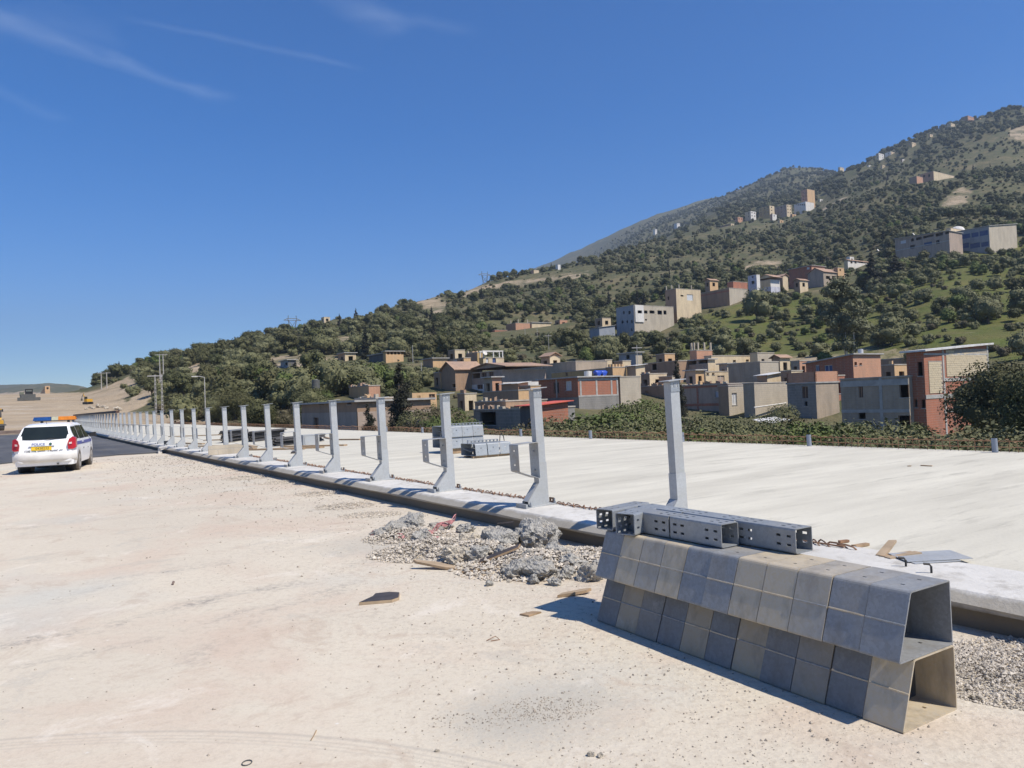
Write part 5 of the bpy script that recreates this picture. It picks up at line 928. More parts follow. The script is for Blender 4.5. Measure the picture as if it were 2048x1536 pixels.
for s in (-1, 1):
    t = MB(); pr = [(s * .615, .70), (s * .60, .86), (s * .64, 1.0), (s * .715, 1.06), (s * .79, 1.02), (s * .80, .74), (s * .74, .69)]
    P3 = [(x * 1.03, -2.15 + max(0, abs(x) - .66) * .9 + max(0, z - .92) * .45, z) for x, z in pr]; t.hexa([(x, y, z) for x, y, z in P3], [(x, y + .25, z) for x, y, z in P3]); tl = t.build('tail_light', M['red_lens'], car)
    c = MB(); c.obox((s * .66, -2.16, .84), (s * .07, .035, .01), (0, .02, 0), (0, .0, .055)); c.build('indicator', M['clear_lens'], tl)
def side_pane(name, y0, y1, z0, z1, s, y0t=None, y1t=None, mat='car_glass', prnt=car):
    q = MB(); n = 8
    for i in range(n + 1):
        for zf in (0, .5, 1):
            ya, yb = y0 + (y1 - y0) * i / n, (y0t if y0t is not None else y0) + ((y1t if y1t is not None else y1) - (y0t if y0t is not None else y0)) * i / n
            y = ya + (yb - ya) * zf; z = z0 + (z1 - z0) * zf; tz = top_z(y); bw = belt_w(y); rw = min(roof_w(y), bw); f = (z - .93) / max(tz - .93, .05)
            x = np.interp(f, [-1, 0, .35, .86], [bw, bw * .955, min(bw * .93, rw + .12), rw + .02]) + .008; q.v.append((s * float(x), y, z))
    for i in range(n):
        for j in range(2): a = i * 3 + j; q.f.append((a, a + 1, a + 4, a + 3))
    return q.build(name, M[mat], prnt, True)
for s in (-1, 1):
    side_pane('rear_side_window', -1.80, -1.05, .98, 1.36, s, -1.62, -1.05); side_pane('rear_door_window', -.98, -.05, .97, 1.38, s); side_pane('front_door_window', .03, 1.05, .97, 1.38, s, .03, .62)
    q = MB(); q.v = []; n = 12
    for i in range(n + 1):
        y = -1.95 + (1.25 + 1.95) * i / n
        for z in (.80, .90): q.v.append((s * (belt_w(y) * .985 + .012), y, z))
    for i in range(n): a = i * 2; q.f.append((a, a + 1, a + 3, a + 2))
    bn = q.build('blue_band', M['blue_band'], car)
    mr = MB(); mr.hexa([(s * .80, .86, .98), (s * 1.0, .84, .97), (s * 1.02, .95, .97), (s * .82, .98, .98)], [(s * .82, .86, 1.10), (s * .99, .84, 1.12), (s * 1.0, .94, 1.11), (s * .83, .98, 1.09)]); mr.build('mirror', M['black'], car)
    for y in (-1.22, 1.24):
        wh = MB(); wh.tube([(s * (.625), y, .305), (s * .645, y, .305), (s * .79, y, .305), (s * .805, y, .305)], .305, 24); wo_ = wh.build('wheel', M['tyre'], car, False)
        rm = MB(); rm.tube([(s * .80, y, .305), (s * .812, y, .305)], .2, 20); rm.build('rim', M['rim'], wo_); hb = MB(); hb.tube([(s * .81, y, .305), (s * .818, y, .305)], .05, 8); hb.build('hub', M['machine_grey'], wo_)
        ar = MB(); ar.tube([(s * .45, y, .32), (s * .735, y, .32)], .345, 20); ar.build('wheel_well', M['black'], car)
    dh = MB(); dh.obox((s * .818, -.82, .86), (s * .025, 0, 0), (0, .18, 0), (0, 0, .03)); dh.build('door_handle', M['white_paint'], car)
ub_ = MB(); ub_.box(-.66, .66, -2.0, 1.9, .20, .34); ub_.build('underbody', M['black'], car); ex = MB(); ex.cyl((.35, -2.1, .27), (.35, -1.7, .27), .028, 8); ex.build('exhaust', M['machine_grey'], car)
# light bar
lb = empty('bar'); bpy.data.objects.remove(lb)
fr = MB(); fr.box(-.55, .55, -.34, -.10, 1.54, 1.565); fr.box(-.40, -.34, -.28, -.16, 1.47, 1.54); fr.box(.34, .40, -.28, -.16, 1.47, 1.54); lbar = fr.build('light_bar', M['black'], car)
def lens(x0, x1, mat, nm): q = MB(); q.hexa([(x0, -.34, 1.566), (x1, -.34, 1.566), (x1, -.1, 1.566), (x0, -.1, 1.566)], [(x0 + (.03 if x0 < -.5 else 0), -.31, 1.68), (x1 - (.03 if x1 > .5 else 0), -.31, 1.68), (x1 - (.03 if x1 > .5 else 0), -.13, 1.68), (x0 + (.03 if x0 < -.5 else 0), -.13, 1.68)]); q.build(nm, mat, lbar)
lens(-.60, -.10, M['blue_lens'], 'blue_lens'); lens(-.085, .10, M['cream_lens'], 'clear_lens'); lens(.105, .60, M['amber_lens'], 'amber_lens')
an = MB(); an.tube([(0, -1.55, 1.46), (0, -1.62, 1.50), (0, -1.66, 1.56)], .006, 5); an.build('aerial', M['black'], car)
# plate and lettering
def on_gate(me, x, z, name, tilt=R(8), d=.03):
    p = rearpt(x, z, d); o = link(name, me, car, p, (R(90) - tilt, 0, 0)); return o
pt = MB(); pt.box(-.26, .26, -.055, .055, -.004, .004); plo = on_gate(pt.mesh('number_plate', M['plate_yellow']), -.06, .735, 'number_plate', R(6), .026)
link('plate_digits', text_mesh('digits', '0438233', .10, M['ink'], .0005), plo, (.02, 0, .006)); rc = MB(); rc.box(-.33, .33, -.004, .004, -.01, .02); on_gate(rc.mesh('plate_recess', M['machine_grey']), -.06, .80, 'plate_recess', R(6), .02)
on_gate(text_mesh('lettering', 'POLICE', .105, M['ink_blue'], .001), -.14, .862, 'police_lettering', R(8), .026)
bg_ = MB(); bg_.tube([(0, 0, 0), (0, 0, .002)], .038, 16); bo_ = on_gate(bg_.mesh('badge', M['ink']), .17, .862, 'badge', R(8), .024); ib = MB(); ib.tube([(0, 0, .003), (0, 0, .004)], .018, 10); ib.build('badge_centre', M['ink_green'], bo_)
def bump_text(me, x, z, name): o = link(name, me, car, (x, -2.192, z), (R(90), 0, 0)); return o
on_gate(text_mesh('lettering', '1548', .085, M['ink'], .001), -.43, .665, 'unit_number', R(4), .028)
st = MB()
def stroke(x, z, pts, r=.007): st.tube([(x + a, 0, z + b) for a, b in pts], r, 5)
# cursive lettering along the lower tailgate
for (x, pts) in ((-.30, [(0, .0), (.02, .03), (.05, .035), (.08, .01), (.10, -.02)]), (-.16, [(0, 0), (.03, -.008), (.06, .01), (.09, 0), (.12, .02), (.14, 0)]), (-.02, [(0, 0), (.03, .02), (.05, 0)]), (.08, [(0, -.03), (.03, -.02), (.04, .02), (.02, .04)]), (.16, [(0, .03), (.02, 0), (.05, .005), (.08, 0), (.11, .02), (.14, 0), (.17, .012), (.20, .03)]), (.40, [(0, 0), (.03, .02), (.06, .03), (.09, .01)])):
    stroke(x, 0, pts)
for x, z in ((-.13, .03), (-.10, .03), (.22, -.025), (.29, .035), (.34, -.02)): st.tube([(x, 0, z), (x + .008, 0, z)], .006, 5)
o = st.build('cursive_lettering', M['ink'], car, False, (0, rearpt(0, .665, .02)[1], .665))
gs = MB(); gs.tube([(-.27, -.004, .01), (-.2, -.004, .02)], .006, 5); gs.build('green_mark', M['ink_green'], o)
for (y, z, s_, tx) in ((-.55, .66, .06, 'POLICE'), (.35, .64, .05, '1548')):
    link('side_lettering', text_mesh('lettering', tx, s_, M['ink'], .001), car, (.832, y, z), (R(90), 0, R(90)))
# ---------------------------------------------------------------- machines further up the road
def on_road(px, py):
    best = None
    for Y in np.arange(70, 330, 1.5):
        p = at(px, py, Y); d = p.z - hz(p.x, p.y)
        if d < 0.05: best = p; break
    p = best or at(px, py, 150); p.z = hz(p.x, p.y); return p
# roller, cut by the left edge of the picture
g = at(-14, 862, 84); g.z = max(hz(g.x, g.y), .42) if to_uv(g.x, g.y)[0] > ub + 4 else .06
ro = empty('road_roller', g, rot_u(60) + .15, 'yellow road roller with black cab and drum at the left picture edge', 'road roller')
q = MB(); q.tube([(-.85, -1.35, .62), (.85, -1.35, .62)], .62, 22); q.build('drum', M['machine_grey'], ro); q = MB(); q.tube([(-.9, 1.35, .66), (.9, 1.35, .66)], .66, 22); q.build('rear_drum', M['machine_grey'], ro)
q = MB(); q.prism_x([(-2.0, .75), (-2.0, 1.15), (-.7, 1.25), (-.5, 1.5), (1.0, 1.55), (2.0, 1.25), (2.0, .8)], -.75, .75); q.build('chassis', M['yellow'], ro); q = MB(); q.box(-1.0, 1.0, -2.02, -.75, .55, .72); q.build('drum_frame', M['machine_grey'], ro)
q = MB(); q.prism_x([(-.6, 1.5), (-.5, 2.35), (.7, 2.35), (.8, 1.55)], -.68, .68); cb = q.build('cab', M['car_glass'], ro); q = MB(); q.box(-.78, .78, -.7, .9, 2.35, 2.45); q.build('cab_roof', M['yellow'], cb)
for x in (-.72, .70):
    for y in (-.62, .74): q = MB(); q.box(x, x + .05, y, y + .06, 1.5, 2.36); q.build('cab_pillar', M['black'], cb)
q = MB(); q.box(.78, .92, -.62, -.5, 2.1, 2.4); q.build('mirror', M['black'], cb)
# paver with wide screed
g = on_road(58, 801); pv = empty('road_paver', g, rot_u(80) + .05, 'dark road paver with a canopy and wide screed in the middle of the far road', 'paver'); pv.scale = (1.0, 1.0, 1.0); S = g.y / FPX
W = lambda px_: px_ * S * 1.15
q = MB(); q.box(-W(17), W(17), -W(3), 0, .05, .75); q.build('screed', M['machine_grey'], pv); q = MB(); q.box(-W(12), W(10), 0, 4.2, .5, 1.5); q.build('body', M['machine_grey'], pv)
q = MB(); q.box(-W(5), W(6), .2, 2.6, 2.5, 2.68); cn = q.build('canopy', M['black'], pv)
for x in (-W(4.6), W(5.4)):
    for y in (.3, 2.4): q = MB(); q.box(x, x + .1, y, y + .1, 1.5, 2.5); q.build('canopy_post', M['black'], cn)
q = MB(); q.box(-W(4), W(5), .6, 2.2, 1.5, 2.1); q.build('operator_seat', M['black'], pv); q = MB(); q.box(-W(13), -W(7), .3, 2.4, 1.2, 2.0); q.build('side_hopper', M['machine_green'], pv)
for x in (-W(9), W(7)): q = MB(); q.tube([(x, .8, .45), (x, 3.6, .45)], .45, 10); q.build('track', M['black'], pv)
# excavator on the bank
g = on_road(176, 808); xc = empty('excavator', g, .5, 'orange excavator with its arm folded up at the foot of the sandy bank', 'excavator'); S = g.y / FPX
q = MB(); q.prism_x([(-.9 * 20 * S / 2, 0), (-10 * S, .35), (-9 * S, .75), (9 * S, .75), (10 * S, .35), (9 * S, 0)], -1.2, -.6); q.build('track', M['black'], xc); q = MB(); q.prism_x([(-9 * S, 0), (-10 * S, .35), (-9 * S, .75), (9 * S, .75), (10 * S, .35), (9 * S, 0)], .6, 1.2); q.build('track', M['black'], xc)
q = MB(); q.prism_x([(-8 * S, .8), (-8 * S, 1.7), (1 * S, 1.75), (4 * S, 1.3), (4 * S, .8)], -1.1, 1.1); q.build('upper_body', M['yellow'], xc); q = MB(); q.prism_x([(0, 1.2), (0, 2.5), (2.8 * S, 2.5), (4 * S, 1.2)], -1.05, -.15); q.build('cab', M['car_glass'], xc)
q = MB(); q.tube([(-.2, 2 * S, 1.5), (-1.2, 4 * S, 2.9), (-1.0, 5.5 * S, 3.6)], .16, 6); q.build('boom', M['yellow'], xc); q = MB(); q.tube([(-1.0, 5.5 * S, 3.6), (-1.6, 6 * S, 2.6), (-1.7, 6.5 * S, 1.9)], .12, 6); q.build('stick', M['machine_grey'], xc); q = MB(); q.prism_x([(6 * S, 1.9), (7.5 * S, 1.8), (7 * S, 1.2), (6 * S, 1.4)], -2.0, -1.4); q.build('bucket', M['machine_grey'], xc)
xc.rotation_euler.z = 1.2; xc.scale = (.62, .62, .62)
for k, (x, y, w) in enumerate(((180, 815, 8), (187, 816, 7), (196, 813, 12), (206, 814, 10), (213, 816, 8), (233, 818, 12), (240, 820, 9), (172, 817, 7))):
    p = on_road(x, y + 2); s = w * p.y / FPX; o = link('boulder', lumps_t[k % 9], None, p + Vector((0, 0, s * .25)), (0, 0, k)); o.scale = (s, s, s); tag(o, 'pale boulder in the line at the foot of the sandy bank, %s from the left' % ORD[k].replace('nearest', 'first'), 'boulder', 'boulders at the foot of the bank')
# ---------------------------------------------------------------- buildings
PANE = {'door': 'door', 'shutter': 'shutter', 'blue': 'blue', 'lil': 'lilac', 'mv': 'mauve', 'glass': 'pane'}
UP = Vector((0, 0, 1))
for b in B:
    C, th, Y = b['C'], b['th_'], b['Y']; s, c = math.sin(th), math.cos(th); dL, dR = Vector((-s, c, 0)), Vector((c, s, 0)); nL, nR = -dR, -dL
    lu, lv = max(b['lu'], 1.6), max(b['lv'], 1.6); far = b.get('far'); t = empty(b['name'], C, 0, b['label'], 'house'); zb = C.z
    zloc = lambda z: z - zb
    zt = zloc(b['zt']); z0 = -5.0
    ztl = zloc(at(b['xl'], b['ytl'], Y + c * lu).z) if 'ytl' in b else zt; ztr = zloc(at(b['xr'], b['ytr'], Y + s * lv).z) if 'ytr' in b else zt
    def onL(px, py): r = ray(px, py); k = (C.x - r[0] * C.y) / (s + r[0] * c); return k, EYE + r[2] * (C.y + c * k) - zb
    def onR(px, py): r = ray(px, py); k = (r[0] * C.y - C.x) / (c - r[0] * s); return k, EYE + r[2] * (C.y + s * k) - zb
    def rects(ws, fn):
        out = []
        for (x0, x1, y0, y1, kind) in ws:
            a, z1 = fn((x0 + x1) / 2, y0); _, zz = fn((x0 + x1) / 2, y1); k0, _ = fn(x0, (y0 + y1) / 2); k1, _ = fn(x1, (y0 + y1) / 2); out.append((min(k0, k1), max(k0, k1), zz, z1, kind))
        return out
    HL, HR = rects(b.get('wL', ()), onL), rects(b.get('wR', ()), onR)
    if far or b.get('auto'):
        for H_, L_ in ((HL, lu), (HR, lv)):
            n_ = max(1, int(L_ / 3.6))
            for st_ in range(max(1, int(zt / 3.1))):
                H_ += [((i_ + .32) / n_ * L_, (i_ + .32) / n_ * L_ + min(1.3, L_ / n_ * .4), zt - 2.1 - st_ * 3, zt - .8 - st_ * 3, 0) for i_ in range(n_)]
    hasbase = b.get('base'); open_ = b['roof'] == 'open'
    zbs = zloc(at(b['xc'], hasbase[0], Y).z) if hasbase else None
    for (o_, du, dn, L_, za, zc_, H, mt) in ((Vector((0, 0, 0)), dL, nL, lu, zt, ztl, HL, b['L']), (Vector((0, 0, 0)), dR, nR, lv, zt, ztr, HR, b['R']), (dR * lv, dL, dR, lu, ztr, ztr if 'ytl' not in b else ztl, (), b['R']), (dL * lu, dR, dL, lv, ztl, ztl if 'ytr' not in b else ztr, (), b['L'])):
        hh = [h[:4] for h in H]
        if hasbase:
            m = MB(); m.panel(o_, du, dn, L_, zbs, za, zc_, [h for h in hh if h[3] > zbs + .1], .25); m.build('wall', M[mt], t)
            m = MB(); m.panel(o_ + dn * .05, du, dn, L_, z0, zbs, zbs, [h for h in hh if h[3] <= zbs + .1], .3); m.build('base_wall', M[hasbase[1]], t)
        else:
            m = MB(); m.panel(o_, du, dn, L_, z0, za, zc_, hh, .25, open_); m.build('wall', M[mt], t)
        for (a0, a1, q0, q1, kind) in H:
            a0, a1 = max(a0, .02), min(a1, L_ - .02); q1 = min(q1, min(za, zc_) - .03)
            if a1 - a0 < .1 or q1 - q0 < .1: continue
            if kind:
                m = MB(); P = lambda x, z, d: o_ + du * x + UP * z - dn * d
                m.quad(P(a0, q0, .14), P(a1, q0, .14), P(a1, q1, .14), P(a0, q1, .14)); wd = m.build('door' if kind == 'door' else 'window', M[PANE[kind]], t)
                if not far and Y < 140:
                    m = MB(); f = .07
                    for (x0, x1, y0, y1) in ((a0, a0 + f, q0, q1), (a1 - f, a1, q0, q1), (a0 + f, a1 - f, q1 - f, q1), ((a0 + a1) / 2 - f / 2, (a0 + a1) / 2 + f / 2, q0, q1 - f)): m.obox(P(x0, y0, .137), du * (x1 - x0), dn * .04, UP * (y1 - y0))
                    m.build('frame', M['brown' if kind == 'door' else 'whiter'], wd)
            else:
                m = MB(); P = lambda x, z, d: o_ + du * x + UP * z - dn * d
                m.quad(P(a0, q0, 1.6), P(a1, q0, 1.6), P(a1, q1, 1.6), P(a0, q1, 1.6)); m.build('dark_backing', M['dark'], t)  # dark sheet behind the open hole, painting the unlit interior
            if not far and Y < 140 and kind != 'door': m = MB(); m.obox(P(a0 - .06, q0 - .07, -.05), du * (a1 - a0 + .12), -dn * .17, UP * .065); m.build('sill', M['conc'], t)
    cm = M[b.get('cmat', 'conc')]
    for key, fn, du, dn, L_ in (('L', onL, dL, nL, lu), ('R', onR, dR, nR, lv)):
        for x in b.get('c' + key, ()):
            k, _ = fn(x, (b['yt'] + b['yb']) / 2); k = min(max(k, .02), L_ - .3); top = zt + ((ztl if key == 'L' else ztr) - zt) * k / L_
            m = MB(); m.obox(du * k + UP * z0 + dn * .045, du * .28, -dn * .1, UP * (top - z0 - .03)); m.build('column', cm, t)
        for e in b.get('b' + key, ()):
            k0 = 0.0 if len(e) < 3 else fn(e[2], e[0])[0]; z = zloc(at(b['xc'], e[0], Y).z)
            m = MB(); m.obox(du * k0 + UP * (z - e[1]) + dn * .05, du * (L_ - k0), -dn * .11, UP * e[1]); m.build('beam', cm, t)
    def deck_slab(z_c, z_l, z_r, ov, thk, mat, name='roof_slab'):
        m = MB(); P = lambda u_, v_, z: dL * u_ + dR * v_ + UP * z; zz = lambda fu, fv: z_c + (z_l - z_c) * fu + (z_r - z_c) * fv
        base = [P(-ov, -ov, zz(0, 0)), P(-ov, lv + ov, zz(0, 1)), P(lu + ov, lv + ov, zz(1, 1)), P(lu + ov, -ov, zz(1, 0))]; m.hexa(base, [q + UP * thk for q in base]); return m.build(name, M[mat], t)
    rf = b['roof']
    if rf in ('flat', 'ragged', 'teeth', 'pergola', 'gableL'): deck_slab(zt, ztl, ztr, .06, .12, 'slabtop')
    if rf == 'slab': deck_slab(zt, ztl, ztr, .35, .17, 'conc')
    if rf == 'monoslab': deck_slab(zt, zt, ztr, .4, .16, 'sheet')
    if rf == 'sheet': deck_slab(zt + .02, zt + .02, zt + min(lv * .14, 1.2), .35, .06, 'sheet', 'sheet_roof'); [MB().panel(dL * k, dR, -dL if k == 0 else dL, lv, zt - .05, zt, zt + min(lv * .14, 1.2)).build('wall', M[b['R']], t) for k in (0, lu)]
    if rf == 'redsheet': deck_slab(zt + .03, zt + .03, ztr + .03, .35, .07, 'sheet_red', 'sheet_roof')
    if rf == 'parapet':
        deck_slab(zt - .02, zt - .02, zt - .02, .1, .15, 'conc'); zp = zloc(at(b['xc'], b['py'], Y).z)
        for (o_, du, dn, L_) in ((Vector((0, 0, 0)), dL, nL, lu), (Vector((0, 0, 0)), dR, nR, lv), (dR * lv, dL, dR, lu), (dL * lu, dR, dL, lv)): m = MB(); m.obox(o_ + UP * (zt + .14) , du * L_, -dn * .2, UP * (zp - zt - .14)); m.build('parapet', M[b['pmat']], t)
    if rf == 'tile':
        m = MB(); ov = .35; ax = lv > lu; A, Bv = (dR, dL) if ax else (dL, dR); la, lb_ = (lv, lu) if ax else (lu, lv); h = lb_ * .28
        P = lambda a_, b_, z: A * a_ + Bv * b_ + UP * z
        for (b0, b1, za, zc_) in ((-ov, lb_ / 2, zt - .1, zt + h), (lb_ + ov, lb_ / 2, zt - .1, zt + h)): base = [P(-ov, b0, za), P(la + ov, b0, za), P(la + ov, b1, zc_), P(-ov, b1, zc_)]; m.hexa(base, [q + UP * .12 for q in base])
        m.build('tiled_roof', M['tile'], t)
        for a_ in (0, la): m = MB(); m.quad(P(a_, 0, zt - .05), P(a_, lb_, zt - .05), P(a_, lb_ / 2, zt + h)); m.build('gable', M[b['L']], t)
    if rf == 'gableL':
        x0, xa, x1, ya, ye = b['gpix']; (k0, ze), (ka, zap), (k1, _) = onL(x0, ye), onL(xa, ya), onL(x1, ye); ze = zt + .12 if ze < zt + .12 else ze; zap = max(zap, ze + .5)
        P = lambda u_, v_, z: dL * u_ + dR * v_ + UP * z
        m = MB(); m.quad(P(k0, .02, ze), P(k1, .02, ze), P(ka, .02, zap - .05)); m.quad(P(k0, lv, ze), P(k1, lv, ze), P(ka, lv, zap - .05)); m.build('gable', M[b['L']], t)
        for k in (k0, k1):
            ke = k + (k - ka) * .08; base = [P(ke, -.35, ze - .08), P(ke, lv + .3, ze - .08), P(ka, lv + .3, zap), P(ka, -.35, zap)]; m = MB(); m.hexa(base, [q + UP * .12 for q in base]); m.build('tiled_roof', M['tile'], t)
    if rf == 'ragged':
        r = random.Random(b['xc'])
        for k in range(int(lu / .9)):
            w, h = r.uniform(.3, .9), r.uniform(.08, .5); o_ = dL * (k * .9 + r.uniform(0, .3)) + UP * (zt + .115); m = MB(); m.hexa([o_, o_ + dL * w, o_ + dL * w + dR * .3, o_ + dR * .3], [o_ + UP * h * r.uniform(.4, 1), o_ + dL * w + UP * h, o_ + dL * w + dR * .3 + UP * h * r.uniform(.5, 1), o_ + dR * .3 + UP * h]); m.build('broken_masonry', M[r.choice(['lgrey', 'brown', 'orange', 'tile'])], t)
    if rf == 'teeth':
        for (du, L_, dn) in ((dR, lv, nR), (dL, lu, nL)):
            for k in range(int(L_ / .62)): m = MB(); m.obox(du * (k * .62 + .04) + UP * (zt + .12), du * .36, -dn * .25, UP * .42); m.build('merlon', M['orange'], t)
    if rf == 'pergola':
        for (u_, v_) in ((.1, .1), (.1, lv * .5), (.1, lv - .25), (lu - .25, .1), (lu - .25, lv - .25)): m = MB(); m.obox(dL * u_ + dR * v_ + UP * (zt + .12), dL * .18, dR * .18, UP * 1.2); m.build('roof_post', M['whiter'], t)
        for (u_, v_, du, L_) in ((.08, 0, dR, lv), (lu - .27, 0, dR, lv)): m = MB(); m.obox(dL * u_ + UP * (zt + 1.32), du * L_, dL * .2, UP * .2); m.build('roof_beam', M['whiter'], t)
    for k in range(b.get('starters', 0)):
        f = (k + .5) / b['starters']; o_ = (dR * (lv * f) if k % 2 == 0 else dL * (lu * f)) + UP * (zt + .1); m = MB(); m.obox(o_, dL * .25, dR * .25, UP * 1.3); m.build('starter_column', M['lgrey'], t)
    if b.get('bay'):
        x0, x1, y0, y1 = b['bay']; k0, k1 = onR(x0, 640)[0], onR(x1, 640)[0]; z1, zz = onR(x0, y0)[1], onR(x0, y1)[1]; m = MB(); q0, q1 = onR(1280, 627)[1], onR(1280, 621)[1]; ka, kb = onR(1274, 624)[0], onR(1283, 624)[0]
        m.panel(dR * k0 + nR * .3, dR, nR, k1 - k0, zz, z1, z1, [(ka - k0, kb - k0, q0, q1)], .28); m.obox(dR * k0 + nR * .3 + UP * z1, dR * (k1 - k0), -nR * .3, UP * .1)
        for k in (k0, k1): m.quad(dR * k + UP * zz, dR * k + nR * .3 + UP * zz, dR * k + nR * .3 + UP * z1, dR * k + UP * z1)
        m.build('corner_bay', M['whiter'], t)
    if b.get('dome'):
        x, y = b['dome']; k, z = onR(x, y); m = MB(); rr = 2.6
        for i in range(6):
            for j in range(14):
                f = lambda a_, p_: dR * k + dL * 2.5 + Vector((rr * math.cos(a_) * math.cos(p_), rr * math.cos(a_) * math.sin(p_), zt + .12 + rr * .75 * math.sin(a_)))
                a0, a1 = i * math.pi / 12, (i + 1) * math.pi / 12; p0_, p1_ = j * math.tau / 14, (j + 1) * math.tau / 14; m.quad(f(a0, p0_), f(a0, p1_), f(a1, p1_), f(a1, p0_))
        m.build('dome', M['whiter'], t, True)
    if b.get('blocks'):
        bm_ = MB(); bm_.box(0, .395, 0, .05, 0, .185); bme = bm_.mesh('block', M['block']); hb_ = MB(); hb_.box(0, .19, 0, .05, 0, .185); hme = hb_.mesh('block', M['block']); cnt = 0
        for (x0, x1, y0, y1) in ((1856.5, 1884, 722, 787), (1892.5, 1976, 697, 753)):
            k0, k1 = onR(x0, 740)[0] + .04, onR(x1, 740)[0]; zA, zB_ = onR(x0, y1)[1], onR(x0, y0)[1]; row = 0; z = zA
            bk = MB(); bk.obox(dR * k0 + UP * zA + nR * .02, dR * (k1 - k0), -nR * .03, UP * (zB_ - zA)); bk.build('mortar_bed', M['mortar'], t)
            while z + .2 < zB_ + .05:
                k = k0 if row % 2 == 0 else k0 + .2
                if row % 2: o = link('block', hme, t, dR * k0 + UP * z + nR * .045, (0, 0, th)); cnt += 1
                while k + .40 <= k1 and cnt < 290:
                    o = link('block', bme, t, dR * k + UP * (z + random.uniform(-.006, .006)) + nR * (.045 + random.uniform(-.008, .008)), (random.uniform(-.01, .01), 0, th)); cnt += 1; k += .41
                z += .205; row += 1
bd_ = {b['name']: b for b in B}
# things on roofs
def tank(px, py, r, h, mat, lab, Y, lying=False, b=None):
    p = at(px, py, Y); base = bd_[b]['zt'] + .17 if b else p.z; t = empty('water_tank', (p.x, p.y, base), HT, lab, 'water tank', 'tanks on the roofs'); m = MB()
    if lying: m.tube([(-h / 2, 0, r * .9), (-h / 2 + .06, 0, r), (h / 2 - .06, 0, r), (h / 2, 0, r * .9)], r, 16); m.build('barrel', M[mat], t, True); [MB().obox((x, -r * .7, 0), (.08, 0, 0), (0, r * 1.4, 0), (0, 0, r * .4)).build('cradle', M['conc'], t) for x in (-h * .3, h * .3)]
    else: m.tube([(0, 0, 0), (0, 0, h)], r, 16); m.build('barrel', M[mat], t); m = MB(); m.tube([(0, 0, h), (0, 0, h + .06)], r * .5, 12); m.build('lid', M['conc'], t)
tank(1176, 750, .55, .75, 'whiter', 'white water tank on the red frame house', 104, b='red_frame_house'); tank(1195, 750, .42, .8, 'tank_blue', 'left blue water barrel on the red frame house', 104, True, 'red_frame_house'); tank(1206, 750, .42, .8, 'tank_blue', 'right blue water barrel on the red frame house', 104.5, True, 'red_frame_house')
tank(632, 777, .5, 1.1, 'machine_grey', 'dark water tank on the slope behind the long house', 95); tank(1722, 722, .35, .6, 'shutter', 'grey tank on the red brick house', 104, b='red_brick_house')
def dish(px, py, Y, lab):
    p = at(px, py, Y); t = empty('satellite_dish', p, 0, lab, 'satellite dish', 'dishes on the roofs'); m = MB(); m.tube([(0, 0, -.9), (0, 0, 0)], .03, 5); m.build('mast', M['conc'], t); m = MB(); d = Vector((.5, -.7, .5)).normalized(); a = d.orthogonal().normalized(); bb = d.cross(a)
    for j in range(12):
        A, B2 = j * math.tau / 12, (j + 1) * math.tau / 12; e0 = a * math.cos(A) + bb * math.sin(A); e1 = a * math.cos(B2) + bb * math.sin(B2); m.quad(d * -.1, e0 * .28 - d * .06, e1 * .28 - d * .06); m.quad(e0 * .28 - d * .06, e0 * .5 + d * .05, e1 * .5 + d * .05, e1 * .28 - d * .06)
    m.build('reflector', M['whiter'], t, True)
for (x, y, Y, lab) in ((970, 706, 150, 'white satellite dish on the yellow house'), (1827, 468, 264, 'white dish on the open terrace house'), (1756, 500, 262, 'white dish left of the open terrace house')): dish(x, y, Y, lab)
# rubble walls and pale junk sheet among the olives
m = MB(); g = at(1522, 845, 60); m.obox((0, 0, 0), (2.0, .3, .15), (-.3, 1.2, .2), (0, 0, .03)); m.obox((.6, -.5, -.12), (1.6, .1, .25), (-.2, .7, .1), (0, 0, .03)); tag(m.build('roof_sheet', M['sheet'], None, False, g), 'white crumpled sheet roof among the olives', 'sheet')
m = MB(); b = bd_['ribbed_wall_house']; p0_, p1_ = at(1508, 815, 86.5), at(1572, 806, 90.5); m.tube([p0_, p1_], .08, 6); tag(m.build('wall_pipe', M['whiter']), 'pale slanting pipe across the ribbed concrete house wall', 'pipe')
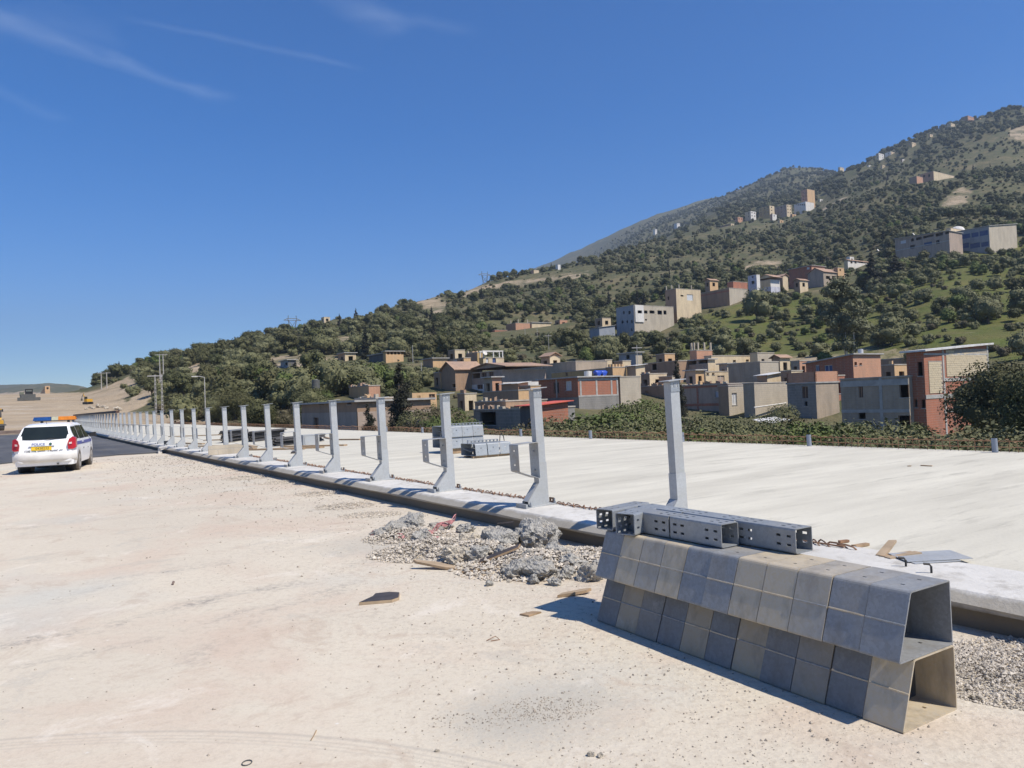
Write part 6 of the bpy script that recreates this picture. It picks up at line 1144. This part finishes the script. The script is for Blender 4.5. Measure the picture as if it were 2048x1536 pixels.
# ---------------------------------------------------------------- poles and pylons
def lattice_pole(px, yt, yb, Y, lab, arm=False, w=.24):
    b_ = at(px, yb, Y); h = (yb - yt) * Y / FPX; zb = hz(b_.x, b_.y); h += b_.z - zb; t = empty('lattice_pole', (b_.x, b_.y, zb - .2), .4, lab, 'pole', 'power poles')
    for x in (-w / 2, w / 2): m = MB(); m.tube([(x, 0, 0), (x * .55, 0, h)], .04, 4); m.build('leg', M['pole_wood'], t)
    n = int(h / .62)
    for k in range(n): z = .4 + k * .62; f = 1 - .45 * z / h; m = MB(); m.box(-w / 2 * f, w / 2 * f, -.035, .035, z, z + .13); m.build('rung', M['pole_wood'], t)
    if arm: m = MB(); m.box(-1.1, 1.1, -.06, .06, h - .25, h - .1); m.build('cross_arm', M['pole_wood'], t)
def mast(px, yt, yb, Y, lab, kind='plain', name='utility_pole'):
    b_ = at(px, yb, Y); h = (yb - yt) * Y / FPX; zb = hz(b_.x, b_.y); h += b_.z - zb; t = empty(name, (b_.x, b_.y, zb - .2), .3, lab, 'pole' if name != 'street_lamp' else 'lamp', 'power poles' if name != 'street_lamp' else 'street lamps')
    m = MB(); m.tube([(0, 0, 0), (0, 0, h + .2)], .075, 7, .05); m.build('shaft', M['pole_wood'], t)
    if kind == 'arm': m = MB(); m.box(-.9, .9, -.05, .05, h - .3, h - .18); m.build('cross_arm', M['pole_wood'], t)
    if kind == 'lamp': m = MB(); m.tube([(0, 0, h + .15), (-.5, 0, h + .3), (-1.0, 0, h + .3)], .05, 5); a = m.build('lamp_arm', M['pole_wood'], t); m = MB(); m.box(-1.5, -.8, -.12, .12, h + .24, h + .36); m.build('lamp_head', M['whiter'], a)
def hframe(x0, x1, yt, yb, Y, lab):
    a, b_ = at(x0, yb, Y), at(x1, yb, Y); za = min(hz(a.x, a.y), hz(b_.x, b_.y)); t = empty('h_frame_pole', (a.x, a.y, za - .2), 0, lab, 'pole', 'power poles'); h = at(x0, yt, Y).z - za + .2; d = b_.x - a.x
    for x in (0, d): m = MB(); m.tube([(x, 0, 0), (x, 0, h)], .14, 6, .1); m.build('leg', M['pole_wood'], t)
    m = MB(); m.box(-1.0, d + 1.0, -.08, .08, h - .25, h - .1); m.build('cross_arm', M['pole_wood'], t)
lattice_pole(312, 747, 826, 118, 'left of two tall ladder-like concrete poles beyond the posts', True); lattice_pole(325, 745, 826, 116, 'right of two tall ladder-like concrete poles beyond the posts')
hframe(320, 327, 708, 752, 170, 'tall twin-legged power pole above the ladder-like poles'); hframe(203, 214, 745, 778, 200, 'twin-legged power pole on the sandy bank')
mast(411, 754, 830, 95, 'grey street lamp beyond the posts at the left', 'lamp', 'street_lamp'); lattice_pole(642, 740, 782, 130, 'concrete ladder pole behind the long house', False, .4); mast(708, 740, 778, 125, 'thin pole with lamps behind the long house', 'arm'); mast(826, 690, 728, 165, 'pale slim pole beside the tan open house')
mast(1276, 690, 752, 120, 'wooden pole with a cross arm above the small pitched house', 'arm'); mast(1051, 655, 688, 235, 'slim pole right below the salmon house'); mast(1075, 658, 685, 235, 'slim pole right of the one below the salmon house'); mast(1098, 668, 705, 190, 'pale pole standing in the dark trees', 'arm'); mast(1818, 540, 556, 240, 'small white post on the green slope'); mast(843, 725, 745, 130, 'thin grey post left of the orange terrace'); mast(1150, 638, 652, 280, 'short pale post on the wooded slope')
def pylon(px, yt, yb, Y, lab):
    b_ = at(px, yb, Y); h = (yb - yt) * Y / FPX; zb = hz(b_.x, b_.y); h += max(b_.z - zb, 0); t = empty('pylon', (b_.x, b_.y, min(zb, b_.z) - .5), .5, lab, 'pylon', 'pylons on the ridge'); w = h * .14; r = h * .011
    top = .55 * h
    for sx in (-1, 1):
        for sy in (-1, 1): m = MB(); m.tube([(sx * w, sy * w * .6, 0), (sx * w * .5, sy * w * .3, top), (sx * w * 1.0, 0, h * .86)], r, 4); m.build('leg', M['pylon'], t)
        m = MB(); m.tube([(sx * w * 1.0, 0, h * .86), (sx * w * .9, 0, h)], r, 4); m.build('earth_peak', M['pylon'], t)
    m = MB(); m.tube([(-w * 2.0, 0, h * .84), (-w, 0, h * .9), (w, 0, h * .9), (w * 2.0, 0, h * .84)], r, 4); m.tube([(-w * 2.0, 0, h * .84), (w * 2.0, 0, h * .84)], r, 4); m.build('cross_arm', M['pylon'], t)
    for k in range(5): z0, z1 = top * k / 5, top * (k + 1) / 5; f0, f1 = 1 - .5 * k / 5, 1 - .5 * (k + 1) / 5; m = MB(); m.tube([(-w * f0, -w * .6 * f0, z0), (w * f1, -w * .6 * f1, z1)], r * .7, 4); m.tube([(w * f0, -w * .6 * f0, z0), (-w * f1, -w * .6 * f1, z1)], r * .7, 4); m.build('brace', M['pylon'], t)
    m = MB(); m.tube([(-w * .5, 0, top), (w * .9, 0, h * .84)], r * .7, 4); m.tube([(w * .5, 0, top), (-w * .9, 0, h * .84)], r * .7, 4); m.build('brace', M['pylon'], t)
pylon(970, 541, 566, 560, 'lattice pylon on the bare ridge right of the middle of the picture'); pylon(585, 629, 650, 420, 'lattice pylon on the wooded left ridge')
# ---------------------------------------------------------------- trees
def leaf_mat(name, c0, c1, c2):
    t = NT(name); r = t.rnd(); n = t.ramp(t.noise(t.obj(), 1.4, 4, .6), .35, .65); n.node.clamp = True
    c = t.mix(n, c0, c1); c = t.mix(t.ramp(r, 0, 1, 0, .7), c, c2); return t.done(c, .75, 0, None, .25)
LM = {'olive': leaf_mat('olive_leaves', (.165, .160, .072, 1), (.092, .096, .042, 1), (.135, .135, .068, 1)), 'oak': leaf_mat('oak_leaves', (.086, .092, .034, 1), (.050, .056, .022, 1), (.105, .095, .042, 1)),
      'green': leaf_mat('fresh_leaves', (.120, .150, .035, 1), (.070, .095, .026, 1), (.10, .12, .04, 1)), 'dark': leaf_mat('conifer_leaves', (.030, .033, .020, 1), (.018, .021, .013, 1), (.040, .035, .022, 1)), 'euca': leaf_mat('eucalyptus_leaves', (.165, .165, .090, 1), (.100, .105, .058, 1), (.13, .14, .08, 1)), 'brush': leaf_mat('dry_brush', (.13, .105, .06, 1), (.085, .075, .045, 1), (.10, .09, .05, 1))}
_ico = []
def ico():
    if not _ico:
        bm = bmesh.new(); bmesh.ops.create_icosphere(bm, subdivisions=2, radius=1); bm.verts.ensure_lookup_table(); _ico.append(np.array([v.co[:] for v in bm.verts])); _ico.append(np.array([[v.index for v in f.verts] for f in bm.faces])); bm.free()
    return _ico
def crown_mesh(name, seed, lobes, n, size, mat, core=.72):
    """leaf-sized faces spread through lobes (x, y, z, r); a rough inner mass keeps the middle closed"""
    r = np.random.default_rng(seed); L_ = np.array(lobes); w = L_[:, 3] ** 2; w /= w.sum(); k = r.choice(len(L_), n, p=w); d = r.normal(size=(n, 3)); d /= np.linalg.norm(d, axis=1)[:, None]
    rad = L_[k, 3] * (.70 + .42 * r.random(n) ** .8); P = L_[k, :3] + d * rad[:, None] * np.array([1, 1, .85]); nr = d + r.normal(size=(n, 3)) * .55 + np.array([0, 0, .15]); nr /= np.linalg.norm(nr, axis=1)[:, None]
    a = np.cross(nr, r.normal(size=(n, 3))); a /= np.linalg.norm(a, axis=1)[:, None]; b = np.cross(nr, a); s = size * (.6 + .8 * r.random(n))[:, None]; e = 1.0 + .5 * r.random(n)[:, None]
    q = np.stack([P + a * s * e, P + b * s * .6, P - a * s * e * .8, P - b * s * .7], 1).reshape(-1, 3); f = np.arange(4 * n).reshape(n, 4)
    V, Fq = [q], [f]; iv, fi = ico(); off = 4 * n; tri = []
    for (x, y, z, rr) in L_:
        nv = iv * (1 + .25 * (r.random((len(iv), 1)) - .5)) * rr * core * np.array([1, 1, .85]) + np.array([x, y, z]); V.append(nv); tri.append(np.concatenate([fi, fi[:, 2:]], 1) + off); off += len(nv)
    me = bpy.data.meshes.new(name); V = np.concatenate(V); me.from_pydata(V.tolist(), [], f.tolist() + [list(t_[:3]) for tt in tri for t_ in tt.tolist()]); me.materials.append(mat); me.update(); return me
def trunk_mesh(name, limbs, mat):
    m = MB()
    for path, r0, r1 in limbs: m.tube(path, r0, 6, r1)
    return m.mesh(name, mat, True)
def round_tree(seed, H, W, mat, n=900, leaf=.17, low=.25, core=None):
    core = core or (.52 if n > 3000 else .72)
    r = random.Random(seed); lobes = []; k = r.randint(6, 9)
    for i in range(k):
        a = i * math.tau / k + r.uniform(-.4, .4); rr = W * r.uniform(.20, .30); d = W * .5 - rr; z = H * (low + (1 - low) * r.uniform(.25, .75)); lobes.append((math.cos(a) * d * r.uniform(.6, 1), math.sin(a) * d * r.uniform(.6, 1), z, rr))
    for i in range(3): lobes.append((r.uniform(-.18, .18) * W, r.uniform(-.18, .18) * W, H * r.uniform(.68, .80), W * r.uniform(.2, .27)))
    lobes.append((0, 0, H * .52, W * .3)); t = [([(0, 0, -.4), (r.uniform(-.1, .1), r.uniform(-.1, .1), H * .25), (0, 0, H * .5)], .045 * W + .05, .05)]
    for i in range(4): l = lobes[r.randrange(k)]; t.append(([(0, 0, H * .2), (l[0] * .5, l[1] * .5, H * .36), (l[0] * .85, l[1] * .85, l[2])], .06 * W * .5, .03))
    return crown_mesh('crown', seed, lobes, n, leaf, mat, core), trunk_mesh('trunk', t, M['bark'])
def cone_tree(seed, H, W, mat, n=1300, leaf=.14, rag=.3):
    r = random.Random(seed); lobes = []
    for i in range(22):
        f = i / 21; z = H * (.06 + .9 * f); rr = W * .5 * (1 - f) ** .7 * r.uniform(.55, .8) + .12; a = r.uniform(0, 6.28); d = W * .5 * (1 - f) ** .75 * r.uniform(.1, rag + .35); lobes.append((math.cos(a) * d, math.sin(a) * d, z, rr * .72))
    t = [([(0, 0, -.4), (0, 0, H * .9)], .05 * W + .06, .03)]
    for i in range(16): z = H * r.uniform(.1, .85); a = r.uniform(0, 6.28); L_ = W * .55 * (1 - z / H) ** .7; t.append(([(0, 0, z), (math.cos(a) * L_, math.sin(a) * L_, z + .25 * L_)], .03, .01))
    return crown_mesh('crown', seed, lobes, n, leaf, mat, .6), trunk_mesh('trunk', t, M['bark'])
def euca_tree(seed, H, W, mat):
    r = random.Random(seed); lobes = []
    for i in range(34): z = H * r.uniform(.2, .95); f = math.sin(min(1, (z / H - .12) / .6) * math.pi / 2) * (1.15 - .75 * (z / H) ** 3); a = r.uniform(0, 6.28); d = W * .5 * f * r.uniform(.1, .85); lobes.append((math.cos(a) * d, math.sin(a) * d, z, W * r.uniform(.10, .17)))
    t = []
    for i in range(4): a = r.uniform(0, 6.28); t.append(([(math.cos(a) * .3, math.sin(a) * .3, -.4), (math.cos(a) * .7, math.sin(a) * .7, H * .2), (math.cos(a) * W * .10, math.sin(a) * W * .10, H * .55)], .12, .03))
    return crown_mesh('crown', seed, lobes, 6500, .15, mat, .62), trunk_mesh('trunk', t, M['bark_pale'])
KIND = {'olive': [round_tree(10 + i, 4.2, 5.0 + .3 * i, LM['olive'], 1100, .16, .12) for i in range(4)], 'oak': [round_tree(30 + i, 4.6, 4.8, LM['oak'], 1000, .17, .08) for i in range(4)], 'green': [round_tree(50 + i, 3.6, 4.2, LM['green'], 900, .16, .05) for i in range(2)],
        'shrub': [round_tree(60 + i, 1.9, 3.2, LM['olive'], 500, .13, .0) for i in range(2)] + [round_tree(64, 1.6, 3.0, LM['oak'], 500, .13, .0)], 'brush': [round_tree(68, 1.7, 3.0, LM['brush'], 600, .12, .0)], 'conifer': [cone_tree(70 + i, 7.0, 3.0, LM['dark']) for i in range(2)], 'euca': [euca_tree(80, 14, 7.5, LM['euca'])]}
FINE = {'olive': [round_tree(110 + i, 4.2, 5.2, LM['olive'], 11000, .05, .06) for i in range(3)], 'oak': [round_tree(130 + i, 4.6, 4.8, LM['oak'], 11000, .062, .05) for i in range(2)], 'green': [round_tree(150, 3.6, 4.2, LM['green'], 6000, .06, .03)], 'shrub': [round_tree(160 + i, 1.9, 3.2, LM[('olive', 'green')[i]], 8000, .04, .0) for i in range(2)], 'brush': [round_tree(168, 1.7, 3.0, LM['brush'], 4500, .045, .0)], 'conifer': [cone_tree(170 + i, 7.0, 3.0, LM['dark'], 6500, .065, .45) for i in range(2)]}
WID = {'olive': 5.2, 'oak': 4.8, 'green': 4.2, 'shrub': 3.2, 'brush': 3, 'conifer': 3, 'euca': 7.5}; HGT = {'olive': 4.2, 'oak': 4.6, 'green': 3.6, 'shrub': 1.9, 'brush': 1.7, 'conifer': 7, 'euca': 14}
LABELN = {'olive': 'olive_tree', 'oak': 'oak_tree', 'green': 'leafy_tree', 'shrub': 'shrub', 'brush': 'dry_bush', 'conifer': 'conifer', 'euca': 'eucalyptus_tree'}
ADJ = {'olive': 'grey-green olive tree', 'oak': 'dark evergreen oak', 'green': 'bright green leafy tree', 'shrub': 'low grey-green shrub', 'brush': 'dry brownish bush', 'conifer': 'dark pointed conifer'}
def put_tree(kind, var, x, y, sc, label, group=None, sz=1.0, rz=None, sink=.1, z=None):
    kk_ = FINE[kind] if kind in FINE and y < 100 else KIND[kind]; cm, tm_ = kk_[var % len(kk_)]; t = empty(LABELN[kind], (x, y, (hz(x, y) if z is None else z) - sink), random.uniform(0, 6.28) if rz is None else rz, label, 'tree' if kind not in ('shrub', 'brush') else 'bush', group)
    t.scale = (sc, sc, sc * sz); link('crown', cm, t); link('trunk', tm_, t); return t
def special(kind, var, px, ytop, Y, wpx, lab, base=None):
    p = at(px, ytop, Y); zb = hz(p.x, p.y) if base is None else base; H = p.z - zb; sc = wpx * Y / FPX / WID[kind]; put_tree(kind, var, p.x, p.y, sc, lab, None, max(H / (HGT[kind] * sc), .3))
special('oak', 1, 1985, 712, 52, 205, 'big dark leafy tree in front of the tall block house at the right edge'); special('oak', 2, 2060, 735, 46, 170, 'dark tree cut by the right edge beside the big dark tree')
special('conifer', 0, 796, 712, 62, 82, 'tall ragged dark conifer behind the deck edge left of the flowering tree'); special('conifer', 1, 735, 798, 58, 48, 'small ragged dark conifer in front of the grey house'); special('conifer', 1, 1352, 700, 92, 36, 'thin dark conifer behind the tall bare post')
special('euca', 0, 1692, 545, 128, 112, 'tall eucalyptus with white trunks on the green slope'); special('green', 0, 846, 800, 70, 62, 'bright green flowering tree in front of the yellow ruin'); special('conifer', 0, 1790, 505, 235, 46, 'tall dark conifer left below the open terrace house'); special('conifer', 1, 1742, 500, 232, 50, 'broad dark conifer left of the open terrace house')
special('conifer', 0, 622, 705, 175, 30, 'slim conifer right of the shed on the pale cut'); special('conifer', 1, 590, 722, 160, 24, 'small conifer below the pale cut slope'); special('conifer', 0, 545, 715, 165, 26, 'slim conifer left of the pale cut slope'); special('olive', 2, 1512, 578, 205, 66, 'round olive tree in front of the white gabled house'); special('olive', 1, 1830, 690, 95, 60, 'olive tree behind the concrete house roof')
special('shrub', 0, 1570, 815, 62, 90, 'spreading shrub below the pink-parapet house'); special('green', 1, 1700, 840, 52, 85, 'bright green shrub in front of the concrete house'); special('shrub', 1, 1838, 850, 55, 60, 'rounded shrub before the tall block house door')
# scatter over the slope
boxes = []
for b in B:
    m_ = 3; boxes.append((b['xl'] - 2, (b['xr'] if b['xr'] else b['xc']) + 2, b['yt'] - 4, b['yb'] - (b['yb'] - b['yt']) * (.12 if b['Y'] < 140 else .2), b['Y']))
boxes.append((1655, 1735, 560, 690, 128)); boxes.append((1900, 2048, 700, 800, 52))
foot = [(b['cen'].x, b['cen'].y, max(b['lu'], b['lv']) * .6 + 1.0) for b in B]
TR = []
r = random.Random(5)
def try_tree(X, Y, kind, sc, dens):
    a = X / Y
    if abs(a) > .80 or r.random() > dens: return
    z = hz(X, Y)
    u, v = to_uv(X, Y)
    if (-17 < v < 12.5 and u < 92) or (-20 < v < 14 and 80 < u < 330): return
    w, h = WID[kind] * sc, HGT[kind] * sc; px_, pb = proj((X, Y, z)); _, pt_ = proj((X, Y, z + h)); hw = w * FPX / Y / 2 * .85
    for (x0, x1, y0, y1, YB) in boxes:
        if Y < YB + 1 and px_ + hw > x0 and px_ - hw < x1 and pt_ < y1 and pb > y0: return
    for (fx, fy, fr) in foot:
        if (X - fx) ** 2 + (Y - fy) ** 2 < (fr + w * .2) ** 2: return
    TR.append((X, Y, z, kind, sc, px_, pb, w * FPX / Y))
BAREN = BARE; arr = lambda v_: np.array([v_])
def dens_kind(px_, py_, Y):
    bare_ = zone1(px_, py_, BARE); gr = zone1(px_, py_, GRASS); q = r.random()
    if bare_: return .09, 'shrub'
    if gr: return .55, ('olive' if q < .55 else 'oak' if q < .70 else 'shrub' if q < .88 else 'green')
    return .82, ('oak' if q < .42 else 'olive' if q < .72 else 'shrub' if q < .88 else 'green' if q < .93 else 'conifer' if q < .945 else 'brush')
# hedge of olives and shrubs between the deck edge and the houses: how high it stands before the walls
HEDGE = [(780, 815), (840, 805), (900, 815), (960, 848), (1040, 856), (1090, 838), (1150, 830), (1240, 826), (1260, 800), (1300, 795), (1330, 806), (1380, 825), (1440, 822), (1500, 832), (1560, 820), (1620, 812), (1670, 822), (1700, 842), (1760, 850), (1800, 872), (1850, 874), (1890, 866), (2100, 862)]
for k in range(230):
    u, v = r.uniform(-14, 62), r.uniform(13, 33); q = road(u, v); px_ = 1024 + FPX * q.x / q.y
    if q.y < 16 or not 800 < px_ < 2120: continue
    kd = r.choice(['olive', 'olive', 'shrub', 'olive', 'shrub', 'green' if px_ > 1650 or px_ < 1000 else 'olive', 'brush']); px_ = proj((q.x, q.y, 0))[0]
    top = EYE + ray(px_, float(np.interp(px_, [h_[0] for h_ in HEDGE], [h_[1] for h_ in HEDGE])) + r.uniform(4, 42))[2] * q.y; zc_ = hz(q.x, q.y); sc = (top - zc_) / HGT[kd]
    if sc < .3: continue
    sc = min(sc, 1.3 if kd not in ('shrub', 'brush') else 2.1); TR.append((q.x, q.y, zc_, kd, sc, px_, proj((q.x, q.y, zc_))[1], WID[kd] * sc * FPX / q.y))
# dark thicket beyond the deck on the left
for k in range(150):
    px_ = r.uniform(300, 1000); Y = r.uniform(72, 150); X = ray(px_, 800)[0] * Y; kd = r.choice(['oak', 'olive', 'oak', 'green', 'shrub', 'brush']); try_tree(X, Y, kd, r.uniform(.75, 1.3), .9)
Y = 100.0
while Y < 720:
    step = 3.3 + Y * .0042; X = -.70 * Y
    while X < .74 * Y:
        x_, y_ = X + r.uniform(-.5, .5) * step, Y + r.uniform(-.5, .5) * step; zz = hz(x_, y_); px_, py_ = proj((x_, y_, zz)); d, kd = dens_kind(px_, py_, y_)
        cl = float(fbm(np.array([x_ / 28]), np.array([y_ / 28]), 3)[0]); d = min(1, max(.03, d * (1 + 2.0 * cl))); sc = (.40 + .95 * r.random() ** 1.6) * (1 + .5 * cl) * (1 if Y < 300 else max(.8, 1 - (Y - 300) * .0006)) * (.9 if kd != 'shrub' else 1)
        try_tree(x_, y_, kd, sc, d); X += step
    Y += step
Y = 110.0
while Y < 620:                                             # low scrub between the trees
    step = 2.9 + Y * .006; X = -.66 * Y
    while X < .74 * Y:
        x_, y_ = X + r.uniform(-.5, .5) * step, Y + r.uniform(-.5, .5) * step; px_, py_ = proj((x_, y_, hz(x_, y_))); d, _k = dens_kind(px_, py_, y_); try_tree(x_, y_, r.choice(['shrub', 'shrub', 'brush', 'shrub']), r.uniform(.35, .85), d * .6); X += step
    Y += step
Y = 720.0
while Y < 1950:
    step = 6.2 + (Y - 700) * .0045; X = max(-.1 * Y, -60)
    while X < .74 * Y: x_, y_ = X + r.uniform(-.5, .5) * step, Y + r.uniform(-.5, .5) * step; try_tree(x_, y_, r.choice(['oak', 'oak', 'olive', 'shrub']), r.uniform(.6, 1.5), .66); X += step
    Y += step
TR.sort(key=lambda t_: -t_[7])
near = [t_ for t_ in TR if -30 < t_[5] < 2080][:285]; nset = set(map(id, near))
LAND = [((b['xl'] + (b['xr'] or b['xc'])) / 2, (b['yt'] + b['yb']) / 2, b['name'].replace('_', ' ')) for b in B if not b.get('far')]
labs = []
for (X, Y, z, kd, sc, px_, pb, w_) in near:
    py_ = proj((X, Y, z + HGT[kd] * sc * .6))[1]; d, (hx, hy, hn) = min((((px_ - h[0]) ** 2 + 2.5 * (py_ - h[1]) ** 2) ** .5, h) for h in LAND)
    rel = ('below' if py_ > hy else 'above') if abs(py_ - hy) * 1.6 > abs(px_ - hx) else ('left of' if px_ < hx else 'right of'); size = 'large ' if w_ > 75 else 'small ' if w_ < 34 else ''
    labs.append('%s%s %s %s the %s' % (size, ADJ[kd], 'just' if d < 45 else 'a little way' if d < 90 else 'well', rel, hn))
for (X, Y, z, kd, sc, px_, pb, w_), lab in zip(near, labs): put_tree(kd, r.randrange(4), X, Y, sc, lab, 'trees ' + lab.split(' ', 1)[1] if labs.count(lab) > 1 else None, r.uniform(.85, 1.15) if Y > 75 else 1.0, None, .1, z)
# everything smaller: one mass of trees over the far slope
others = [t_ for t_ in TR if id(t_) not in nset]
src = bpy.data.collections.new('tree_models'); VAR = []
for kd in ('oak', 'olive', 'shrub', 'green', 'brush', 'conifer'):
    for (cm, tm_) in KIND[kd][:3]:
        VAR.append(kd); me = cm.copy(); me.name = 'tree_model'; bm = bmesh.new(); bm.from_mesh(cm); bm.to_mesh(me); bm.free(); o = bpy.data.objects.new('tree_model_%02d' % len(VAR), me); src.objects.link(o)
idxs = {k_: [i for i, v_ in enumerate(VAR) if v_ == k_] for k_ in set(VAR)}
pm = bpy.data.meshes.new('wood_points'); pm.vertices.add(len(others)); pm.vertices.foreach_set('co', np.array([(t_[0], t_[1], t_[2] - .15) for t_ in others], np.float32).ravel())
for nme, ty, vals in (('pick', 'INT', [r.choice(idxs[t_[3]]) for t_ in others]), ('size', 'FLOAT', [t_[4] for t_ in others]), ('turn', 'FLOAT', [r.uniform(0, 6.28) for _ in others])):
    pm.attributes.new(nme, ty, 'POINT').data.foreach_set('value', np.array(vals, np.int32 if ty == 'INT' else np.float32))
wo_ = link('hillside_wood', pm); tag(wo_, 'scattered olive and oak scrub covering the far hillside', 'trees', None, 'stuff')
ng = bpy.data.node_groups.new('wood', 'GeometryNodeTree'); ng.interface.new_socket('Geometry', in_out='INPUT', socket_type='NodeSocketGeometry'); ng.interface.new_socket('Geometry', in_out='OUTPUT', socket_type='NodeSocketGeometry')
G = ng.nodes; gi, go = G.new('NodeGroupInput'), G.new('NodeGroupOutput'); ip = G.new('GeometryNodeInstanceOnPoints'); ci = G.new('GeometryNodeCollectionInfo'); ci.inputs['Collection'].default_value = src; ci.inputs['Separate Children'].default_value = True; ci.inputs['Reset Children'].default_value = True
def na_(nm, ty): n = G.new('GeometryNodeInputNamedAttribute'); n.data_type = ty; n.inputs[0].default_value = nm; return n.outputs[0]
cx = G.new('ShaderNodeCombineXYZ'); ng.links.new(na_('turn', 'FLOAT'), cx.inputs[2]); er = G.new('FunctionNodeEulerToRotation'); ng.links.new(cx.outputs[0], er.inputs[0])
ng.links.new(gi.outputs[0], ip.inputs['Points']); ng.links.new(ci.outputs[0], ip.inputs['Instance']); ip.inputs['Pick Instance'].default_value = True; ng.links.new(na_('pick', 'INT'), ip.inputs['Instance Index']); ng.links.new(er.outputs[0], ip.inputs['Rotation']); ng.links.new(na_('size', 'FLOAT'), ip.inputs['Scale']); ng.links.new(ip.outputs[0], go.inputs[0])
md = wo_.modifiers.new('wood', 'NODES'); md.node_group = ng
print('trees', len(TR), len(near), len(others))
# ---------------------------------------------------------------- the air between here and the far ridge
hm_ = MB(); hm_.box(-5050, 5050, -4050, 5250, -10.5, 720); hz_m = bpy.data.materials.new('haze_air'); hz_m.use_nodes = True; hn, hl_ = hz_m.node_tree.nodes, hz_m.node_tree.links; hn.clear()
pv_ = hn.new('ShaderNodeVolumePrincipled'); pv_.inputs['Color'].default_value = (.64, .79, 1.0, 1); pv_.inputs['Density'].default_value = .00019; pv_.inputs['Anisotropy'].default_value = .2; ho = hn.new('ShaderNodeOutputMaterial'); hl_.new(pv_.outputs[0], ho.inputs['Volume'])
tag(hm_.build('haze', hz_m), kind='stuff')
